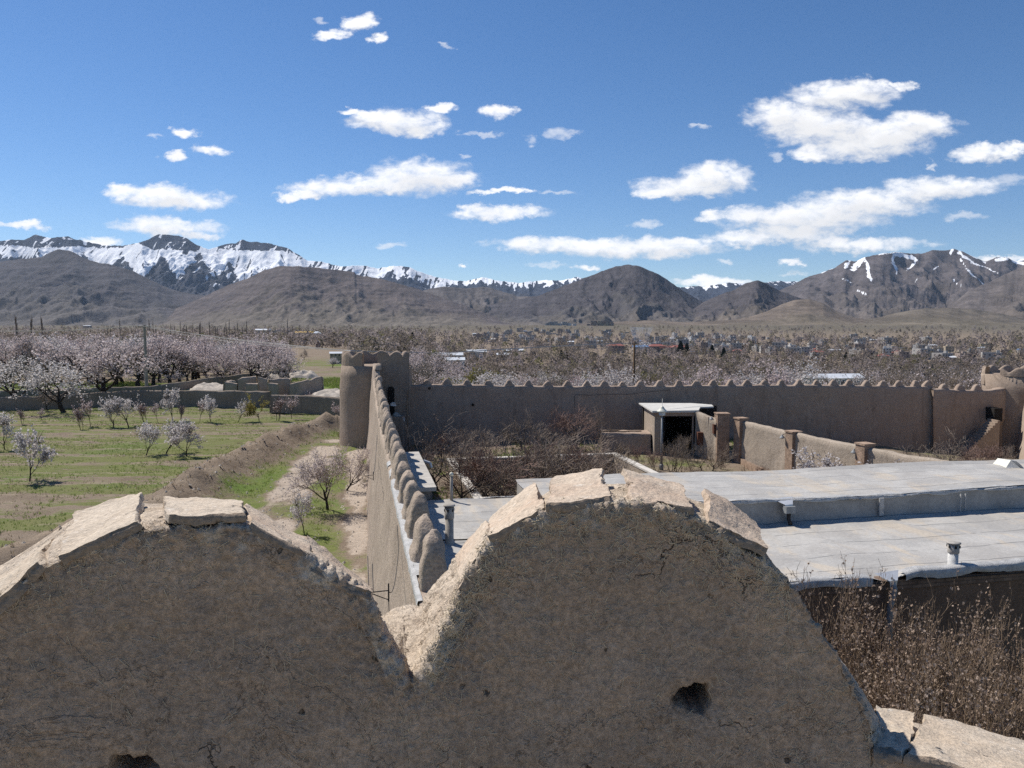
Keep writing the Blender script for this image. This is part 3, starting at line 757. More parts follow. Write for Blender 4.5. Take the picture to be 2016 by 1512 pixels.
mountain('hills', small, 3250, 2300, 51.0, L=70, amp=0.30, low=(0.175, 0.147, 0.118), high=(0.11, 0.095, 0.088), crag=crag_dome, nv=80, pw=1.8)
big_left = Z([(740, 650), (860, 622), (1000, 540), (1110, 490), (1200, 450), (1300, 405), (1400, 370), (1500, 322), (1580, 300), (1700, 302), (1800, 310), (1900, 318), (2016, 335)], 0, 420) + \
    Z([(100, 345), (200, 355), (300, 375), (400, 400), (500, 430), (600, 465), (700, 500), (800, 535), (900, 575), (1000, 605), (1100, 628), (1200, 640)], 650, 420)
def crag_big(px, v, n, g): return np.clip(sstep(0.15, 0.5, n) * 0.5 * sstep(0.25, 0.5, v), 0, 1)
mountain('hills', big_left, 3050, 1980, 62.0, L=110, amp=0.13, spur=(75.0, 0.08), low=(0.165, 0.142, 0.116), high=(0.118, 0.098, 0.092), crag=crag_big, nv=130, pw=1.35)
right_slope = Z([(1560, 560), (1640, 490), (1700, 440), (1800, 400), (1900, 350), (2016, 300), (2200, 240), (2500, 200)], 1316, 420)
mountain('hills', right_slope, 3300, 2300, 71.0, L=150, amp=0.25, low=(0.148, 0.124, 0.104), high=(0.122, 0.104, 0.095), nv=80)
foot_a = Z([(-700, 640), (-400, 620), (-100, 605), (100, 618), (380, 602), (470, 585), (560, 555), (640, 516), (720, 490), (800, 485), (880, 510), (950, 555), (1050, 590), (1200, 610), (1400, 640)], 1316, 420)
mountain('hills', foot_a, 2550, 1930, 81.0, L=150, amp=0.20, low=(0.17, 0.142, 0.105), high=(0.15, 0.12, 0.094), nv=70, jag=0.5)
foot_b = Z([(860, 640), (1000, 610), (1200, 590), (1300, 562), (1450, 540), (1600, 535), (1750, 545), (1900, 570), (2016, 600), (2200, 620), (2500, 640)], 1316, 420)
mountain('hills', foot_b, 2400, 1900, 92.0, L=160, amp=0.20, low=(0.172, 0.145, 0.105), high=(0.148, 0.124, 0.096), nv=70, jag=0.5)
# ------------------------------------------------------------------ the tower we stand on: parapet with two merlons
TH = 0.42
def face_Y(x): return 1.8 - 0.07 * x * x
def on_face(px, py, dy=0.0, back=0.0):
    Y = 1.8 + back
    for _ in range(4):
        x = W(px, py, Y)[0]
        Y = face_Y(x * 1.8 / Y) + dy + back
    return W(px, py, Y)
EDGE = [(-260, 1500, -240, 1390), (-190, 1370, -175, 1275), (-120, 1282, -110, 1196), (-60, 1222, -50, 1146), (0, 1172, 10, 1098), (60, 1128, 72, 1058), (110, 1102, 140, 1012), (180, 1070, 195, 990), (270, 1042, 272, 982),
 (330, 1034, 332, 981), (400, 1033, 400, 982), (480, 1036, 465, 987), (540, 1064, 525, 1020), (600, 1097, 602, 1066), (660, 1133, 652, 1087), (700, 1157, 690, 1114), (728, 1178, 728, 1158),
 (737, 1205, 737, 1188), (752, 1250, 748, 1206), (772, 1286, 758, 1200), (790, 1313, 772, 1190), (800, 1346, 792, 1183), (812, 1341, 815, 1180), (838, 1316, 832, 1184), (862, 1273, 840, 1160), (884, 1222, 864, 1128), (902, 1178, 888, 1102), (932, 1122, 912, 1060),
 (966, 1068, 945, 1024), (1000, 1044, 985, 1000), (1050, 1016, 1050, 966), (1100, 998, 1090, 942), (1180, 990, 1170, 932), (1250, 990, 1245, 932), (1330, 1001, 1325, 952), (1390, 1026, 1385, 970), (1450, 1068, 1445, 998), (1510, 1104, 1490, 1040),
 (1545, 1137, 1522, 1088), (1570, 1167, 1548, 1134), (1592, 1203, 1575, 1168), (1640, 1276, 1625, 1244), (1690, 1362, 1690, 1346), (1715, 1405, 1716, 1390), (1722, 1450, 1728, 1396), (1735, 1487, 1760, 1404), (1800, 1500, 1830, 1418), (1900, 1522, 1930, 1444), (2016, 1545, 2020, 1466), (2150, 1570, 2150, 1506), (2320, 1600, 2320, 1545)]
E = np.array(EDGE, float)
seg = np.hypot(np.diff(E[:, 0]), np.diff(E[:, 1])); al = np.concatenate([[0], np.cumsum(seg)])
def cols_between(p0, p1, step=3.0):
    a0, a1 = np.interp(p0, E[:, 0], al), np.interp(p1, E[:, 0], al)
    s_ = np.linspace(a0, a1, int((a1 - a0) / step) + 2)
    def sm(k):
        # rounded through the key points
        fine = np.interp(s_[:, None] + np.linspace(-14, 14, 9)[None, :], al, E[:, k]).mean(1)
        fine[0], fine[-1] = np.interp(s_[0], al, E[:, k]), np.interp(s_[-1], al, E[:, k])
        return fine
    return sm(0), sm(1), sm(2), sm(3)
HOLES = [(1365, 1372, 0.041, 0.030, 0.34), (262, 1506, 0.052, 0.030, 0.34)]
def shell(p0, p1):
    fx, fy, bx_, by_ = cols_between(p0, p1)
    # front edge and back edge in space
    nc = len(fx)
    P0 = np.array([on_face(a, b_) for a, b_ in zip(fx, fy)])
    P1 = np.array([on_face(a, b_, back=TH) for a, b_ in zip(bx_, by_)]); kx = sstep(850, 950, fx) * (1 - sstep(1600, 1700, fx)); P1d = P1 - np.stack([0 * kx, 0 * kx, 0.016 + 0.014 * kx], 1)
    nface, ntop, nback = 190, 34, 16
    zb = 6.42
    rows = []
    # inner (front) face, slightly battered
    for k in range(nface):
        q = k / (nface - 1)
        z = zb + (P0[:, 2] - zb) * (q ** 0.92)
        r = P0.copy(); r[:, 2] = z
        r[:, 1] = face_Y(P0[:, 0]) - 0.035 * (P0[:, 2] - z)
        rows.append(r)
    top_i = len(rows)
    for k in range(1, ntop):
        q = k / ntop
        r = P0 * (1 - q) + P1 * q
        r[:, 2] += 0.006 * math.sin(math.pi * q) ** 0.6 - (0.022 + 0.014 * kx) * q ** 0.8
        rows.append(r)
    for k in range(nback):
        q = k / (nback - 1)
        r = P1d.copy(); r[:, 2] = P1d[:, 2] * (1 - q ** 1.3)
        r[:, 1] = P1d[:, 1] + 0.06 * (P1d[:, 2] - r[:, 2])
        rows.append(r)
    A = np.stack(rows, 1)                       # nc, nr, 3
    # round the arrises
    for it in range(3):
        lo_, hi_ = top_i - 7, top_i + 5
        S = A.copy(); S[:, lo_:hi_] = 0.25 * A[:, lo_ - 1:hi_ - 1] + 0.5 * A[:, lo_:hi_] + 0.25 * A[:, lo_ + 1:hi_ + 1]; A = S
    du = np.gradient(A, axis=0); dv = np.gradient(A, axis=1)
    N = np.cross(du, dv); N /= (np.linalg.norm(N, axis=2, keepdims=True) + 1e-9)
    x, y, z = A[..., 0], A[..., 1], A[..., 2]
    # which way is out: the front face looks to -Y
    if N[nc // 2, nface // 2, 1] > 0: N = -N
    rowi = np.arange(A.shape[1])[None, :]
    crumb = np.exp(-((rowi - top_i) / 10.0) ** 2) + 0.55 * np.exp(-np.clip(top_i - rowi, 0, 300) / 22.0) * (rowi <= top_i) + 0.8 * ((rowi > top_i) & (rowi < top_i + ntop))
    low = np.exp(-((A[..., 0] - on_face(825, 1250)[0]) / 0.16) ** 2) * np.exp(-((A[..., 2] - on_face(825, 1250)[2]) / 0.16) ** 2)
    d = 0.016 * fbm(x * 2.6, y * 2.6, z * 2.6, 3) + 0.0050 * fbm(x * 13, y * 13, z * 13, 3) + 0.0016 * fbm(x * 60, y * 60, z * 60, 3)
    d += (0.0075 * fbm(x * 34, y * 34, z * 34 + 5, 3) + 0.003 * fbm(x * 110, y * 110, z * 110, 2)) * np.clip(crumb + 1.4 * low, 0, 1.6)
    d += 0.012 * low * ridged(x * 22, y * 22, z * 22, 3)
    for (hx, hy, rx, rz, dep) in HOLES:
        c = on_face(hx, hy)
        ang = np.arctan2(z - c[2], x - c[0])
        rr = np.hypot((x - c[0]) / rx, (z - c[2]) / rz) * (1 + 0.13 * np.sin(3 * ang + hx) + 0.08 * np.sin(7 * ang))
        hole = (1 - sstep(0.8, 1.1, rr)) * (rowi < nface - 2)
        d = d * (1 - hole) - dep * hole - 0.012 * np.exp(-(rr / 1.5) ** 4) * (rowi < nface - 2)
    d = d * np.where((rowi > top_i + 3) & (rowi < top_i + ntop + 2), 0.6, 1.0)
    if p0 == 800: d = d - 0.007 * (rowi > top_i - 2) * (rowi < top_i + ntop + 2) * sstep(on_face(930, 1100)[0], on_face(985, 1050)[0], x) * (1 - sstep(on_face(1560, 1160)[0], on_face(1650, 1300)[0], x))
    fade = np.clip(np.minimum(rowi, 3) / 3.0, 0, 1)
    A = A + N * (d * fade)[..., None]
    bl = np.clip(1.0 - (top_i - rowi) / 5.0 + 0 * x, 0, 1)  # crown painted paler for its sunlit look, over really pale worn mud
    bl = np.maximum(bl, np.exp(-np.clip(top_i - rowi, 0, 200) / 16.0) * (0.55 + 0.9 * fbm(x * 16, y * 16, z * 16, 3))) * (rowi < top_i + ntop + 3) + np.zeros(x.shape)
    bl = bl * (1 - sstep(on_face(1535, 1130)[0], on_face(1575, 1170)[0], x) * (1 - sstep(on_face(1700, 1400)[0], on_face(1725, 1450)[0], x)))  # sunlit tone left off the shaded right flank
    bl = np.maximum(bl, np.clip(1.5 * low - 0.25, 0, 1) * (rowi > top_i - 22))  # same sunlit tone painted into the notch
    return A, N, top_i, bl
tower = thing('mud_brick_tower', 'sunlit-topped straw-mud parapet with two big rounded merlons, filling the foreground', 'tower', (0, 1.8, 0))
_face_pts = []
for nm, a, b_ in (('merlon', -260, 800), ('merlon', 800, 1722), ('parapet_wall', 1722, 2320)):
    A, N_, ti, bl_ = shell(a, b_)
    o = add(nm, A.reshape(-1, 3), grid_faces(A.shape[0], A.shape[1], flip=True), M['near'], tower, attrs={'pale_sunlit': bl_.ravel()})
    if nm == 'merlon' and a < 0: o['label'] = 'broad low rounded merlon with a weep hole at its foot'; mer_l = o; AL = (A, N_, ti)
    elif nm == 'merlon': o['label'] = 'tall rounded merlon with a round hole through its lower face'; mer_r = o; AR = (A, N_, ti)
    else: par_w = o
# floor and drum of the tower under the camera
fl = MB(); fl.box(-2.6, 2.6, -2.6, 1.78, 6.1, 6.4)
fl.build('tower_floor', M['rubble'], tower)
dr = MB(); dr.tube([(0, -0.1, -0.4), (0, -0.1, 3.0), (0, -0.1, 6.05)], [2.45, 2.3, 2.15], 40)
dr.build('drum', M['mud_tower'], tower, smooth=True)

def slab(name, q, thick, mat, parent, n=26, seed=0, proud=0.005):
    """brick lying on the parapet; q = FL, FR, BR, BL corners of its upper face (photograph pixels)"""
    c = [on_face(*q[0], dy=-proud), on_face(*q[1], dy=-proud), on_face(*q[2], back=TH * 0.93), on_face(*q[3], back=TH * 0.93)]
    up = np.cross(c[1] - c[0], c[3] - c[0]); up /= np.linalg.norm(up)
    if up[2] < 0: up = -up
    lo_ = [p_ - up * thick for p_ in c]
    V, F, off = [], [], 0
    def patch(a, b_, cc, d_, nu, nv):
        nonlocal off
        u_, v_ = np.meshgrid(np.linspace(0, 1, nu), np.linspace(0, 1, nv), indexing='ij')
        P_ = (a * ((1 - u_) * (1 - v_))[..., None] + b_ * (u_ * (1 - v_))[..., None] + cc * (u_ * v_)[..., None] + d_ * ((1 - u_) * v_)[..., None])
        V.append(P_.reshape(-1, 3)); F.append(grid_faces(nu, nv, off)); off += nu * nv
    m_ = 7
    patch(c[0], c[1], c[2], c[3], n, n); patch(lo_[0], lo_[1], c[1], c[0], n, m_); patch(lo_[1], lo_[2], c[2], c[1], n, m_)
    patch(lo_[2], lo_[3], c[3], c[2], n, m_); patch(lo_[3], lo_[0], c[0], c[3], n, m_); patch(lo_[3], lo_[2], lo_[1], lo_[0], n, n)
    P_ = np.concatenate(V); cen = P_.mean(0)
    # worn, rounded edges
    rel = P_ - cen
    e1 = (c[1] - c[0]); e2 = (c[3] - c[0]); L1, L2 = np.linalg.norm(e1), np.linalg.norm(e2)
    a1 = np.abs(rel @ (e1 / L1)) / (L1 / 2); a2 = np.abs(rel @ (e2 / L2)) / (L2 / 2); a3 = np.abs(rel @ up) / (thick / 2)
    corner = np.clip(a1, 0, 1) ** 10 * np.clip(a2, 0, 1) ** 10 + np.clip(a1, 0, 1) ** 12 * np.clip(a3, 0, 1) ** 6 + np.clip(a2, 0, 1) ** 12 * np.clip(a3, 0, 1) ** 6
    P_ = P_ - rel / np.linalg.norm(rel, axis=1)[:, None] * (0.007 * corner)[:, None]
    P_ = P_ + vnoise(P_, 9, 0.006, 3, seed) + vnoise(P_, 45, 0.0022, 3, seed) + vnoise(P_, 3.5, 0.012, 2, seed + 4)
    # chipped outline
    chip = np.clip(fbm(P_[:, 0] * 18 + seed, P_[:, 1] * 18, P_[:, 2] * 18, 3) - 0.35, 0, 1) * np.maximum(np.clip(a1, 0, 1) ** 8, np.clip(a2, 0, 1) ** 8)
    P_ = P_ - rel / np.linalg.norm(rel, axis=1)[:, None] * (0.05 * chip)[:, None]
    mud_and_shade = np.concatenate([np.full(n * n, 0.02) + 0.0 * 1, np.full(n * m_, 0.85), np.full(n * m_, 0.4), np.full(n * m_, 0.3), np.full(n * m_, 0.4), np.full(n * n, 0.9)])  # front face darkened to paint its shade; the rest partly bedding mud
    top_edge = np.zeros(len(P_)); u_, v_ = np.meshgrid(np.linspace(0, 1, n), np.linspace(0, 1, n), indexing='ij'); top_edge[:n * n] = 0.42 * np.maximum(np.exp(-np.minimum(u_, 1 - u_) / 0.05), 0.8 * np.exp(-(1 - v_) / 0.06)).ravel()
    return add(name, P_ - up * 0.006, np.concatenate(F), mat, parent, attrs={'mud_and_shade': mud_and_shade + top_edge})
B = M['brick_near']; LM = M['lime_near']
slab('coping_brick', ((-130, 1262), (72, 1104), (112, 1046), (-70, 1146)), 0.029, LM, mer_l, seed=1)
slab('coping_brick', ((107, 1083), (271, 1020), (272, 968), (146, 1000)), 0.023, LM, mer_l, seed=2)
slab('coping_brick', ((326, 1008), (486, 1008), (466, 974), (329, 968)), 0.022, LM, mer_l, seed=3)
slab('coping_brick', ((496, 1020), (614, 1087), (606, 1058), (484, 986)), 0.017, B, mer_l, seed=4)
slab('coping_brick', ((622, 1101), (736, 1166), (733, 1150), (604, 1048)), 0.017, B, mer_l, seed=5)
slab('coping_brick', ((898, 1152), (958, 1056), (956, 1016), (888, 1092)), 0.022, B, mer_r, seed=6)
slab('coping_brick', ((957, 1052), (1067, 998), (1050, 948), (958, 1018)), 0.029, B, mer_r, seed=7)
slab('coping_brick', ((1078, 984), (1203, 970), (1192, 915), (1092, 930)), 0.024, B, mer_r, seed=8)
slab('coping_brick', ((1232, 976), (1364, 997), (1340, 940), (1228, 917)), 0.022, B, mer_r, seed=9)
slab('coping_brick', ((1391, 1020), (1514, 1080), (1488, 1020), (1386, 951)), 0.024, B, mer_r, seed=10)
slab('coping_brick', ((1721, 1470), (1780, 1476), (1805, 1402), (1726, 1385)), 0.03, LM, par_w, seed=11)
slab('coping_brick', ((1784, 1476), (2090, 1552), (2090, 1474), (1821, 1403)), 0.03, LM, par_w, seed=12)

# straw: real stalks, lying in the render and bristling along the worn top
def straw(AN, n_face, n_top, seed, parent, dense=None):
    A, N_, ti = AN
    R_ = np.random.RandomState(seed)
    V, F = [], []
    nc = A.shape[0]
    def stalk(p, d, nrm, L_, w):
        a = np.cross(d, nrm); a /= (np.linalg.norm(a) + 1e-9)
        i = len(V)
        bend = p + d * L_ * 0.5 + nrm * L_ * R_.uniform(-0.02, 0.06)
        e = p + d * L_
        V.extend([p - a * w, p + a * w, bend + a * w, bend - a * w, e + a * w * 0.6, e - a * w * 0.6, p + nrm * w, bend + nrm * w, e + nrm * w * 0.6])
        F.extend([(i, i + 6, i + 7, i + 3), (i + 6, i + 1, i + 2, i + 7), (i + 3, i + 7, i + 8, i + 5), (i + 7, i + 2, i + 4, i + 8)])
    def put(ci, ri, lo_, hi_, lift, w):
        p = A[ci, ri]; nn = N_[ci, ri]
        d = R_.normal(size=3); d -= nn * (d @ nn); d /= np.linalg.norm(d); d = d + nn * R_.uniform(-0.05, lift); d /= np.linalg.norm(d)
        L_ = R_.uniform(lo_, hi_)
        stalk(p + nn * 0.0008 - d * L_ * 0.4, d, nn, L_, w)
    for _ in range(n_face):
        put(R_.randint(nc), R_.randint(40, ti - 4), 0.008, 0.034, 0.12, R_.uniform(0.0004, 0.0009))
    c0, c1 = dense or (0, nc)
    for _ in range(n_top):
        ri = ti - int(abs(R_.normal()) * 14) + R_.randint(0, 6)
        put(R_.randint(c0, c1), max(ri, 60), 0.006, 0.022, 0.75, R_.uniform(0.0005, 0.0012))
    o = add('straw', np.array(V), np.array(F), M['straw'], parent, smooth=False)
    o['kind'] = 'stuff'
straw(AL, 1300, 600, 3, mer_l, (40, 300))
straw(AR, 1700, 2600, 5, mer_r, (20, 330))
# ------------------------------------------------------------------ mud walls
def sweep(path, tb, tt, amp=0.04, step=0.3, rows=12, seed=0, crown=0.06, f=1.0, crest=0.0):
    """mud wall along path [(x, y, zbase, ztop)], base and top thickness"""
    P_ = np.array(path, float)
    l = np.concatenate([[0], np.cumsum(np.hypot(np.diff(P_[:, 0]), np.diff(P_[:, 1])))])
    s_ = np.linspace(0, l[-1], max(3, int(l[-1] / step) + 1))
    Q = np.stack([np.interp(s_, l, P_[:, k]) for k in range(4)], 1)
    d = np.gradient(Q[:, :2], axis=0); d /= np.linalg.norm(d, axis=1)[:, None]
    nr = np.stack([d[:, 1], -d[:, 0]], 1)
    zt = Q[:, 3] + crest * fbm(s_ * 1.1, seed, 0.5, 4)
    zb = Q[:, 2]
    prof = [(-0.5, 1 - q, q) for q in np.linspace(0, 1, rows)]
    ring = []
    for q in np.linspace(0, 1, rows): ring.append(-(tb * (1 - q) + tt * q) / 2); 
    offs = [(-(tb * (1 - q) + tt * q) / 2, q, 0) for q in np.linspace(0, 1, rows)]
    offs += [(tt * (w - 0.5), 1, math.sin(math.pi * w) * crown) for w in (0.12, 0.35, 0.65, 0.88)]
    offs += [((tb * (1 - q) + tt * q) / 2, q, 0) for q in np.linspace(1, 0, rows)]
    V = []
    for (o_, q, cz) in offs:
        V.append(np.stack([Q[:, 0] + nr[:, 0] * o_, Q[:, 1] + nr[:, 1] * o_, zb + (zt - zb) * q + cz], 1))
    V = np.stack(V, 1)
    nu, nv = V.shape[:2]
    V = V.reshape(-1, 3)
    V = V + vnoise(V, 0.8 * f, amp, 3, seed) + vnoise(V, 4.5 * f, amp * 0.28, 2, seed)
    F = [tuple(r) for r in grid_faces(nu, nv, flip=True)]
    F += [tuple(range(nv)), tuple((nu - 1) * nv + j for j in range(nv))[::-1]]
    return V, F
def merlon(c, ax, w, h, th, flare=0.4, seed=0, nlev=10, k=22, amp=0.02, e=2.6, bx=0.5, tp=0.30):
    """rounded battlement: c base centre, ax unit vector along the wall (xy)"""
    ax = np.array((ax[0], ax[1], 0.0)); nn = np.array((ax[1], -ax[0], 0.0)); V = []
    for i in range(nlev + 1):
        q = i / nlev
        q2 = 1 - (1 - q) ** 1.4
        ww = w / 2 * ((1 - q2 ** e) ** (1 / 2.0) * (1 - flare * 0.35 * q2) + flare * 0.30 * (1 - q2) ** 5)
        tt = th / 2 * (1 - tp * q2) * (1 - max(0, (q2 - 0.72) / 0.28) ** 2 * 0.75)
        if i == nlev: ww, tt = w * 0.02, th * 0.05
        for j in range(k):
            a = 2 * math.pi * j / k
            cx_, sx_ = math.cos(a), math.sin(a)
            px_ = math.copysign(abs(cx_) ** bx, cx_) * ww; py_ = math.copysign(abs(sx_) ** bx, sx_) * tt
            V.append(np.array(c) + ax * px_ + nn * py_ + np.array((0, 0, q2 * h - 0.02)))
    V = np.array(V)
    V = V + vnoise(V, 2.2, amp * 1.4, 2, seed) + vnoise(V, 9, amp * 0.5, 2, seed)
    F = []
    for i in range(nlev):
        for j in range(k):
            F.append((i * k + j, i * k + (j + 1) % k, (i + 1) * k + (j + 1) % k, (i + 1) * k + j))
    F.append(tuple(nlev * k + j for j in range(k)))
    return V, F

# ---- left curtain wall: from our tower to the far corner tower
curtain = thing('curtain_wall', 'tall battered mud wall running away from us to the far round corner tower, crowned by rounded merlons', 'wall', FR3(0.8, 3, 0))
def topz(s): return np.interp(s, [0, 9, 30, 47, 49.2, 50.2, 53], [4.70, 4.70, 4.62, 4.55, 4.6, 5.3, 5.6])
def nshift(s): return np.interp(s, [0, 25, 52], [0.0, 0.0, 0.30])
ss = np.linspace(2.2, 52.5, 200)
cross = []
for q in np.linspace(0, 1, 22): cross.append((0.16 + 0.52 * q ** 0.9, q))
top_n = [(0.74, 1.0), (0.86, 1.0), (0.98, 1.0), (1.06, 1.0)]
cross += top_n
for q in np.linspace(1, 0, 14): cross.append((1.12 + 0.25 * (1 - q), q))
V = []
for (nn, q) in cross:
    zz = -0.4 + (topz(ss) + 0.4) * q + (0.03 if 0.7 < nn < 1.1 and q == 1 else 0)
    x_, y_ = FR(nn + nshift(ss), ss)
    V.append(np.stack([x_, y_, zz], 1))
V = np.stack(V, 1); nu, nv = V.shape[:2]; V = V.reshape(-1, 3)
V = V + vnoise(V, 0.45, 0.055, 3, 2) + vnoise(V, 3.2, 0.022, 3, 3)
add('wall_body', V, grid_faces(nu, nv, flip=True), M['mud'], curtain)
axd = (-math.sin(WA), math.cos(WA))
R0 = random.Random(4)
s_m = 9.55; k_m = 0
ms = []
while s_m < 48.5:
    ms.append(s_m); s_m += 1.22 + R0.uniform(-0.03, 0.03)
for i, s0 in enumerate(ms):
    h = 0.70 + R0.uniform(-0.07, 0.07) - (0.1 if s0 > 44 else 0)
    V, F = merlon(FR3(0.90 + nshift(s0), s0, topz(s0)), axd, 0.66 + R0.uniform(-.05, .05), h, 0.40 + R0.uniform(-.04, .04), 0.25, i, amp=0.03, k=32, nlev=16, e=3.4, bx=0.34, tp=0.52)
    add('merlon', V, F, M['mud'], curtain)
for i, s0 in enumerate((49.0, 50.3)):
    V, F = merlon(FR3(1.0 + nshift(s0), s0, topz(s0) + 0.0), axd, 0.8, 0.4, 0.5, 0.3, i + 70, amp=0.03)
    add('merlon', V, F, M['mud'], curtain)
# silver felt laid in the gaps and along the outer edge of the nearer part
for i in range(0, 8):
    sa, sb_ = ms[i] + 0.27, ms[i + 1] - 0.27
    n_, L_ = 8, []
    for a in np.linspace(sa, sb_, n_):
        for (nn, dz) in ((0.66, -0.05), (0.665, 0.02), (0.72, 0.065), (0.95, 0.065), (1.10, 0.05), (1.125, -0.05)):
            x_, y_ = FR(nn, a); L_.append((x_, y_, topz(a) + dz))
    V = np.array(L_) + vnoise(np.array(L_), 5, 0.012, 2, i)
    add('felt_flashing', V, grid_faces(n_, 6, flip=True), M['felt_edge'], curtain)
L_ = []
aa = np.linspace(8.9, 16.2, 60)
for a in aa:
    wv_ = 0.025 * math.sin(a * 3.1) + 0.02 * math.sin(a * 7.7)
    for (nn, dz) in ((0.645, -0.05 + wv_ * 0.7), (0.648, -0.01), (0.66, 0.05), (0.715, 0.06)):
        x_, y_ = FR(nn, a); L_.append((x_, y_, topz(a) + dz))
V = np.array(L_) + vnoise(np.array(L_), 6, 0.012, 2, 5)
add('felt_flashing', V, grid_faces(len(aa), 4, flip=True), M['felt_edge'], curtain)

# ---- iron cable brackets and the cables they carry on the outer face
def bracket(px, py, Y, label):
    """upright bar on the wall, arm and brace sticking out from it"""
    c = W(px, py, Y); n_c, s_c = fort_ns(c[0], c[1])
    t_ = thing('cable_bracket', label, 'bracket', c, None)
    out_ = np.array((*FR(-1, 0), 0)) * 0.24
    tip = c + out_
    b2 = MB(); b2.tube([c + np.array((0, 0, -0.13)), c + np.array((0, 0, 0.10))], 0.010, 6); b2.build('upright_bar', M['metal_dark'], t_)
    b_ = MB(); b_.tube([c + np.array((0, 0, .01)), tip], 0.007, 6); b_.build('arm', M['metal_dark'], t_)
    b_ = MB(); b_.tube([c + np.array((0, 0, -0.11)), tip], 0.006, 6); b_.build('brace', M['metal_dark'], t_)
    return c
tip1 = bracket(765, 1164, 9.25, 'rusty iron cable bracket on the wall just beyond the notch between the big merlons')
tip2 = bracket(735, 936, 19.8, 'rusty iron cable bracket further along the outer wall face, above the almond trees')
cb_ = MB()
def sag(a, b_, drop, n=14):
    return [a * (1 - q) + b_ * q - np.array((0, 0, drop * 4 * q * (1 - q))) for q in np.linspace(0, 1, n)]
up1 = FR3(0.60, 12.2, 4.45)
cb_.tube(sag(tip1, up1, 0.25), 0.006, 5)
cb_.tube(sag(up1, FR3(0.60, 12.6, 4.72), 0.02, 5), 0.006, 5)
cb_.tube(sag(tip1 + np.array((0, 0, -.1)), FR3(0.35, 7.4, 1.6), 0.05), 0.005, 5)
o = cb_.build('hanging_cable', M['cable']); tag(o, 'thin black cable drooping from the near bracket up to the wall top', 'cable')
cb_ = MB(); cb_.tube(sag(tip2, FR3(0.72, 30.0, 4.3), 0.3), 0.008, 5); cb_.tube(sag(FR3(0.72, 30.0, 4.3), FR3(0.95, 43.0, 4.2), 0.4), 0.008, 5)
o = cb_.build('hanging_cable', M['cable']); tag(o, 'thin black cable strung along the outer wall face beyond the further bracket', 'cable')
cr_ = MB()
for (px, y0, y1, Y) in ((724, 1095, 1160, 10.5), (733, 1110, 1165, 9.9)):
    a, b_ = W(px, y0, Y), W(px + 2, y1, Y * 0.93)
    cr_.tube(sag(a, b_, 0.0, 6), 0.005, 4)
o = cr_.build('hanging_cable', M['cable']); tag(o, 'pair of loose wire ends hanging down the wall below the near bracket', 'cable')

# ---- back wall
back = thing('back_wall', 'long shaded mud wall across the garden with a row of rounded merlons on its crest', 'wall', (15, 55, 0))
BA, BB = np.array((-7.0, 53.2)), np.array((31.3, 57.3))
def back_at(px, off=0.0):
    """point of the wall's centre line seen at column px"""
    tx = (px - CX) / FPX / math.cos(PITCH)
    d = BB - BA
    k = (tx * BA[1] - BA[0]) / (d[0] - tx * d[1])
    return BA + d * k, k
crest_px = [(800, 760), (860, 757.5), (1000, 760), (1200, 761.5), (1400, 759.5), (1600, 758.5), (1830, 761)]
path = []
for px in np.linspace(800, 1829, 40):
    p_, k = back_at(px)
    py = np.interp(px, [c[0] for c in crest_px], [c[1] for c in crest_px])
    path.append((p_[0], p_[1], gz(p_[0], p_[1]) - 0.5, W(px, py, p_[1])[2]))
V, F = sweep(path, 1.1, 0.55, 0.07, 0.25, 26, 11, 0.05, 0.6)
add('wall_body', V, F, M['mud_back'], back)
ddir = (BB - BA) / np.linalg.norm(BB - BA)
path2 = []
for px, py in ((1826, 767), (1850, 767), (1900, 769), (1935, 768), (1958, 764), (1975, 764)):
    p_, k = back_at(px); p_ = p_ - np.array((-ddir[1], ddir[0])) * 0.42
    path2.append((p_[0], p_[1], gz(p_[0], p_[1]) - 0.6, W(px, py, p_[1])[2]))
V, F = sweep(path2, 1.2, 0.6, 0.08, 0.25, 26, 15, 0.05, 0.6)
add('wall_body', V, F, M['mud_back'], back)
MPX = [840, 879, 919, 961, 1002, 1040, 1078, 1117, 1155, 1189, 1225, 1260, 1298.5, 1336, 1370.5, 1403, 1438, 1470, 1504, 1537, 1572, 1607, 1640, 1671, 1705, 1737, 1769, 1802, 1825]
for i, px in enumerate(MPX):
    p_, k = back_at(px)
    py = np.interp(px, [c[0] for c in crest_px], [c[1] for c in crest_px])
    zt = W(px, py, p_[1])[2]
    V, F = merlon((p_[0], p_[1], zt), ddir, 0.66 + 0.05 * math.sin(i * 2.3), 0.47 + 0.03 * math.sin(i * 1.7), 0.46, 1.0, i + 20, amp=0.03, e=2.0)
    add('merlon', V, F, M['mud_back'], back)
for i, px in enumerate((1850, 1881, 1915)):
    p_, k = back_at(px); p_ = p_ - np.array((-ddir[1], ddir[0])) * 0.42
    zt = W(px, np.interp(px, [1826, 1900, 1935], [767, 769, 768]), p_[1])[2]
    V, F = merlon((p_[0], p_[1], zt), ddir, 0.72, 0.5, 0.5, 1.0, i + 80, amp=0.02, e=2.0)
    add('merlon', V, F, M['mud_back'], back)
for px, py in ((845, 764), (931, 797)):
    p_, k = back_at(px)
    c = W(px, py, p_[1] - 0.62); h_ = MB(); h_.lathe((c[0], c[1], c[2]), [(0.02, -0.11), (0.09, -0.07), (0.11, 0), (0.09, 0.07), (0.02, 0.11)], 10)
    h_.build('weep_hole', M['dark_void'], back, smooth=True)
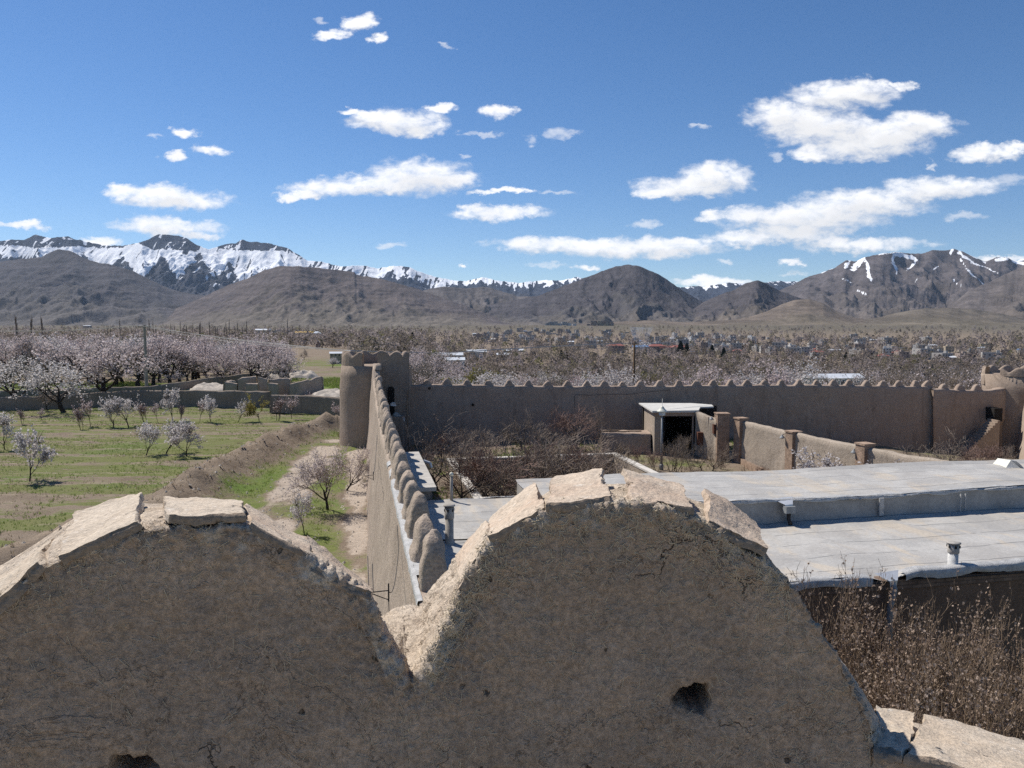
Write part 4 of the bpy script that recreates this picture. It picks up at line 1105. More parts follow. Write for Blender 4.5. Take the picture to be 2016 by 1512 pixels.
# cable along the back wall
cbl = MB()
pts = []
for px, py in ((1132, 779), (1134, 776.5), (1160, 778), (1200, 776), (1240, 776), (1280, 771), (1320, 768)):
    p_, k = back_at(px); pts.append(W(px, py, p_[1] - 0.62))
cbl.tube(pts, 0.016, 5); p_, k = back_at(1131.5); cbl.tube([W(1131.5, 779, p_[1] - 0.62), W(1131.5, 815, p_[1] - 0.75)], 0.02, 5)
o = cbl.build('wall_cable', M['cable']); tag(o, 'dark cable sagging along the upper part of the shaded back wall', 'cable')

# ---- far left corner tower
CT = np.array((-9.75, 54.4))
ct = thing('corner_tower', 'round mud corner tower with scalloped crest where the two long walls meet', 'tower', (*CT, 0))
def drum(c, prof, seed, k=72, amp=0.05, ztop=None):
    V = []
    for (r, z) in prof:
        for j in range(k):
            a = 2 * math.pi * j / k
            zz = z if ztop is None or z < ztop - 1e-3 else z
            V.append((c[0] + r * math.cos(a), c[1] + r * math.sin(a), zz))
    V = np.array(V)
    V = V + vnoise(V, 0.7, amp, 3, seed) + vnoise(V, 4, amp * 0.3, 2, seed)
    F = []
    n_ = len(prof)
    for i in range(n_ - 1):
        for j in range(k): F.append((i * k + j, i * k + (j + 1) % k, (i + 1) * k + (j + 1) % k, (i + 1) * k + j))
    return V, F
def ring_crest(c, r, th, z0, zf, seed, k=220, a0=0.0, a1=2 * math.pi, amp=0.02):
    """parapet ring whose crest height zf(angle) is scalloped"""
    A_ = np.linspace(a0, a1, k)
    V = []
    for a in A_:
        z1 = zf(a)
        for (rr, z) in ((r, z0), (r - 0.01, z0 + (z1 - z0) * 0.4), (r - 0.02, z0 + (z1 - z0) * 0.8), (r - 0.05, z1 - 0.02), (r - th / 2, z1 + 0.02), (r - th + 0.05, z1 - 0.02), (r - th + 0.02, z0 + (z1 - z0) * 0.6), (r - th, z0)):
            V.append((c[0] + rr * math.cos(a), c[1] + rr * math.sin(a), z))
    V = np.array(V); V = V + vnoise(V, 3, amp, 2, seed)
    F = [tuple(q) for q in grid_faces(k, 8)]
    F += [tuple(range(8)), tuple((k - 1) * 8 + j for j in range(8))]
    return V, F
TZ = 5.35
prof = [(2.62, -0.6), (2.60, 0.2)] + [(2.58 - 0.05 * q, z) for q, z in zip(np.linspace(0, 1, 7), np.linspace(0.6, 3.9, 7))] + [(2.515, 3.98), (2.46, 4.6), (2.38, TZ), (2.0, TZ + 0.01), (0.02, TZ)]
V, F = drum(CT, prof, 31, amp=0.012)
add('drum', V, F, M['mud_tower'], ct)
def scallop(n_, lo_, hi_, ph=0.0):
    return lambda a: lo_ + (hi_ - lo_) * (0.5 + 0.5 * math.cos(a * n_ + ph * 2)) ** 0.8
V, F = ring_crest(CT, 2.37, 0.34, TZ - 0.05, scallop(11, 6.03, 6.30, 0.9), 4, a0=math.radians(-60), a1=math.radians(258))
o = add('parapet', V, F, M['mud_tower'], ct)
# flat inner face (towards the fort) with arched door
bx0, bx1 = W(743, 700, 51.6)[0], W(804, 700, 51.6)[0]
fv = []
nx_, nz_ = 50, 60
z_t = lambda q: 6.02 + 0.34 * abs(math.sin(math.pi * (q * 2.4 + 0.08))) ** 0.8
V, F, off = [], [], 0
for yy_ in (51.6, 51.95):
    for i in range(nx_):
        q = i / (nx_ - 1)
        for j in range(nz_):
            w_ = j / (nz_ - 1); V.append((bx0 + (bx1 - bx0) * q, yy_ + 0.1 * q - (0.12 * (1 - w_) if yy_ < 51.8 else 0), -0.5 + (z_t(q) + 0.5) * w_))
V = np.array(V); V = V + vnoise(V, 0.9, 0.04, 3, 8) + vnoise(V, 5, 0.012, 2, 8)
n1_ = nx_ * nz_
F = [tuple(r) for r in grid_faces(nx_, nz_)] + [tuple(r + n1_) for r in grid_faces(nx_, nz_, flip=True)]
for i in range(nx_ - 1):
    a = i * nz_ + nz_ - 1; b_ = a + nz_
    F.append((a, b_, b_ + n1_, a + n1_))
for i in (0, nx_ - 1):
    for j in range(nz_ - 1):
        a = i * nz_ + j; F.append((a, a + 1, a + 1 + n1_, a + n1_))
add('inner_wall', V, F, M['mud_tower'], ct)
blk = MB(); blk.box(bx0 + 0.1, bx1 - 0.02, 51.93, 53.6, -0.4, 5.3); blk.build('stair_block', M['mud_tower'], ct)
def arch_door(px0, px1, py0, py1, Y, mat, parent, nm='doorway', dep=0.08):
    a, b_ = W(px0, py1, Y), W(px1, py1, Y); top = W(px0, py0, Y)[2]
    r = (b_[0] - a[0]) / 2; zc = top - r; pts = [(a[0], a[2]), (b_[0], b_[2])] + [((a[0] + b_[0]) / 2 + r * math.cos(th), zc + r * math.sin(th)) for th in np.linspace(0, math.pi, 14)]
    n_ = len(pts); V = [(x_, Y, z_) for x_, z_ in pts] + [(x_, Y + dep, z_) for x_, z_ in pts]
    F = [tuple(range(n_)), tuple(range(n_, 2 * n_))[::-1]] + [(i, n_ + i, n_ + (i + 1) % n_, (i + 1) % n_) for i in range(n_)]
    return add(nm, V, F, mat, parent, smooth=False)
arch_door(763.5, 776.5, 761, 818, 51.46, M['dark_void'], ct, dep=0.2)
p0 = W(676, 742, 53.6); p1 = W(684, 763, 53.6)
wn_ = MB(); wn_.box(p0[0] - 0.02, p1[0] + 0.02, 53.2, 54.3, p1[2], p0[2]); wn_.build('window_slot', M['door_rust'], ct)
pl = MB(); a = W(768, 820, 50.4); b_ = W(793, 846, 50.4); pl.box(a[0], b_[0], 50.4, 51.5, -0.3, a[2] - 0.02)
pl.build('landing', M['mud_tower'], ct)
for i, (px, py, r_) in enumerate(((783, 822, 0.28), (789, 824, 0.22), (774, 795, 0.20), (779, 817, 0.22))):
    c = W(px, py, 50.9)
    V, F = merlon((c[0], c[1], c[2] - r_ * 0.6), (0.9, 0.43), r_ * 2.2, r_ * 1.5, r_ * 1.6, 0.2, i + 200, 7, 12, 0.05)
    o = add('plastic_sack', V, F, M['cement_white'] if i in (1, 2) else M['cement'], None, at=c)
    tag(o, ('grey sack slumped on the landing below the arched tower door', 'small whitish sack at the right edge of the landing by the arched tower door', 'whitish bag lying inside the arched tower doorway', 'grey bag at the foot of the arched tower doorway')[i], 'sack', 'sacks around the arched tower door')
cp = MB(); a = W(803, 770, 51.3); b_ = W(803, 870, 51.3)
cp.tube([W(803, 768, 51.3), W(801, 800, 51.3), W(803, 845, 51.3), W(806, 885, 50.8)], [0.03, 0.04, 0.05, 0.05], 8)
o = cp.build('bent_pole', M['twig_dry']); tag(o, 'tall thin bent pole leaning where the corner tower meets the back wall', 'pole')

# ---- right corner tower, its stair and the wall that comes back towards us
RT = np.array((39.3, 58.6))
rt = thing('round_tower', 'round mud tower at the right end of the back wall with a dark doorway', 'tower', (*RT, 0))
rp = [(3.0, -3.5), (2.9, -1.5), (2.75, 0.5), (2.62, 2.0), (2.6, 3.2), (2.66, 4.4), (2.3, 4.41), (0.02, 4.4)]
V, F = drum(RT, rp, 51, amp=0.08); add('drum', V, F, M['mud_tower'], rt)
V, F = ring_crest(RT, 2.67, 0.4, 4.35, scallop(12, 4.62, 5.0, 0.9), 9, a0=math.radians(-155), a1=math.radians(60)); add('parapet', V, F, M['mud_tower'], rt)
V, F = ring_crest(RT, 2.67, 0.4, 3.6, scallop(12, 4.62, 5.0, 0.9), 10, a0=math.radians(60), a1=math.radians(172)); add('parapet', V, F, M['mud_tower'], rt)
a = W(1953, 803, 56.2); b_ = W(1968, 826, 56.2)
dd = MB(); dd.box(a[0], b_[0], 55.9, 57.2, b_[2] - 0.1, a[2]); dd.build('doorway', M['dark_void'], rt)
st = MB()
for i in range(14):
    q = i / 14.0; px = 1896 + 66 * q; py = 888 - 66 * q
    c = W(px, py, 55.3); c2 = W(1896 + 66 * (i + 1) / 14.0, py, 55.3)
    st.box(c[0], c2[0] - 0.005, 54.9, 56.1, -3.2, c[2])
st.build('stair', M['mud_tower'], rt)
east = thing('side_wall', 'sunlit mud wall coming towards us at the right edge of the picture', 'wall', (40, 50, 0))
pe = []
for px, py, Y in ((2034, 752, 56.5), (2052, 757, 53), (2090, 757, 48), (2180, 757, 40), (2320, 757, 33)):
    c = W(px, py, Y); pe.append((c[0], c[1], -3.0, c[2] - 0.1))
V, F = sweep(pe, 2.6, 0.6, 0.09, 0.3, 22, 23, 0.05, 0.6)
add('wall_body', V, F, M['mud'], east)
# ------------------------------------------------------------------ flat-roofed building beside our tower
bld = thing('flat_roofed_building', 'long low building with silver felt roofs on two levels inside the fort', 'building', FR3(8, 17, 0))
def roof_patch(n0, n1, s0, s1, z, seed, zfun=None, lip=0.05, nn=150, ns=50, sag_=0.03):
    u_ = np.linspace(n0, n1, nn); v_ = np.linspace(s0, s1, ns)
    U_, V_ = np.meshgrid(u_, v_, indexing='ij')
    X_, Y_ = FR(U_, V_)
    z_ = z + sag_ * fbm(X_ * 0.35, Y_ * 0.35, seed, 3) + 0.012 * fbm(X_ * 1.6, Y_ * 1.6, seed, 3)
    if zfun is not None: z_ = z_ + zfun(U_, V_)
    edge = np.minimum(V_ - s0, s1 - V_)
    z_ = z_ + lip * np.exp(-(edge / 0.16) ** 2)
    return np.stack([X_.ravel(), Y_.ravel(), z_.ravel()], 1), grid_faces(nn, ns)
wob = lambda n: 0.06 * np.sin(n * 0.55 + 1.0) + 0.05 * np.sin(n * 1.3)
zl_ = lambda U_, V_: 0.04 * (U_ - 8) * 0.12 - 0.16 * np.exp(-((U_ - 10.6) / 0.35) ** 2) * np.exp(-((V_ - 13.45) / 0.5) ** 2)
V, F = roof_patch(1.2, 26, 13.45, 17.85, 2.90, 1.0, zl_)
add('roof', V, F, M['felt'], bld, label='lower silver felt roof nearest us')
V, F = roof_patch(1.2, 4.5, 17.86, 21.95, 2.90, 1.0, None)
add('roof', V, F, M['felt'], bld, label='small silver felt roof beside the curtain wall')
hump = lambda U_, V_: 0.035 * np.sin((U_ - 5) * 0.6) + 0.0 * sstep(14, 21, U_) * sstep(18.5, 21.5, V_) - 0.07 * np.exp(-((U_ - 9.0) / 0.3) ** 2) * np.exp(-((V_ - 17.86) / 0.35) ** 2)
V, F = roof_patch(4.5, 26, 17.84, 21.7, 3.50, 6.0, hump)
add('roof', V, F, M['felt'], bld, label='upper silver felt roof behind the step')
# rolled front edges of felt
def edge_roll(n0, n1, s0, z, seed, drop=0.14, zf=None, r=0.05, out=0.06):
    N_ = np.linspace(n0, n1, 160); V = []
    for n_ in N_:
        zz = z + (float(zf(np.array(n_), np.array(s0 + 0.02))) if zf is not None else 0) + 0.01 * math.sin(n_ * 5.1)
        for (ds, dz) in ((0.16, 0.03), (0.05, 0.03), (-out * 0.6, 0.018), (-out, -0.012), (-out - 0.012, -drop * 0.6 - 0.03 * math.sin(n_ * 2.1)), (-out - 0.005, -drop - 0.03 * math.sin(n_ * 3.3))):
            x_, y_ = FR(n_, s0 + ds); V.append((x_, y_, zz + dz))
    V = np.array(V); V = V + vnoise(V, 4, 0.018, 3, seed)
    return V, grid_faces(160, 6, flip=True)
V, F = edge_roll(1.3, 10.2, 13.45, 2.92, 3, zf=zl_); add('felt_edge', V, F, M['felt_edge'], bld)
V, F = edge_roll(10.95, 26, 13.45, 2.98, 4, zf=zl_); add('felt_edge', V, F, M['felt_edge'], bld)
V, F = edge_roll(4.5, 26, 17.84, 3.52, 5, 0.05, zf=hump, out=0.03); add('felt_edge', V, F, M['felt_edge'], bld)
V, F = edge_roll(1.3, 4.5, 21.95, 2.92, 6, 0.02, out=-0.2); add('felt_edge', V, F, M['felt_edge'], bld)
# step between the roofs
up_ = []
N_ = np.linspace(4.5, 26, 160)
for n_ in N_:
    for q in np.linspace(0, 1, 8):
        x_, y_ = FR(n_, 17.85 - 0.10 * (1 - q) ** 2 + 0.012 * math.sin(n_ * 7)); up_.append((x_, y_, 2.9 + q * 0.62 + float(hump(np.array(n_), np.array(17.86))) * q))
V = np.array(up_); V = V + vnoise(V, 1.5, 0.018, 3, 7)
add('step_wall', V, grid_faces(160, 8, flip=True), M['felt_side'], bld)
for n_ in (6.3, 7.9, 9.3 + 1.6, 13.6, 16.1, 16.25):
    sm_ = MB(); sm_.fbox(n_, n_ + 0.02 if n_ != 13.6 else n_ + 0.13, 17.70, 17.74, 2.98, 3.46); sm_.build('felt_lap', M['felt_edge'] if n_ > 11 else M['cable'], bld)
ew = MB(); ew.fbox(4.52, 4.66, 17.9, 21.62, 2.5, 3.44); ew.build('end_wall', M['felt_side'], bld)
# walls below
wl = MB(); wl.fbox(1.3, 26, 13.5, 13.9, -0.2, 2.62); wl.build('wall', M['brown_wall'], bld)
wl = MB(); wl.fbox(1.3, 26, 13.46, 13.9, 2.62, 2.82); wl.build('brick_course', M['brick_house'], bld)
wl = MB(); wl.fbox(1.3, 4.4, 21.7, 21.9, -0.2, 2.85); wl.fbox(4.6, 26, 21.3, 21.6, -0.2, 3.4); wl.build('wall', M['mud_tower'], bld)
cab = MB()
cab.tube([FR3(n_, 13.43, 2.66 + 0.012 * n_ - 0.05 * math.sin(n_ * 1.2)) for n_ in np.linspace(8, 10.4, 14)], 0.012, 5)
cab.tube([FR3(n_, 13.43, 2.76 + 0.006 * n_ - 0.06 * math.sin((n_ - 11) * 0.45)) for n_ in np.linspace(11, 16, 16)], 0.012, 5)
o = cab.build('eaves_cable', M['cable']); tag(o, 'black cable stapled along the brick eaves of the silver-roofed building', 'cable')
# rainwater outlet and downpipe at the eaves, rain head on the step
dp = MB(); pn_ = 10.62
dp.tube([FR3(pn_, 13.62, 2.86), FR3(pn_, 13.36, 2.84), FR3(pn_, 13.30, 2.7), FR3(pn_ - 0.03, 13.36, 2.3), FR3(pn_ - 0.02, 13.36, 0)], 0.062, 10)
dp.build('downpipe', M['metal_grey'], bld, smooth=True)
dp = MB(); c = FR3(pn_ - 0.02, 13.42, 2.84)
dp.put(np.array([FR3(pn_ - .28, 13.55, 2.96), FR3(pn_ + .28, 13.55, 3.0), FR3(pn_ + .09, 13.32, 2.87), FR3(pn_ - .09, 13.32, 2.86), FR3(pn_ - .07, 13.33, 2.72), FR3(pn_ + .07, 13.33, 2.73)]), [(0, 1, 2, 3), (3, 2, 5, 4)])
dp.build('gutter_outlet', M['metal_bright'], bld)
rh = W(1548, 1000, 19.55); rn, rs_ = fort_ns(rh[0], rh[1])
dp = MB(); dp.put(np.array([FR3(rn - .3, 17.95, 3.53), FR3(rn + .3, 17.95, 3.56), FR3(rn + .11, 17.62, 3.44), FR3(rn - .11, 17.62, 3.43), FR3(rn - .1, 17.6, 3.32), FR3(rn + .1, 17.6, 3.33)]), [(0, 1, 2, 3), (3, 2, 5, 4)])
dp.build('gutter_outlet', M['metal_bright'], bld)
dp = MB(); dp.fbox(rn - .13, rn + .13, 17.52, 17.7, 3.22, 3.4); dp.build('rain_head', M['metal_grey'], bld)
dp = MB(); dp.tube([FR3(rn, 17.62, 3.22), FR3(rn, 17.62, 3.05), FR3(rn - 0.02, 17.5, 2.95)], [0.055, 0.05, 0.055], 10); dp.build('downpipe', M['metal_dark'], bld, smooth=True)
# flues
def flue(px, pyb, pyt, Y, label, capm, pipem, tall):
    b_ = W(px, pyb, Y); top = W(px, pyt, Y)[2]; H_ = top - b_[2]; r = 0.10
    f_ = thing('flue_pipe', label, 'flue', b_)
    a = MB(); a.lathe(b_, [(r * 1.9, -0.05), (r * 1.5, 0.03), (r, 0.08), (r, H_ * 0.72)], 20); a.build('pipe', pipem, f_, smooth=True)
    a = MB()
    a.lathe(b_, [(r * 1.12, H_ * 0.66), (r * 1.15, H_ * 0.68), (r * 1.15, H_ * 0.93), (r * 1.05, H_ * 0.93)], 20); a.build('collar', capm, f_, smooth=True)
    a = MB(); a.lathe(b_, [(r * 1.1, H_ * 0.955), (r * 1.38, H_ * 0.96), (r * 1.42, H_ * 0.985), (r * 1.0, H_ * 1.005), (r * 0.1, H_ * 1.012)], 20); a.build('cap', capm, f_, smooth=True)
    for j in range(6):
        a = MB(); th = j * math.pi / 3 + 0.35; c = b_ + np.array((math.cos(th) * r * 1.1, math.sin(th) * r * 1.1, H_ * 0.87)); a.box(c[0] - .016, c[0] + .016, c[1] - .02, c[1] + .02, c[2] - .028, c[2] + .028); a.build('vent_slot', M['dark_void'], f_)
flue(885, 1074, 993, 17.8, 'tall grey flue pipe with capped top on the small roof by the curtain wall', M['cement'], M['cement'], True)
flue(1875, 1128, 1067, 15.85, 'short whitewashed flue pipe with brown cap near the eaves of the lower silver roof', M['cement'], M['cement_white'], False)
v_ = W(889, 990, 22.0); vt = thing('vent_pipe', 'slim grey pipe with a white knob at the far edge of the small silver roof', 'pipe', v_)
a = MB(); a.tube([v_ - np.array((0, 0, .3)), v_ + np.array((0, 0, 0.82))], 0.045, 12); a.build('pipe', M['cement'], vt, smooth=True)
a = MB(); a.lathe(v_ + np.array((0, 0, 0.8)), [(0.05, 0), (0.062, 0.03), (0.055, 0.08), (0.02, 0.105)], 14); a.build('cap', M['metal_white'], vt, smooth=True)
# white roof light
rl = thing('roof_light', 'white-painted humped roof light at the far right end of the silver roofs', 'roof light', W(1985, 925, 24.6))
def P_(px, py, Y=24.4): return W(px, py, Y)
ridge0, ridge1 = P_(1964, 902, 25.0), P_(1990, 906, 24.5)
base = [P_(1948, 921, 25.0), P_(1976, 928, 24.2), P_(2016, 925, 24.2), P_(1990, 918, 25.6)]
V = [base[0], base[1], ridge1, ridge0, base[2], P_(2011, 916, 24.25), P_(2001, 908, 24.3), P_(1992, 905, 25.4), P_(2006, 912, 25.6), base[3]]
V += [v2 - np.array((0, 0, 0.5)) for v2 in (base[0], base[1], base[2])]
add('side_panel', [V[i] for i in (0, 1, 2, 3, 10, 11)], [(0, 1, 2, 3), (0, 4, 5, 1)], M['metal_white'], rl, smooth=False)
add('hood', [V[i] for i in (1, 4, 5, 6, 2, 7, 3, 8, 11, 12)], [(0, 1, 2, 3, 4), (4, 3, 5, 6), (3, 2, 7, 5), (0, 8, 9, 1)], M['felt_edge'], rl, smooth=False)
# lean-to against the curtain wall
lt = thing('lean_to_shed', 'narrow lean-to with a pale flat roof against the inner side of the curtain wall', 'shed', FR3(1.8, 25, 0))
a = MB(); a.fbox(1.25, 2.20, 22.05, 28.6, 3.22, 3.34); a.build('roof', M['roof_wash'], lt)
a = MB(); a.fbox(1.3, 2.08, 22.25, 28.4, -0.2, 3.219); a.build('wall', M['concrete'], lt)
a = MB(); a.tube([FR3(2.2, 26.5, 3.35), FR3(2.42, 26.4, 3.28)], 0.05, 8); a.tube([FR3(2.42, 26.4, 3.28), FR3(2.46, 26.38, 3.12)], 0.05, 8); a.build('spout', M['metal_bright'], lt)

# ---- sunken court
sc_ = thing('sunken_court', 'sunken garden court edged with white stone coping among the bare trees', 'courtyard', FR3(10, 38, 0))
for (n0, n1, s0, s1) in ((5.0, 15.4, 43.5, 43.9), (5.0, 5.4, 33.0, 43.48), (15.0, 15.4, 33.0, 43.48), (5.42, 14.98, 33.0, 33.4)):
    a = MB(); a.fbox(n0 + .03, n1 - .03, s0 + .03, s1 - .03, -1.3, 0.30); a.build('retaining_wall', M['mud_pale'], sc_)
    a = MB(); a.fbox(n0, n1, s0, s1, 0.302, 0.40); a.build('coping', M['coping'], sc_)

# ---- garden shed, platform, gate pillars
shd = thing('open_shed', 'open-fronted garden shed with a pale flat roof against the back wall', 'shed', (10.4, 49, 0))
zS = gz(10, 48)
xl0, xl1 = W(1268, 805, 52.0), W(1289, 812, 47.6)
xr1 = W(1364, 812, 47.6)
roofz = W(1300, 809, 47.6)[2]
def quad_wall(p0, p1, z0, z1, th, nm, mat, parent, z1b=None):
    d = np.array((p1[0] - p0[0], p1[1] - p0[1])); d = d / np.linalg.norm(d); n_ = np.array((d[1], -d[0])) * th
    z1b = z1 if z1b is None else z1b
    c = [(p0[0], p0[1]), (p1[0], p1[1]), (p1[0] + n_[0], p1[1] + n_[1]), (p0[0] + n_[0], p0[1] + n_[1])]
    b_ = MB(); b_.box8([(*q, z0) for q in c] + [(*c[0], z1), (*c[1], z1b), (*c[2], z1b), (*c[3], z1)])
    return b_.build(nm, mat, parent)
quad_wall((xl0[0], 52.6), (xl1[0], 47.6), zS - .3, roofz - .08, -0.35, 'wall', M['mud_pale'], shd)
jx0 = W(1303, 812, 47.6)[0]; jx1 = W(1366, 812, 47.6)[0]
a = MB(); a.box(xl1[0] + 0.36, jx0, 47.62, 48.0, zS - .3, roofz - .09); a.build('jamb', M['mud'], shd)
a = MB(); a.box(xl1[0] - 0.02, jx1 + .1, 47.55, 47.95, roofz - .32, roofz - .08); a.build('lintel', M['mud_back'], shd)
a = MB(); a.box(xl1[0], jx1 + 2.6, 51.9, 52.2, zS - .3, roofz - .1); a.build('rear_wall', M['dark_void'], shd)  # near-black wall painted for the shade deep inside the shed
rw1 = W(1398, 820, 47.9)
quad_wall((jx1 + 1.0, 51.8), (jx1, 47.6), zS - .3, roofz - .1, 0.1, 'wall', M['mud_back'], shd)
rb = [(xl0[0] - .25, 52.7), (xl1[0] - .2, 47.35), (jx1 + .25, 47.45), (jx1 + 1.0, 50.0), (jx1 + 1.9, 50.1), (jx1 + 2.0, 51.0), (jx1 + 1.0, 52.6)]
V = [(x_, y_, roofz + 0.03 * (i % 3)) for i, (x_, y_) in enumerate(rb)] + [(x_, y_, roofz - .079) for x_, y_ in rb]
n_ = len(rb)
add('roof', V, [tuple(range(n_)), tuple(range(n_, 2 * n_))[::-1]] + [(i, n_ + i, n_ + (i + 1) % n_, (i + 1) % n_) for i in range(n_)], M['plaster_white'], shd, smooth=False)
gw = thing('gate_side_wall', 'sunlit mud wall with small openings between the open shed and the brick gate pillar', 'wall', (12.5, 47, 0))
wz0, wz1 = roofz - .05, W(1400, 826, 45.5)[2]
V, F = sweep([(jx1 + 0.2, 47.4, zS - .3, wz0), (W(1394, 820, 46.3)[0], 46.3, zS - .3, wz0 - .15), (W(1415, 826, 45.4)[0], 45.4, zS - .3, wz1)], 0.4, 0.3, 0.03, 0.25, 10, 41)
add('wall_body', V, F, M['mud_pale'], gw)
for px, y0, y1, Y, w_ in ((1381, 850, 875, 46.75, 0.24), (1407, 835, 853, 45.6, 0.07)):
    p_ = W(px, y0, Y); a = MB(); a.box(p_[0] - w_ - .06, p_[0] + w_ - 0.06, Y - .32, Y + .02, W(px, y1, Y)[2], p_[2]); a.build('opening', M['door_rust'], gw)
a = MB(); p_ = W(1396, 822, 46.2); a.box(p_[0] - .1, p_[0] + .08, 46.0, 46.3, zS - .2, p_[2] + .05); a.build('pilaster', M['mud_back'], gw)
# brick pillars
def pillar(px0, px1, pyt, pyb, Y, parent, wdt=None, nm='brick_pillar', mat=None):
    a = W(px0, pyt, Y); b_ = W(px1, pyt, Y); zb = gz(a[0], Y) - .3
    w_ = b_[0] - a[0]
    bm = MB(); bm.box(a[0], b_[0], Y, Y + w_, zb, a[2] - 0.07); bm.box(a[0] - .03, b_[0] + .03, Y - .03, Y + w_ + .03, a[2] - 0.069, a[2]); 
    return bm.build(nm, mat or M['brick_pillar'], parent)
gp = thing('gate_pillar', 'square brick gate pillar left of the garden gateway', 'pillar', W(1425, 900, 45.2))
pillar(1413, 1437, 814, 903, 45.0, gp, nm='shaft')
yw = thing('yard_wall', 'sunlit mud wall with brick pillars running from the gateway towards the silver roofs', 'wall', (15, 40, 0))
PW = [(1462, 826, 44.6), (1567, 851, 39.6), (1708, 880, 34.6), (1850, 905, 31.2), (1990, 922, 29.0)]
path = []
for px, py, Y in PW:
    c = W(px, py + 2, Y); path.append((c[0], Y, gz(c[0], Y) - .4, c[2] - 0.06))
V, F = sweep(path, 0.42, 0.34, 0.035, 0.2, 14, 47, 0.10, 1.0, 0.03)
add('wall_body', V, F, M['mud_pale'], yw)
for i_, (px0, px1, pt, Y) in enumerate(((1450, 1468, 822, 44.6), (1551, 1574, 848, 39.7), (1689, 1718, 872, 34.7))):
    tp = W((px0 + px1) / 2, pt, Y); d_ = np.array((1.35, -5.0)); d_ /= np.linalg.norm(d_); q_ = np.array((-d_[1], d_[0]))
    zb_ = gz(tp[0], Y) - .4
    def ob(bm, l_, w_, z0, z1):
        cc = [tp[:2] + d_ * (-l_) + q_ * (-w_), tp[:2] + d_ * l_ + q_ * (-w_), tp[:2] + d_ * l_ + q_ * w_, tp[:2] + d_ * (-l_) + q_ * w_]
        bm.box8([(*c_, z0) for c_ in cc] + [(*c_, z1) for c_ in cc])
    bm = MB(); ob(bm, 0.30, 0.28, zb_, tp[2] - .08); ob(bm, 0.34, 0.32, tp[2] - .079, tp[2]); bm.build('brick_pillar', M['brick_pillar'], yw)
    if False:
        bm = MB(); cc_ = tp[:2] + q_ * -0.55; bm.box8([(*(cc_ + d_ * u_ + q_ * v_), z_) for z_ in (tp[2] - .07, tp[2] - .01) for u_, v_ in ((-.25, -.22), (.25, -.22), (.25, .2), (-.25, .2))]); bm.build('cap_slab', M['brick_pillar'], yw)
kb = MB(); a = W(1466, 901, 44.4); b_ = W(1513, 922, 40.9)
kb2 = quad_wall((a[0] - .2, 44.3), (b_[0] - .25, 40.9), gz(a[0], 44) - .2, a[2], 0.15, 'brick_kerb', M['brick_pillar'], yw, b_[2])
def wall_lamp(px, py, Y, out, label):
    c = W(px, py, Y); t_ = thing('wall_lamp', label, 'lamp', c, 'lamps on the garden walls')
    e = c + np.array((out, 0.0, 0.12)); a = MB(); a.tube([e, (e + c) / 2 + np.array((0, 0, .14)), c + np.array((0, 0, .1))], 0.014, 6); a.build('arm', M['metal_dark'], t_)
    a = MB(); a.lathe(c + np.array((0, 0, -.06)), [(0.15, 0.0), (0.13, 0.03), (0.07, 0.10), (0.03, 0.15), (0.02, 0.19)], 14); a.build('shade', M['metal_grey'], t_, smooth=True)
    a = MB(); a.lathe(c + np.array((0, 0, -.12)), [(0.01, 0.0), (0.05, 0.03), (0.05, 0.08)], 10); a.build('bulb', M['lamp_glass'], t_, smooth=True)
wall_lamp(1540, 860, 40.0, 0.5, 'small bell-shaped wall lamp beside the middle brick pillar')
wall_lamp(1681, 889, 35.0, 0.5, 'small bell-shaped wall lamp beside the brick pillar nearest the silver roofs')
wall_lamp(1401, 824, 45.4, 0.25, 'small bright wall lamp on the wall next to the gate pillar')
pf = thing('low_platform', 'low mud platform with a pale top in front of the shed and back wall', 'platform', W(1235, 870, 49))
a0, a1 = W(1186, 853, 48.6), W(1288, 857, 47.9)
V, F = sweep([(a0[0], 49.4, -0.4, a0[2]), (a1[0] - .1, 49.2, -0.4, a0[2])], 1.9, 1.7, 0.05, 0.3, 8, 61, 0.05)
add('body', V, F, M['mud_back'], pf)
a = MB()
R1 = random.Random(8)
for i in range(7):
    x0 = a0[0] + R1.uniform(0, 2.6); y0 = 48.7 + R1.uniform(0, .9); a.tube([(x0, y0, a0[2] + .07), (x0 + R1.uniform(.6, 1.3), y0 + R1.uniform(-.2, .2), a0[2] + .08)], 0.035, 6)
o = a.build('loose_sticks', M['twig_dry']); tag(o, 'pale sticks lying on the low mud platform', 'sticks')
# lamp post
lb = W(1302, 926, 42.5); lb[2] = gz(lb[0], 42.5); ltz = W(1302, 797, 42.5)[2]
lp = thing('lamp_post', 'grey garden lamp post with a cream pagoda-shaped lantern in front of the shed', 'lamp post', lb)
zz = W(1302, 818, 42.5)[2]
a = MB(); a.tube([lb, (lb[0], lb[1], zz)], [0.075, 0.055], 12); a.lathe(lb, [(0.12, 0), (0.12, 0.3), (0.08, 0.34)], 12); a.build('pole', M['metal_grey'], lp, smooth=True)
c = np.array((lb[0], lb[1], zz)); a = MB()
a.lathe(c, [(0.10, 0.0), (0.17, 0.02), (0.17, 0.06), (0.12, 0.07), (0.18, 0.09), (0.18, 0.13), (0.13, 0.14), (0.19, 0.16), (0.19, 0.2), (0.16, 0.22)], 16); a.build('lantern', M['lamp_glass'], lp, smooth=True)
a = MB(); a.lathe(c, [(0.31, 0.23), (0.29, 0.26), (0.17, 0.36), (0.11, 0.44), (0.10, 0.48), (0.05, 0.52), (0.012, 0.54), (0.01, 0.95)], 16); a.build('hood', M['metal_white'], lp, smooth=True)
a = MB(); a.tube([c + np.array((.14, -.03, -.02)), c + np.array((.16, -.05, -.8)), c + np.array((.08, -.03, -1.5))], 0.012, 5); a.build('flex', M['cable'], lp)

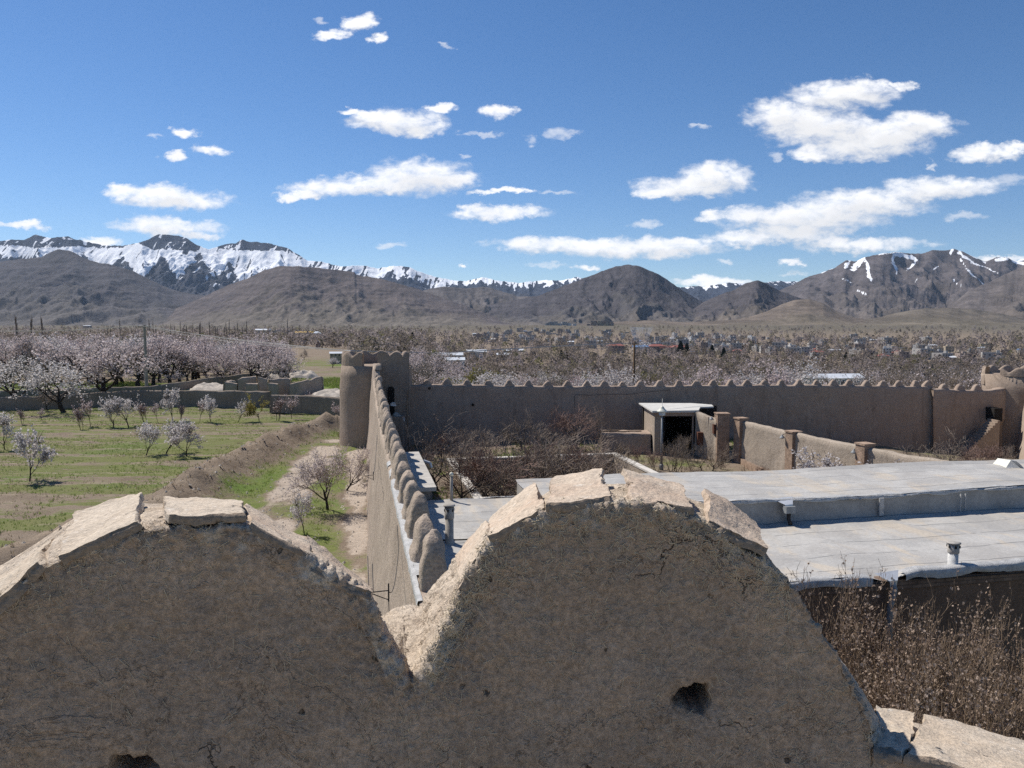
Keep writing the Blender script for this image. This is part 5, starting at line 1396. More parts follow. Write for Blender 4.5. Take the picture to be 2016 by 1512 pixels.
# ------------------------------------------------------------------ orchard walls, ruin, poles (outside, left)
def ground_path(pts, h, base=None, sub=0.3):
    r = []
    for px, pt, pb in pts:
        g_ = on_ground(px, pb) if base is None else G(px, pb)
        r.append((g_[0], g_[1], g_[2] - sub, W(px, pt, g_[1])[2]))
    return r
ow = thing('orchard_wall', 'low weathered mud wall along the far side of the green field', 'wall', (-30, 78, 0))
V, F = sweep(ground_path([(-160, 792, 816), (0, 784, 808), (100, 780, 806), (200, 773.5, 802), (290, 770, 800), (400, 770, 801), (470, 771, 802), (533, 772, 803)], 1.5), 0.7, 0.4, 0.06, 0.35, 10, 5, 0.1, 1.0, 0.05)
add('wall_body', V, F, M['mud_low'], ow)
ow2 = thing('orchard_wall', 'lower stretch of mud field wall ending behind the corner tower', 'wall', (-17, 78, 0))
V, F = sweep(ground_path([(534, 779, 806), (600, 780, 808), (672, 784, 812), (705, 786, 814)], 1.5, 0), 0.6, 0.35, 0.05, 0.35, 10, 6, 0.1, 1.0, 0.04)
add('wall_body', V, F, M['mud_low'], ow2)
ow3 = thing('orchard_wall', 'distant mud orchard wall behind the ruin, curving away among blossom trees', 'wall', (-40, 100, 0))
V, F = sweep(ground_path([(-100, 772, 786), (30, 769, 784), (120, 766, 781), (220, 764, 778), (290, 762, 777), (350, 754, 772), (420, 744, 763), (490, 736, 754), (540, 731, 747), (577, 727, 742)], 1.5), 0.6, 0.35, 0.06, 0.5, 8, 7, 0.1, 1.0, 0.06)
add('wall_body', V, F, M['mud_low'], ow3)
ru = thing('ruined_house', 'roofless ruined mud house with crumbling walls beside the orchard', 'ruin', (-28, 90, 0))
def ruin(pts, seed):
    V, F = sweep(ground_path(pts, 0), 0.6, 0.42, 0.07, 0.25, 10, seed, 0.08, 1.0, 0.12)
    add('wall', V, F, M['mud'], ru)
ruin([(444, 752, 782), (468, 756, 782)], 1); ruin([(470, 748, 782), (480, 744, 782), (500, 743, 781), (506, 742, 781)], 2)
ruin([(486, 755, 784), (509, 756, 784)], 3); ruin([(508, 742, 782), (526, 745, 781)], 4); ruin([(529, 755, 784), (549, 756, 784)], 5)
ruin([(530, 748, 780), (560, 745, 778), (572, 747, 778)], 6); ruin([(572, 757, 782), (590, 752, 782), (612, 747, 780), (632, 743, 778)], 7)
ruin([(632, 743, 778), (634, 744, 772)], 8); ruin([(444, 752, 782), (462, 750, 772)], 9)
def mound(px, py, rx, ry, h, label, seed):
    c = on_ground(px, py); k = 26; V = []
    u_ = np.linspace(-1, 1, k); A_, B_ = np.meshgrid(u_, u_, indexing='ij'); q = np.clip(1 - A_ ** 2 - B_ ** 2, 0, 1)
    X_, Y_ = c[0] + A_ * rx, c[1] + B_ * ry
    z_ = c[2] - .1 + h * q ** 0.8 * (1 + .5 * fbm(X_ * .8, Y_ * .8, seed, 3))
    o = add('rubble_mound', np.stack([X_.ravel(), Y_.ravel(), z_.ravel()], 1), grid_faces(k, k), M['rubble'], None, at=c)
    tag(o, label, 'rubble mound', 'pale rubble mounds by the ruin')
mound(425, 770, 4.0, 3.5, 1.0, 'pale rubble mound spilling out left of the ruined house', 3); mound(592, 744, 3.4, 3.0, 1.3, 'flat-topped earth and rubble mound behind the ruined house', 4)
mound(655, 782, 3.2, 4, 0.9, 'pale rubble heap against the field wall beside the corner tower', 6); mound(545, 750, 2.6, 2.2, 1.2, 'pale rubble piled inside the ruined house', 9)
# poles and wires
pb_ = on_ground(289, 772); ptz = W(289, 640, pb_[1])[2]
up = thing('utility_pole', 'grey concrete electricity pole rising above the blossom trees', 'utility pole', pb_)
a = MB(); a.tube([pb_ - np.array((0, 0, .3)), (pb_[0], pb_[1], ptz)], [0.26, 0.17], 4); a.build('pole', M['concrete'], up)
a = MB(); a.tube([(pb_[0] - .9, pb_[1], ptz - .25), (pb_[0] + .9, pb_[1], ptz - .25)], 0.06, 6); a.build('crossarm', M['metal_dark'], up)
for dx in (-.8, -.3, .3, .8):
    a = MB(); a.lathe((pb_[0] + dx, pb_[1], ptz - .2), [(0.03, 0), (0.07, 0.05), (0.05, 0.12), (0.06, 0.16), (0.02, 0.2)], 8); a.build('insulator', M['cement_white'], up)
wb = W(1248, 752, 76); wb[2] = gz(wb[0], 76); wtz = W(1248, 673, 76)[2]
wp = thing('utility_pole', 'brown wooden electricity pole standing behind the back wall', 'utility pole', wb)
a = MB(); a.tube([wb - np.array((0, 0, .5)), (wb[0], wb[1], wtz)], [0.15, 0.10], 8); a.build('pole', M['wood'], wp, smooth=True)
a = MB(); a.tube([(wb[0] - .25, wb[1], wtz - .2), (wb[0] + .25, wb[1], wtz - .2)], 0.05, 6); a.build('crossarm', M['metal_dark'], wp)
for j, (dx, dz, sg) in enumerate(((-.8, 0, 0.2), (.3, 0, 0.35), (.8, -0.3, 0.5))):
    a0 = np.array((pb_[0] + dx, pb_[1], ptz - .05 + dz)); mid = W(690, 691 - j * 0.5, 62 + j * .4); e = np.array((wb[0] - .25 + .25 * j, wb[1], wtz - .1))
    a = MB(); a.tube(sag(a0, mid, sg, 18) + sag(mid, W(870, 695.5, 64), 0.02, 4)[1:] + sag(W(870, 695.5, 64), e, -0.1 if j < 2 else -.05, 10)[1:], 0.022, 5)
    o = a.build('overhead_wire', M['wire']); tag(o, ('top overhead wire of the three dipping from the concrete pole towards the corner tower', 'middle overhead wire of the three dipping from the concrete pole towards the corner tower', 'lowest overhead wire of the three dipping from the concrete pole towards the corner tower')[j], 'wire', 'wires between the electricity poles')
for j, dx in enumerate((-.8, -.3)):
    a = MB(); a.tube(sag(np.array((pb_[0] + dx, pb_[1], ptz - .05)), W(-120, 646 + j * 3, pb_[1] + 4), 0.5, 12), 0.02, 5); o = a.build('overhead_wire', M['wire'])
    tag(o, ('upper overhead wire running off to the left edge from the concrete pole', 'lower overhead wire running off to the left edge from the concrete pole')[j], 'wire', 'wires between the electricity poles')
# ------------------------------------------------------------------ trees and shrubs
def _norm(v):
    l = math.sqrt(v[0] ** 2 + v[1] ** 2 + v[2] ** 2) or 1.0
    return (v[0] / l, v[1] / l, v[2] / l)
def grow(seed, stems, kids, lens, r0, wob=0.25, up=0.12, seg=4, angle=(28, 58), rr=0.62, lean=0.25, start=0.35, tip=0.004):
    """branch skeleton; kids / lens give children count and length for each level"""
    R = random.Random(seed); segs = []
    def branch(p, d, L, r, lev):
        n = seg if lev < 3 else max(2, seg - 1)
        pts = [p]
        for i in range(n):
            d = _norm((d[0] + R.gauss(0, wob), d[1] + R.gauss(0, wob), d[2] + R.gauss(0, wob) + up))
            q = (p[0] + d[0] * L / n, p[1] + d[1] * L / n, p[2] + d[2] * L / n)
            ra = r + (max(r * 0.5, tip) - r) * i / n; rb = r + (max(r * 0.5, tip) - r) * (i + 1) / n
            segs.append((p, q, ra, rb, lev)); p = q; pts.append((p, d, rb))
        if lev + 1 < len(kids) + 1 and lev < len(kids):
            for c in range(kids[lev]):
                f = start + (1 - start) * (c + R.random()) / kids[lev]
                k = min(n, max(1, int(round(f * n))))
                bp, bd, br = pts[k]
                a = math.radians(R.uniform(*angle)); az = R.uniform(0, 2 * math.pi)
                u_ = _norm((bd[1], -bd[0], 0.01)); w_ = (bd[1] * u_[2] - bd[2] * u_[1], bd[2] * u_[0] - bd[0] * u_[2], bd[0] * u_[1] - bd[1] * u_[0])
                nd = tuple(bd[i] * math.cos(a) + (u_[i] * math.cos(az) + w_[i] * math.sin(az)) * math.sin(a) for i in range(3))
                branch(bp, nd, lens[lev + 1] * R.uniform(0.7, 1.2), max(br * rr, tip), lev + 1)
    for s_ in range(stems):
        az = R.uniform(0, 6.28)
        branch((R.gauss(0, 0.03 * stems), R.gauss(0, 0.03 * stems), -0.12), _norm((math.cos(az) * lean, math.sin(az) * lean, 1)), lens[0] * R.uniform(0.85, 1.15), r0, 0)
    return (np.array([s[0] for s in segs]), np.array([s[1] for s in segs]), np.array([s[2] for s in segs]), np.array([s[3] for s in segs]), np.array([s[4] for s in segs]))
def tubes(S, k=4):
    P0, P1, r0, r1, _l = S
    d = P1 - P0; d /= (np.linalg.norm(d, axis=1, keepdims=True) + 1e-9)
    a = np.cross(d, np.array((0.31, 0.17, 0.93))); a /= (np.linalg.norm(a, axis=1, keepdims=True) + 1e-9); b_ = np.cross(d, a)
    n = len(P0); V = np.zeros((n, 2 * k, 3))
    for j in range(k):
        th = 2 * math.pi * j / k
        o = a * math.cos(th) + b_ * math.sin(th)
        V[:, j] = P0 + o * r0[:, None]; V[:, k + j] = P1 + o * r1[:, None]
    base = (np.arange(n) * 2 * k)[:, None, None]
    q = np.array([[j, (j + 1) % k, k + (j + 1) % k, k + j] for j in range(k)])[None]
    return V.reshape(-1, 3), (base + q).reshape(-1, 4)
def quads(P_, size, seed, jit=0.4):
    R = np.random.RandomState(seed); n = len(P_)
    a = R.normal(size=(n, 3)); a /= np.linalg.norm(a, axis=1)[:, None]
    b_ = R.normal(size=(n, 3)); b_ -= a * (a * b_).sum(1)[:, None]; b_ /= np.linalg.norm(b_, axis=1)[:, None]
    s_ = (np.asarray(size) * (1 + jit * R.uniform(-1, 1, n)))[:, None] / 2
    V = np.stack([P_ - a * s_ - b_ * s_ * .8, P_ + a * s_ * .9 - b_ * s_, P_ + a * s_ + b_ * s_ * .85, P_ - a * s_ * .8 + b_ * s_], 1).reshape(-1, 3)
    return V, np.arange(n * 4).reshape(-1, 4)
def along(S, n, levmin, seed, spread, clump=None):
    R = np.random.RandomState(seed)
    idx = np.where(S[4] >= levmin)[0]
    L_ = np.linalg.norm(S[1][idx] - S[0][idx], axis=1)
    if clump:
        w = np.clip(0.55 + clump * pn(S[0][idx, 0] * 1.1 + seed, S[0][idx, 1] * 1.1, S[0][idx, 2] * 1.1), 0.03, 2); L_ = L_ * w
    i = R.choice(idx, n, p=L_ / L_.sum()); q = R.uniform(0, 1, n)[:, None]
    return S[0][i] * (1 - q) + S[1][i] * q + R.normal(size=(n, 3)) * spread
class Kind:
    """one prototype of a plant: trunk (with limbs), twigs and flowers or leaves are its parts"""
    def __init__(s, name, cat, S, wood, twigm, cut, H, crown=None, crown_name='blossom', k=(6, 3)):
        s.used = False
        z = max(S[1][:, 2].max(), 0.1); sc = H / z
        S = (S[0] * sc, S[1] * sc, S[2] * sc, S[3] * sc, S[4]); s.H = H; s.S = S
        s.root = thing(name, name, cat, (0, 0, 0))
        lo = S[4] <= cut
        V, F = tubes(tuple(x[lo] for x in S), k[0]); add('trunk', V, F, wood, s.root)
        V, F = tubes(tuple(x[~lo] for x in S), k[1]); add('twigs', V, F, twigm, s.root, smooth=False)
        if crown:
            n, size, levmin, spread, mat, clump = crown
            V, F = quads(along(S, n, levmin, 5 + n, spread, clump), size, n); oc = add(crown_name, V, F, mat, s.root, smooth=False)
            if crown_name == 'buds': oc['kind'] = 'stuff'
    def put(s, loc, H, rot, label, group=None, wide=1.0):
        k = H / s.H
        loc = (loc[0], loc[1], loc[2])
        if not s.used:
            s.used = True; r = s.root
            r.location = loc; r.rotation_euler = (0, 0, rot); r.scale = (k * wide, k * wide, k)
        else: r = copy_thing(s.root, loc, rot, (k * wide, k * wide, k))
        r['label'] = label
        if group: r['group'] = group
        elif 'group' in r.keys(): del r['group']
        return r
BIG = [Kind('almond_tree', 'tree', grow(100 + i, 1, [5, 5, 5, 4], [2.2, 2.6, 1.7, 1.1, 0.7], 0.22, 0.2, 0.10, 4, (30, 62), 0.6, 0.2), M['bark'], M['bark_grey'], 2, 7.5,
            (2500, 0.125, 2, 0.10, (M['blossom'], M['blossom_white'], M['blossom'], M['blossom_pink'])[i], 0.8)) for i in range(4)]
BARE_BIG = [Kind('bare_tree', 'tree', grow(140 + i, 1, [6, 6, 5, 4], [2.0, 2.6, 1.7, 1.1, 0.8], 0.18, 0.2, 0.14, 4, (22, 50), 0.6, 0.1, tip=0.012), M['bark'], M['twig'], 1, 7.0,
            (260, 0.12, 3, 0.08, M['blossom'], 0.8)) for i in range(2)]
OLIVE = Kind('willow_tree', 'tree', grow(160, 1, [6, 6, 5, 4], [1.6, 2.4, 1.7, 1.1, 0.8], 0.16, 0.2, 0.2, 4, (20, 48), 0.6, 0.1), M['bark'], M['twig'], 1, 6.0, (2600, 0.13, 2, 0.10, M['leaf_olive'], 0.5), 'leaves')
SMALL = [Kind('young_almond_tree', 'tree', grow(200 + i, 1, [4, 4, 4, 3], [0.9, 1.1, 0.7, 0.45, 0.3], 0.045, 0.16, 0.12, 4, (24, 50), 0.6, 0.12, tip=0.006), M['bark'], M['bark_grey'], 1, 2.8,
            (1500, 0.075, 2, 0.05, M['blossom_white'], 0.9)) for i in range(3)]
SPARSE = [Kind('young_fruit_tree', 'tree', grow(230 + i, (3, 1)[i], [4, 4, 4, 3], [1.2, 0.9, 0.6, 0.45, 0.3], 0.03, 0.12, 0.25, 4, (16, 40), 0.6, 0.15, tip=0.006), M['bark'], M['twig_red'], 1, 2.5,
            (380, 0.06, 2, 0.05, M['blossom'], 0.9)) for i in range(2)]
YELL = Kind('young_leafing_tree', 'tree', grow(250, 1, [5, 4, 4, 3], [1.0, 1.0, 0.7, 0.5, 0.3], 0.045, 0.16, 0.12, 4, (24, 50), 0.6, 0.1, tip=0.006), M['bark'], M['bark_grey'], 1, 2.8, (1500, 0.07, 2, 0.05, M['leaf_yellow'], 0.6), 'leaves')
TRACK = [Kind('almond_tree', 'tree', grow(270 + i, 1, [5, 6, 6, 5], [1.3, 1.7, 1.1, 0.7, 0.42], 0.10, 0.2, 0.08, 4, (28, 60), 0.6, (0.35, 0.5)[i], tip=0.005), M['bark'], M['twig'], 1, 3.4,
            (2800, 0.045, 3, 0.03, M['blossom'], 0.6)) for i in range(2)]
BARE = [Kind('bare_fruit_tree', 'tree', grow(300 + i, 1, [4, 5, 5, 5], [0.9, 1.5, 1.0, 0.7, 0.5], 0.085, 0.22, 0.12, 4, (25, 58), 0.6, 0.2, tip=0.007), M['bark'], (M['twig'], M['twig_red'], M['twig'])[i], 2, 3.6,
            (160, 0.035, 3, 0.03, M['bud'], 0.6), 'buds') for i in range(3)]
SHRUB = [Kind('bare_shrub', 'shrub', grow(330 + i, 7, [4, 5, 4], [1.5, 1.0, 0.6, 0.4], 0.025, 0.16, 0.22, 4, (18, 45), 0.65, 0.5, tip=0.005), M['bark'], (M['twig'], M['twig_red'])[i], 0, 2.3,
            (140, 0.03, 2, 0.03, M['bud'], 0.6), 'buds') for i in range(2)]
NEARS = [Kind('budding_shrub', 'shrub', grow(360 + i, 9, [9, 7, 3], [2.6, 1.0, 0.42, 0.2], 0.018, 0.09, 0.16, 6, (16, 46), 0.55, 0.40, 0.25, tip=0.0028), M['bark_grey'], M['twig_dry'], 0, 3.4,
            (2600, 0.026, 1, 0.010, M['bud'], 0.9), 'blossom', (6, 3)) for i in range(3)]
POPLAR = [Kind('bare_poplar', 'tree', grow(390 + i, 1, [26, 5, 3], [9.0, 2.2, 1.0, 0.6], 0.16, 0.03, 0.25, 12, (14, 30), 0.45, 0.02, 0.15, tip=0.03), M['twig'], M['twig'], 0, 12.0) for i in range(2)]
def conifer(seed):
    R = np.random.RandomState(seed); n = 1500
    z = R.uniform(0.06, 1, n) ** 0.9; rad = (1 - z) ** 0.8 * (0.75 + 0.4 * R.uniform(size=n)) * 0.30; a = R.uniform(0, 6.28, n)
    P_ = np.stack([rad * np.cos(a), rad * np.sin(a), z], 1) * 8
    r = thing('evergreen_tree', 'dark evergreen', 'tree', (0, 0, 0))
    V, F = quads(P_, 0.7, seed); add('crown', V, F, M['needle'], r, smooth=False)
    mb = MB(); mb.tube([(0, 0, -.5), (0, 0, 7)], [0.25, 0.05], 6); mb.build('trunk', M['bark'], r)
    return r
class Ever:
    root, used = None, False
    @classmethod
    def put(s, loc, H, rot, label, group=None):
        k = H / 8
        if s.root is None: s.root = conifer(3); r = s.root; r.location = tuple(loc); r.scale = (k,) * 3
        else: r = copy_thing(s.root, loc, rot, k)
        r['label'] = label
        if group: r['group'] = group
        return r
RT_ = random.Random(77)
def by_px(kind, px, pyb, pyt, label, group=None, wide=1.0, Y=None, rot=None):
    g_ = on_ground(px, pyb) if Y is None else W(px, pyb, Y)
    if Y is not None: g_[2] = gz(g_[0], Y)
    H = W(px, pyt, g_[1])[2] - g_[2]
    return kind.put(g_, max(H, 0.5), RT_.uniform(0, 6.28) if rot is None else rot, label, group, wide)
# --- field: young trees, each its own
G1 = 'young trees standing in the green field'
by_px(SMALL[0], 58, 947, 836, 'white-blossoming young tree standing alone, nearest us in the green field', G1, 0.9, None, 1.0)
by_px(SMALL[0], 8, 886, 808, 'white-blossoming young tree cut by the left edge of the picture', G1)
by_px(SMALL[2], 284, 897, 827, 'left one of three white young trees side by side beyond the earth bank', G1, 1.1)
by_px(SMALL[1], 326, 895, 827, 'middle one of three white young trees side by side beyond the earth bank', G1, 1.1)
by_px(SMALL[0], 366, 899, 823, 'right one of three white young trees beyond the bank, its trunk forked', G1, 1.2)
by_px(SPARSE[0], 161, 845, 792, 'thin many-stemmed sapling at the left end of the row along the field wall', G1)
by_px(SPARSE[1], 180, 840, 777, 'slim pale sapling second from the left in the row along the field wall', G1, 1.1)
by_px(SMALL[2], 221, 843, 780, 'rounded white young tree in the row in front of the field wall, the whitest there', G1, 1.2)
by_px(SMALL[1], 254, 841, 777, 'white young tree leaning right, just right of the whitest tree of the row', G1)
by_px(SPARSE[0], 286, 832, 785, 'reddish sparse sapling in front of the field wall, below the concrete pole', G1, 1.3)
by_px(SPARSE[1], 312, 832, 788, 'sparse sapling with a bent stem right of the concrete pole, by the field wall', G1)
by_px(SMALL[0], 341, 829, 758, 'tall white-topped sapling whose head stands above the field wall', G1, 0.8)
by_px(SPARSE[0], 356, 830, 790, 'bare brownish sapling close right of the tall white-topped one', G1)
by_px(SPARSE[1], 392, 831, 783, 'thin sapling with few flowers before the middle of the field wall', G1)
by_px(SMALL[2], 417, 831, 776, 'pale-flowered young tree with two stems before the middle of the field wall', G1, 0.9)
by_px(SMALL[1], 469, 831, 786, 'small white-headed sapling left of the yellow-green young tree', G1, 0.8)
by_px(YELL, 510, 829, 770, 'young tree with yellow-green spring leaves in front of the field wall', G1, 0.9)
by_px(SPARSE[0], 547, 829, 772, 'pinkish many-stemmed sapling right of the yellow-green young tree', G1, 1.1)
by_px(SPARSE[1], 574, 824, 774, 'pinkish sapling at the right end of the row, by the earth bank', G1, 1.3)
by_px(SPARSE[0], 617, 809, 765, 'bare pinkish sapling below the ruined house, by the lower field wall', G1, 1.3)
by_px(SPARSE[1], 664, 836, 790, 'leaning bare sapling touching the left edge of the corner tower', G1, 1.2)
by_px(SPARSE[0], 45, 836, 800, 'thin sapling in the shade of the big trees at the left', G1)
by_px(SPARSE[1], 84, 832, 800, 'thin sapling between the two dark trunks at the left of the field', G1)
# --- by the track
by_px(TRACK[0], 645, 1003, 868, 'almond tree in thin blossom leaning left over the dirt track beside the curtain wall', None, 1.0, None, 2.2)
by_px(TRACK[1], 681, 965, 872, 'almond tree with a curved dark trunk right at the foot of the curtain wall', None, 0.9, None, 2.9)
by_px(SMALL[0], 600, 1052, 962, 'slender blossoming sapling nearest us beside the dirt track', None, 0.8)
by_px(SHRUB[1], 678, 872, 845, 'low dry twiggy bush at the foot of the corner tower', None, 1.4)
# --- big orchard trees on the left
G2 = 'old almond trees of the left orchard'
OLD = [(207, 797, 648, 0, 'tallest pale-blossomed almond with a stout dark trunk rising through the field wall line'), (126, 812, 700, 1, 'dark-trunked almond standing in front of the field wall, with a forked low crown'), (62, 756, 660, 2, 'almond with two bare dark limbs forking above bright grass behind the field wall'),
       (21, 803, 694, 1, 'broad white-blossomed almond at the left edge, before the field wall'), (93, 808, 752, 5, 'short leaning dark tree stump with few twigs in front of the field wall'), (271, 763, 652, 0, 'pale almond just left of the concrete pole'), (335, 757, 648, 2, 'large spreading almond just right of the concrete pole, with a crooked trunk'),
       (369, 752, 694, 1, 'smaller whitish almond behind the curved orchard wall, left of a twin'), (386, 750, 692, 0, 'smaller pinkish almond behind the curved orchard wall, right of its twin'), (407, 747, 676, 3, 'pinkish almond with a slanting trunk behind the curved orchard wall'), (458, 739, 680, 1, 'almond with a bent trunk left of the ruin'), (472, 738, 668, 0, 'straight-trunked almond rising behind the ruin'),
       (506, 745, 704, 1, 'low white bushy almond right behind the ruin'), (543, 730, 678, 0, 'pale almond above the right end of the ruin'), (559, 730, 667, 2, 'outermost almond of the orchard, right of the others, above the ruin'), (599, 709, 686, 5, 'dark bare tree alone on the green strip left of the tower'), (654, 724, 702, 1, 'small white blossoming bush alone left of the tower top')]
for px, pb, pt, k, lab in OLD:
    kd = BARE_BIG[0] if k == 5 else BIG[k]
    by_px(kd, px, pb, pt, lab, G2, 1.25 if k != 5 else 1.0)
rows_ = [(760, 44, 0), (752, 38, 1), (746, 36, 2), (738, 34, 3), (731, 30, 4)]
names = ['front row', 'second row', 'third row', 'fourth row', 'farthest row']
sect = lambda px: ('at the left edge' if px < 60 else 'between the left edge and the tallest almond' if px < 200 else 'between the tallest almond and the concrete pole' if px < 290 else 'right of the concrete pole' if px < 400 else 'towards the ruin' if px < 490 else 'above the ruin')
seen = {}
def uniq(lab):
    seen[lab] = seen.get(lab, 0) + 1
    return lab if seen[lab] == 1 else None
tint = {0: 'pale-pink', 1: 'white', 2: 'whitish-pink', 3: 'deep-pink', 4: 'bare grey', 5: 'olive-green'}
ORD = ['first', 'second', 'third', 'fourth', 'fifth', 'sixth', 'seventh', 'eighth', 'ninth', 'tenth', 'eleventh', 'twelfth', '13th', '14th', '15th', '16th', '17th', '18th', '19th', '20th', '21st', '22nd', '23rd', '24th', '25th', '26th', '27th', '28th', '29th', '30th', '31st', '32nd']
def distinct(lab, fmt):
    seen.setdefault(lab, 0); seen[lab] += 1
    return lab if seen[lab] == 1 else fmt.format(ORD[seen[lab] - 1])
for py, stp, ri in rows_:
    px = -60 + RT_.uniform(0, 20)
    lim = 575 - ri * 8
    n_in = 0
    while px < lim:
        k = RT_.choice([0, 0, 1, 1, 1, 2, 2, 4]); g_ = on_ground(px, py + RT_.uniform(-2, 3))
        kd = BARE_BIG[RT_.randint(0, 1)] if k == 4 else BIG[k]
        H = RT_.uniform(5.6, 8.2); n_in += 1
        base = f"{tint[k]} blossom tree, {ORD[n_in - 1]} from the left in the {names[ri]} of the left orchard" if k != 4 else f"bare grey tree, {ORD[n_in - 1]} from the left in the {names[ri]} of the left orchard"
        kd.put(g_, H, RT_.uniform(0, 6.28), base, G2, 1.15)
        px += stp * RT_.uniform(1.05, 1.9)
# --- orchard behind the back wall
G3 = 'orchard trees behind the back wall'
Rr = random.Random(5)
YR = [66, 73, 81, 90, 100, 112, 125, 140, 157, 176]
for ri, Y in enumerate(YR):
    px = 812 + Rr.uniform(0, 30); n_in = 0
    while px < 2040:
        yy_ = Y * Rr.uniform(0.96, 1.05)
        k = Rr.choice([0, 0, 1, 2, 2, 1, 4, 4, 4, 5] if px < 1400 else [0, 0, 2, 2, 1, 4, 4, 4, 4, 4]) if Rr.random() > 0.04 else 3
        c = W(px, 700, yy_); c[2] = gz(c[0], yy_)
        H = Rr.uniform(4.2, 6.2) + (0.8 if Y > 90 else 0) + (1.2 if px > 1500 and Y < 100 else 0)
        n_in += 1
        lab = f"{tint[k]} {'tree' if k > 3 else 'blossom tree'}, {ORD[min(n_in, 32) - 1]} from the tower in the {ORD[ri]} row behind the back wall"
        (BARE_BIG[Rr.randint(0, 1)] if k == 4 else OLIVE if k == 5 else BIG[k]).put(c, H, Rr.uniform(0, 6.28), lab, G3, 1.1)
        px += (6.6 / yy_ * 1500) * Rr.uniform(0.75, 1.25)
by_px(BARE_BIG[1], 862, 735, 683, 'tall dense dark bare tree over the left end of the back wall', G3, 1.0, 128)
# --- garden inside the fort
G4 = 'bare trees in the fort garden'
by_px(BARE[0], 863, 961, 806, 'bare fruit tree with a forked dark trunk, leftmost in the garden by the lean-to', G4, 1.05, 37.5)
by_px(BARE[2], 909, 992, 842, 'bare tree with a dark curved trunk right behind the slim vent pipe', G4, 0.9, 34)
by_px(BARE[1], 1145, 884, 796, 'broad reddish bare tree in front of the back wall, widest crown of the garden', G4, 1.35, 48)
by_px(BARE[0], 1028, 868, 802, 'dark bare tree close to the back wall, left of the broad reddish one', G4, 0.9, 49.5)
by_px(BARE[2], 1176, 882, 792, 'upright bare tree rising behind the broad reddish one', G4, 0.7, 50)
mass = [(1008, 988, 838, 37.2, 1, 'tall and reddish, at the front of the sunken court'), (1066, 900, 826, 47, 0, 'tall and dark, under the back wall behind the court'), (1112, 985, 846, 37.0, 0, 'tall, at the front right of the sunken court'), (975, 930, 828, 42.6, 2, 'tall, behind the left part of the court'), (1150, 925, 835, 42.8, 0, 'tall, behind the right part of the court'), (1040, 990, 872, 36.5, 2, 'standing alone in the middle of the sunken court'), (1085, 925, 852, 42.8, 2, 'behind the far wall of the court, in its middle'), (945, 962, 868, 39, 2, 'left of the sunken court behind the court edge'), (985, 985, 870, 37.5, 0, 'at the left corner of the sunken court'), (1075, 985, 858, 37.5, 0, 'in the middle of the sunken court'), (1160, 960, 868, 39, 0, 'at the right end of the sunken court'),
        (1005, 925, 850, 42.5, 1, 'behind the left half of the court, lower and redder'), (1105, 918, 848, 43.2, 0, 'behind the court under the broad reddish tree'), (1192, 926, 856, 42, 1, 'behind the right end of the court'), (955, 905, 838, 47, 2, 'near the back wall above the left court edge')]
for px, pb, pt, Y, k, lab in mass:
    by_px(BARE[k], px, pb, pt, 'leafless tangled fruit tree ' + lab, G4, 1.25, Y)
for px, pb, pt, Y, k, w_, lab in ((905, 960, 905, 40, 0, 1.3, 'reddish bare shrub left of the sunken court'), (838, 925, 882, 44, 1, 1.3, 'rusty brush along the foot of the curtain wall'), (880, 880, 845, 49, 1, 1.4, 'low bare shrub at the foot of the back wall near the tower'), (920, 878, 838, 49.5, 0, 1.4, 'bare brown shrub under the weep hole of the back wall'),
        (1220, 905, 862, 45, 0, 1.2, 'bare shrub between the court and the low platform'), (1258, 912, 868, 44, 1, 1.0, 'upright thin shrub left of the lamp post'), (1238, 895, 866, 46, 0, 1.0, 'pale-budded shrub in front of the low platform'), (1326, 933, 862, 41.5, 0, 1.1, 'bare spreading shrub right of the lamp post'), (1345, 905, 850, 45.5, 0, 0.8, 'whitish dead brushwood in front of the open shed'),
        (1290, 925, 880, 42, 1, 1.1, 'low bare shrub at the foot of the lamp post'), (1500, 938, 915, 41, 1, 1.6, 'low scrub along the brick kerb'), (1420, 930, 902, 42.5, 0, 1.4, 'low scrub on the grass below the gate pillar')):
    by_px(SHRUB[k], px, pb, pt, lab, 'shrubs of the fort garden', w_, Y)
by_px(BARE[2], 1381, 925, 868, 'small bare tree in front of the dark wall opening by the shed', G4, 0.9, 42.5)
by_px(BARE[0], 1402, 930, 862, 'old bare tree with a black cut-back trunk before the gate pillar', G4, 0.9, 42)
by_px(SMALL[1], 1625, 958, 893, 'pale budding shrub in front of the sunlit yard wall', G4, 1.3, 33)
for px, pb, pt, Y, k, w_, lab in ((1862, 955, 842, 38, 0, 1.0, 'large bare tree behind the right part of the silver roof'), (1905, 945, 862, 41, 1, 1.2, 'rusty bare tree below the mud stair'), (1940, 945, 875, 40, 1, 1.1, 'reddish bare tree between the stair and the roof light'), (1978, 938, 872, 42, 2, 1.0, 'pale bare tree above the white roof light'), (1825, 955, 868, 37, 2, 1.0, 'bare tree beside the end of the yard wall')):
    by_px(BARE[k], px, pb, pt, lab, G4, w_, Y)
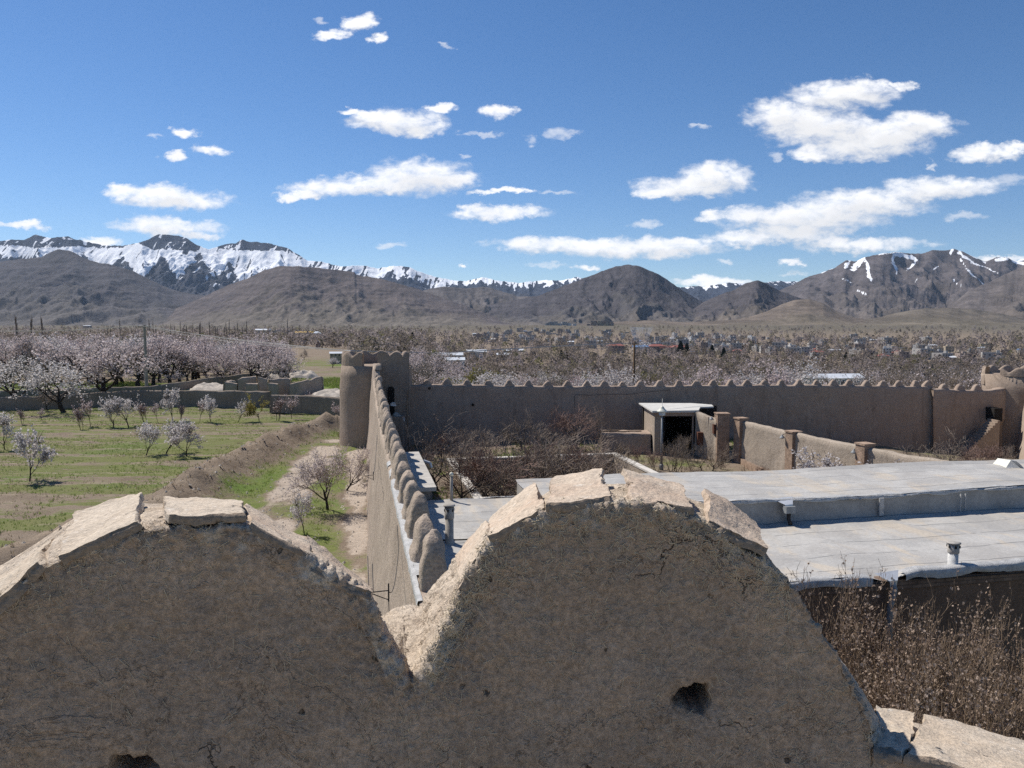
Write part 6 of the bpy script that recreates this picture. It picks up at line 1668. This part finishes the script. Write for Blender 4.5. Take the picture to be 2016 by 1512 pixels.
# --- shrubs under our tower on the right
G5 = 'tall budding shrubs between the tower and the silver-roofed building'
NS = [(1655, 1150, 11.6, 0, 'budding shrub hard against the right flank of the near merlon'), (1730, 1175, 12.3, 1, 'budding shrub left of the downpipe'), (1795, 1112, 12.6, 2, 'tallest thin wands rising past the eaves beside the downpipe'), (1868, 1215, 12.2, 0, 'budding shrub below the short flue pipe'), (1945, 1185, 12.5, 1, 'thickest whitish shrub, against the dark wall at the right'),
      (2030, 1200, 12.2, 2, 'budding shrub at the right edge, in the back row'), (1700, 1300, 9.6, 2, 'lower brown shrub in front, beside the merlon foot'), (1775, 1310, 9.2, 0, 'lower tangled shrub in front, above the low coping slabs'), (1850, 1290, 9.4, 1, 'lower tangled shrub in front, middle of the thicket'), (1930, 1320, 9.0, 2, 'lower shrub in front, second from the right edge'), (2005, 1300, 9.3, 0, 'lower shrub in front at the right edge'), (1820, 1250, 10.8, 1, 'middle-row shrub with rusty wands in the thicket')]
for px, pt, Y, k, lab in NS:
    g_ = W(px, 1400, Y); g_[2] = gz(g_[0], Y); H = W(px, pt - 30, Y)[2] - g_[2]
    NEARS[k].put(g_, H, RT_.uniform(0, 6.28), lab, G5, 0.95)
# --- poplars and far trees on the left
G6 = 'bare poplars beyond the left orchard'
Rp = random.Random(21)
for i, px in enumerate((30, 60, 85, 216, 222, 236, 262, 290, 301, 312, 322, 333, 344, 352, 363, 371, 380, 391, 398, 412, 421, 426, 437, 446, 455, 463, 470, 478, 486, 565, 573)):
    Y = Rp.uniform(330, 460); c = W(px + Rp.uniform(-5, 5), 650, Y); c[2] = gz(c[0], Y)
    top = {30: 618, 60: 622, 85: 620}.get(px, Rp.uniform(625, 641))
    POPLAR[i % 2].put(c, W(px, top, Y)[2] - c[2], Rp.uniform(0, 6), f"bare poplar, {ORD[i]} from the left in the thin line on the plain" if px > 100 else f"tall bare tree, {ORD[i]} from the left edge, above the left orchard", G6, 0.55 if px > 100 else 1.0)
for i, (px, pb, pt, Y, lab) in enumerate(((812, 668, 655, 480, 'dark evergreen alone on the plain right of the corner tower'), (1105, 704, 690, 470, 'dark evergreen before the middle of the town'), (1116, 705, 694, 455, 'smaller dark evergreen beside the one before the town'), (1340, 690, 672, 560, 'dark evergreen clump-leader right of the red roofs'), (1352, 692, 676, 560, 'second dark evergreen right of the red roofs'),
        (1402, 698, 680, 520, 'dark evergreen in front of the densest houses'), (1425, 698, 684, 520, 'shorter dark evergreen in front of the densest houses'), (1665, 712, 694, 460, 'dark evergreen below the right part of the town'), (1678, 712, 698, 455, 'small round evergreen below the right part of the town'), (1716, 712, 696, 450, 'dark evergreen beside the round one below the town'), (1918, 714, 700, 440, 'dark evergreen near the right edge, below the town'), (700, 672, 660, 470, 'dark round tree left above the corner tower'))):
    c = W(px, pb, Y); c[2] = gz(c[0], Y); Ever.put(c, max(W(px, pt, Y)[2] - c[2], 4), i * 1.3, lab, 'dark evergreens about the town')

# --- far woodland: one mass
def woodland(n, seed):
    R = np.random.RandomState(seed)
    Y = np.exp(R.uniform(np.log(185), np.log(1700), n)); u_ = R.uniform(-0.78, 0.74, n); X = u_ * Y
    keep = ~((u_ > -0.30) & (u_ < -0.21) & (Y < 330)) & ~((u_ > -0.10) & (Y > 1000) & (R.uniform(size=n) < 0.4))
    Y, X, u_ = Y[keep], X[keep], u_[keep]; n = len(Y)
    Z_ = ground_z(X, Y); H = R.uniform(3.5, 7.0, n) * (1 + 0.2 * (Y > 500)); w_ = H * R.uniform(0.45, 0.75, n)
    kindc = R.choice(5, n, p=[0.30, 0.22, 0.27, 0.17, 0.04])
    pal = np.array([(0.37, 0.315, 0.295), (0.28, 0.235, 0.20), (0.21, 0.175, 0.145), (0.23, 0.20, 0.145), (0.21, 0.195, 0.105)])
    V, C = [], []
    per = np.where(Y < 330, 150, np.where(Y < 600, 80, 40))
    for p_ in (150, 80, 40):
        ix = np.where(per == p_)[0]
        if not len(ix): continue
        m_ = len(ix)
        a = R.uniform(0, 6.28, (m_, p_)); zz = R.uniform(0.12, 1, (m_, p_)); rr = np.sqrt(np.clip(1 - (2 * (zz - 0.42)) ** 2 * 0.78, 0.02, 1)) * R.uniform(0.25, 1, (m_, p_)) ** 0.5
        P_ = np.stack([X[ix, None] + np.cos(a) * rr * w_[ix, None] * .62, Y[ix, None] + np.sin(a) * rr * w_[ix, None] * .62, Z_[ix, None] + zz * H[ix, None]], -1).reshape(-1, 3)
        sz = np.repeat((0.33 if p_ == 150 else 0.52 if p_ == 80 else 0.8) * (0.7 + 0.6 * R.uniform(size=m_)), p_)[:, None]
        v_, f_ = quads(P_, sz[:, 0], seed + p_)
        c_ = np.repeat(pal[kindc[ix]] * R.uniform(0.75, 1.15, (m_, 1)), p_, 0) * R.uniform(0.8, 1.15, (m_ * p_, 1))
        V.append(v_); C.append(np.repeat(c_, 4, 0))
    V = np.concatenate(V); C = np.concatenate(C)
    m, t, b = new_mat('far_orchard_crowns', 0.9, 0.05)
    ca = t.new('ShaderNodeAttribute', attribute_name='tone').outputs['Color']
    tr = t.new('ShaderNodeBsdfTranslucent'); t.l.new(ca, tr.inputs[0]); df = t.new('ShaderNodeBsdfDiffuse'); t.l.new(ca, df.inputs[0])
    mx = t.new('ShaderNodeMixShader'); mx.inputs[0].default_value = 0.5; t.l.new(df.outputs[0], mx.inputs[1]); t.l.new(tr.outputs[0], mx.inputs[2]); t.l.new(mx.outputs[0], t.n['Material Output'].inputs[0])
    o = add('woodland', V, np.arange(len(V)).reshape(-1, 4), m, smooth=False, attrs={'tone': C})
    tag(o, 'far orchards and bare woods filling the valley before the town', 'woodland', None, 'stuff')
woodland(8200, 8)

# --- grass, weeds and dry brush (one mass each)
def tufts(name, P_, h, w, mat, seed, blades=3, label=None, cat='grass'):
    R = np.random.RandomState(seed); n = len(P_) * blades
    P_ = np.repeat(P_, blades, 0) + np.concatenate([R.normal(size=(n, 2)) * w * 2.2, np.zeros((n, 1))], 1)
    a = R.uniform(0, 6.28, n); hh = h * R.uniform(0.45, 1.25, n); ln = R.normal(size=(n, 2)) * hh[:, None] * 0.45
    d = np.stack([np.cos(a), np.sin(a), np.zeros(n)], 1) * (w * R.uniform(0.6, 1.3, n))[:, None]
    top = P_ + np.concatenate([ln, hh[:, None]], 1)
    V = np.stack([P_ - d - np.array((0, 0, .03)), P_ + d - np.array((0, 0, .03)), top], 1).reshape(-1, 3)
    o = add(name, V, np.arange(n * 3).reshape(-1, 3), mat, smooth=False)
    return tag(o, label, cat, None, 'stuff')
R = np.random.RandomState(12)
def scatter(n, x0, x1, y0, y1, cond):
    x, y = R.uniform(x0, x1, n), R.uniform(y0, y1, n)
    k = cond(x, y); x, y = x[k], y[k]
    return np.stack([x, y, ground_z(x, y)], 1)
patch_ = lambda x, y, s_, th: fbm(x * s_, y * s_, 2.2, 3) > th
P1 = scatter(60000, -62, -4, 22, 80, lambda x, y: (x < bank_x(y) - 1.5) & patch_(x, y, 0.22, -0.05) & (R.uniform(size=len(x)) < 0.75) & (x > -0.72 * y))
P2 = scatter(16000, -26, -3, 22, 60, lambda x, y: (x > bank_x(y) + 1.2) & (fort_ns(x, y)[0] < -1.2) & (poly_dist(x, y, PATH) > 1.3) & patch_(x, y, 0.5, -0.25))
P3 = scatter(20000, -62, -8, 84, 130, lambda x, y: patch_(x, y, 0.1, -0.1) & (x > -0.72 * y))
tufts('grass', np.concatenate([P1, P2]), 0.10, 0.022, M['grass'], 1, 3, 'short green grass in the field and along the dirt track')
tufts('grass', P3, 0.28, 0.07, M['grass'], 2, 3, 'bright green grass under the trees of the left orchard')
P4 = scatter(15000, -40, -4, 22, 82, lambda x, y: (np.abs(x - bank_x(y)) < 3.2) & (poly_dist(x, y, BANK) < 2.1) & patch_(x, y, 0.7, -0.3))
P5 = scatter(9000, -62, -4, 22, 80, lambda x, y: (x < bank_x(y) - 1.5) & patch_(x, y, 0.3, 0.12) & (x > -0.72 * y))
tufts('dry_grass', np.concatenate([P4, P5]), 0.12, 0.02, M['grass_dry'], 3, 3, 'dry straw-coloured weeds matted on the earth bank and in the field', 'dry weeds')
P6 = scatter(8000, -8, 26, 23, 57, lambda x, y: (fort_ns(x, y)[0] > 1.6) & (fort_ns(x, y)[1] > 22.2) & patch_(x, y, 0.3, -0.2) & (x < 0.45 * y))
tufts('dry_grass', P6, 0.26, 0.018, M['twig_dry'], 4, 3, 'rusty dry brush and dead stems over the fort garden floor', 'dry brush')
P7 = scatter(9000, -8, 24, 30, 56, lambda x, y: (fort_ns(x, y)[0] > 1.6) & patch_(x, y, 0.18, 0.05) & (x < 0.45 * y))
tufts('grass', P7, 0.16, 0.035, M['grass'], 5, 3, 'green grass patches in the fort garden near the lamp post')

# stones and clods
def stones(P_, lo_, hi_, seed, label):
    R = np.random.RandomState(seed); n = len(P_); k = 6
    r = np.exp(R.uniform(np.log(lo_), np.log(hi_), n)); V = np.zeros((n, k + 1, 3)); a0 = R.uniform(0, 6.28, n)
    for j in range(k):
        q = R.uniform(0.7, 1.25, n); V[:, j] = P_ + np.stack([np.cos(a0 + j * 1.047) * r * q, np.sin(a0 + j * 1.047) * r * q, -0.02 + 0 * r], 1)
    V[:, k] = P_ + np.stack([R.normal(size=n) * r * .25, R.normal(size=n) * r * .25, r * R.uniform(.4, .8, n)], 1)
    F = (np.arange(n) * (k + 1))[:, None, None] + np.array([[j, (j + 1) % k, k] for j in range(k)])[None]
    o = add('stones', V.reshape(-1, 3), F.reshape(-1, 3), M['rubble'], smooth=False); tag(o, label, 'stones', None, 'stuff')
S1 = scatter(9000, -30, -3, 22, 60, lambda x, y: (x > bank_x(y) - 1.5) & (fort_ns(x, y)[0] < 0) & (R.uniform(size=len(x)) < np.where((poly_dist(x, y, BANK) < 1.9) | (poly_dist(x, y, PATH) < 1.6) | (fort_ns(x, y)[0] > -1.0), 0.8, 0.12)))
stones(S1, 0.02, 0.10, 4, 'pale stones and clods strewn on the track, bank and wall foot')
S2 = scatter(3000, -60, -8, 24, 80, lambda x, y: (x < bank_x(y) - 1.5) & patch_(x, y, 0.3, 0.1) & (x > -0.72 * y))
stones(S2, 0.02, 0.08, 6, 'small clods lying in the furrows of the green field')
# ------------------------------------------------------------------ the town across the valley
HM = {}
for nm, c in (('pale', (0.42, 0.39, 0.355)), ('brick', (0.33, 0.26, 0.215)), ('grey', (0.33, 0.325, 0.32)), ('white', (0.58, 0.56, 0.53)), ('ochre', (0.42, 0.35, 0.26)), ('dark', (0.13, 0.125, 0.13))):
    HM[nm] = simple('house_wall_' + nm, c, 0.85, 0.2, 0.3, 0, obj=True)
HM['win'] = simple('house_window', (0.09, 0.095, 0.105), 0.3, 0.2, 1, 0)
HM['flat'] = simple('flat_house_roof', (0.45, 0.45, 0.46), 0.7, 0.3, 0.3, 0, obj=True)
HM['red'] = simple('red_sheet_roof', (0.30, 0.115, 0.09), 0.6, 0.25, 0.4, 0, obj=True)
HM['blue'] = simple('blue_sheet_roof', (0.14, 0.22, 0.36), 0.5, 0.25, 0.4, 0, obj=True)
HM['tin'] = simple('bright_sheet_roof', (0.66, 0.68, 0.70), 0.45, 0.2, 0.4, 0, obj=True)
HM['yellow'] = simple('yellow_roof', (0.62, 0.40, 0.09), 0.6, 0.2, 0.4, 0, obj=True)
def house_mesh(w, d, st, wall, roof, kind, seed):
    R = random.Random(seed); h = st * 3.1
    b = MB(); b.cm = 0; b.box(-w / 2, w / 2, -d / 2, d / 2, -6, h)
    b.cm = 1
    if kind == 'flat':
        b.box(-w / 2 + .3, w / 2 - .3, -d / 2 + .3, d / 2 - .3, h + 0.003, h + .25)
        b.cm = 0
        for (x0, x1, y0, y1) in ((-w / 2, w / 2, -d / 2, -d / 2 + .28), (-w / 2, w / 2, d / 2 - .28, d / 2), (-w / 2, -w / 2 + .28, -d / 2 + .281, d / 2 - .281), (w / 2 - .28, w / 2, -d / 2 + .281, d / 2 - .281)):
            b.box(x0, x1, y0, y1, h + .002, h + .55)
        if st > 1: x0 = R.uniform(-w / 2 + .5, w / 2 - 3); b.box(x0, x0 + 2.4, -1, 1.6, h + .26, h + 2.4)
    else:
        r = 1.9 if kind == 'hip' else 1.4; e = .5; ins = min(w, d) * (.42 if kind == 'hip' else 0)
        b.put([(-w / 2 - e, -d / 2 - e, h + .02), (w / 2 + e, -d / 2 - e, h + .02), (w / 2 + e, d / 2 + e, h + .02), (-w / 2 - e, d / 2 + e, h + .02), (-w / 2 - e + ins, 0, h + r), (w / 2 + e - ins, 0, h + r)],
              [(0, 1, 5, 4), (1, 2, 5), (2, 3, 4, 5), (3, 0, 4), (3, 2, 1, 0)])
    b.cm = 2
    n = max(2, int(w / 2.8))
    for s_ in range(st):
        for i in range(n):
            if R.random() < 0.15: continue
            x = -w / 2 + w * (i + .5) / n; z = s_ * 3.1 + 1.0
            b.box(x - .6, x + .6, -d / 2 - .04, -d / 2 + .1, z, z + 1.4)
        for i in range(2):
            y = -d / 4 + i * d / 2; z = s_ * 3.1 + 1.0
            b.box(-w / 2 - .04, -w / 2 + .1, y - .5, y + .5, z, z + 1.3); b.box(w / 2 - .1, w / 2 + .04, y - .5, y + .5, z, z + 1.3)
    V = np.concatenate(b.V)
    return raw_mesh('house', V, b.F, False, [HM[wall], HM[roof], HM['win']], b.M)
KINDS_H = [('pale', 'flat', 'flat', 'pale flat-roofed'), ('brick', 'flat', 'flat', 'brown brick flat-roofed'), ('grey', 'flat', 'flat', 'grey flat-roofed'), ('white', 'flat', 'flat', 'white flat-roofed'), ('ochre', 'flat', 'flat', 'sand-coloured flat-roofed'), ('brick', 'red', 'hip', 'red-roofed'), ('pale', 'blue', 'gable', 'blue-roofed'), ('grey', 'tin', 'gable', 'bright tin-roofed')]
PROTO = {}
for ki, (wl_, rf, kd, _t) in enumerate(KINDS_H):
    for v_ in range(3):
        Rq = random.Random(ki * 10 + v_)
        PROTO[ki, v_] = house_mesh(Rq.uniform(8, 14), Rq.uniform(8, 11), [1, 2, 3][v_] if kd == 'flat' else 1 + (v_ > 1), wl_, rf, kd, ki * 10 + v_)
def house(px, py, ki, v_, label, group, Y=None, me=None, rot=None, sc=1.0, name='house', cat='house'):
    if Y is None: c = on_ground(px, py)
    else: c = W(px, py, Y)
    o = bpy.data.objects.new(name, me or PROTO[ki, v_]); COL.objects.link(o)
    o.location = tuple(c); o.rotation_euler = (0, 0, RH.uniform(-.5, .5) if rot is None else rot); o.scale = (sc,) * 3
    return tag(o, label, cat, group)
RH = random.Random(99)
count = 0
areas = [(930, 1000, 660, 674, 16), (1000, 1130, 651, 682, 52), (1130, 1250, 654, 690, 40), (1250, 1400, 663, 697, 56), (1400, 1560, 663, 700, 54), (1560, 1730, 666, 708, 50), (1730, 1850, 676, 716, 24), (1850, 2020, 690, 722, 14)]
where = ['at the left end of the town', 'in the left part of the town, below the round hill', 'in the town left of the red roofs', 'in the town around the red roofs and the smoke', 'in the densest middle of the town', 'in the town right of its middle', 'towards the right end of the town', 'among the trees right of the town']
for ai, (x0, x1, y0, y1, n) in enumerate(areas):
    for i in range(n):
        px = RH.uniform(x0, x1); q = RH.random()
        py = y0 + (y1 - y0) * q ** 1.25
        ki = RH.choices(range(8), [30, 14, 17, 14, 8, 3, 2, 6])[0]; v_ = RH.choices(range(3), [3, 5, 3])[0] if ki < 5 else RH.randint(0, 2)
        lab = f"small {KINDS_H[ki][3]} {'one-storey' if v_ == 0 else 'two-storey' if v_ == 1 else 'taller'} house {where[ai]}"
        lab = lab.replace(', below the round hill', '')
        house(px, py, ki, v_, lab, 'houses of the town across the valley', sc=RH.uniform(0.5, 0.75))
# houses one can point to
GD = 'landmark buildings about the town'
mk = house_mesh
house(722, 667, 0, 0, 'dark tall tower block standing alone on the plain above the corner tower', GD, 900, mk(9, 9, 3, 'dark', 'flat', 'flat', 1), 0.1, 1.05, 'apartment_block', 'building')
house(700, 668, 0, 0, 'long dark low building left of the lone tower block', GD, 880, mk(26, 9, 1, 'grey', 'flat', 'flat', 2), 0, 1.0, 'long_building', 'building')
house(600, 661, 0, 0, 'long shed with a yellow roof at the far edge of the woods', GD, 620, mk(17, 8, 1, 'white', 'yellow', 'gable', 3), 0.05, 0.8, 'long_shed', 'shed')
house(624, 662, 0, 0, 'small white peaked hut right of the yellow-roofed shed', GD, 620, mk(7, 7, 1, 'white', 'tin', 'hip', 4), 0.4, 0.8, 'white_hut', 'hut')
house(518, 655, 0, 0, 'bright white low building at the foot of the hill, left of the yellow roof', GD, 800, mk(16, 8, 1, 'white', 'tin', 'gable', 5), 0, 0.9, 'long_building', 'building')
house(555, 656, 0, 0, 'greyish low building between the white one and the yellow roof', GD, 800, mk(20, 8, 1, 'grey', 'flat', 'flat', 6), 0, 0.9, 'long_building', 'building')
house(742, 669, 0, 0, 'red-roofed shed just right of the lone tower block', GD, 800, mk(14, 8, 1, 'white', 'red', 'gable', 7), 0.2, 0.8, 'long_shed', 'shed')
house(172, 643, 0, 0, 'white-roofed building far behind the left orchard', GD, 1500, mk(26, 10, 1, 'grey', 'tin', 'gable', 8), 0, 0.55, 'long_building', 'building')
for i, (px, py, lab) in enumerate(((1212, 687, 'first'), (1292, 688, 'second'), (1310, 691, 'third'), (1335, 690, 'fourth'))):
    house(px, py, 0, 0, f'red hipped roof house, {lab} from the left of the four before the town', GD, 600, mk(15, 10, 1, 'brick', 'red', 'hip', 20 + i), 0.1 * i, 0.85, 'red_roofed_house', 'house')
house(1262, 689, 0, 0, 'bright blue roofed hall among the red roofs', GD, 600, mk(16, 9, 1, 'pale', 'blue', 'gable', 31), 0, 0.8, 'blue_roofed_hall', 'building')
for i, (px, py, w_, lab) in enumerate(((938, 697, 13, 'bright tin roofed shed before the left end of the town'), (992, 702, 11, 'small tin roofed shed, second from the left before the town'), (1010, 693, 18, 'long grey shed roof before the left part of the town'), (885, 706, 14, 'pale flat roof showing among the trees above the left end of the back wall'), (1640, 757, 18, 'white sheeted greenhouse roof behind the right part of the back wall'), (895, 716, 10, 'small pale roof low in the blossom trees near the tower'))):
    house(px, py + 4, 0, 0, lab, GD, (470, 480, 600, 230, 100, 200)[i], mk(w_, 7, 1, 'white', 'tin', 'gable', 40 + i), 0.1, (0.9, 0.8, 0.9, 0.55, 0.38, 0.5)[i], 'tin_roofed_shed', 'shed')
hut_ = house(664, 697, 0, 0, 'low hut with a pale sheet roof among trees just left of the tower top', GD, 190, mk(12, 8, 1, 'ochre', 'tin', 'gable', 60), 0.25, 0.3, 'field_hut', 'hut')
hut_.location.z -= 0.75
# upper hamlet on the slope
for i in range(34):
    left = i < 14
    px = RH.uniform(1072, 1140) if left else RH.uniform(1158, 1206); py = RH.uniform(634, 641) if left else RH.uniform(632, 642)
    ki = RH.choice([0, 2, 3] if left else [1, 4, 1])
    house(px, py + 1, ki, 0, ('tiny grey house of the upper hamlet on the slope, left cluster' if left else 'tiny reddish brick house of the upper hamlet, right cluster') , 'houses of the upper hamlet', 1895, None, None, 0.85)
# thin blue smoke over the roofs
def smoke():
    b = MB(); c = W(1262, 690, 560)
    prof = []
    for q in np.linspace(0, 1, 9): prof.append((2.0 + 7.0 * q, q * 17))
    b.lathe(c, prof, 18)
    m = bpy.data.materials.new('thin_smoke'); m.use_nodes = True
    t = NT(m.node_tree); t.n.clear(); o_ = t.new('ShaderNodeOutputMaterial'); pv = t.new('ShaderNodeVolumePrincipled')
    pv.inputs['Color'].default_value = (0.70, 0.82, 1.0, 1)
    n = t.noise(geo_pos(t), 0.16, 4, 0.65)
    t.l.new(t.ramp(n, 0.42, 0.75, 0.0, 0.06), pv.inputs['Density']); t.l.new(pv.outputs[0], o_.inputs['Volume'])
    o = b.build('smoke', m, None, smooth=True)
    tag(o, 'thin bluish smoke drifting up from the roofs of the town', 'smoke', None, 'stuff')
smoke()
# ------------------------------------------------------------------ valley air
hb = MB(); hb.box(-4700, 4700, -70, 6500, -16, 790)
m = bpy.data.materials.new('valley_air'); m.use_nodes = True
t = NT(m.node_tree); t.n.clear()
o_ = t.new('ShaderNodeOutputMaterial'); pv = t.new('ShaderNodeVolumePrincipled')
pv.inputs['Color'].default_value = (0.58, 0.76, 1.0, 1); pv.inputs['Density'].default_value = 3.1e-5
pv.inputs['Anisotropy'].default_value = 0.1
t.l.new(pv.outputs[0], o_.inputs['Volume'])
hz = hb.build('haze', m)
tag(hz, None, None, None, 'stuff')
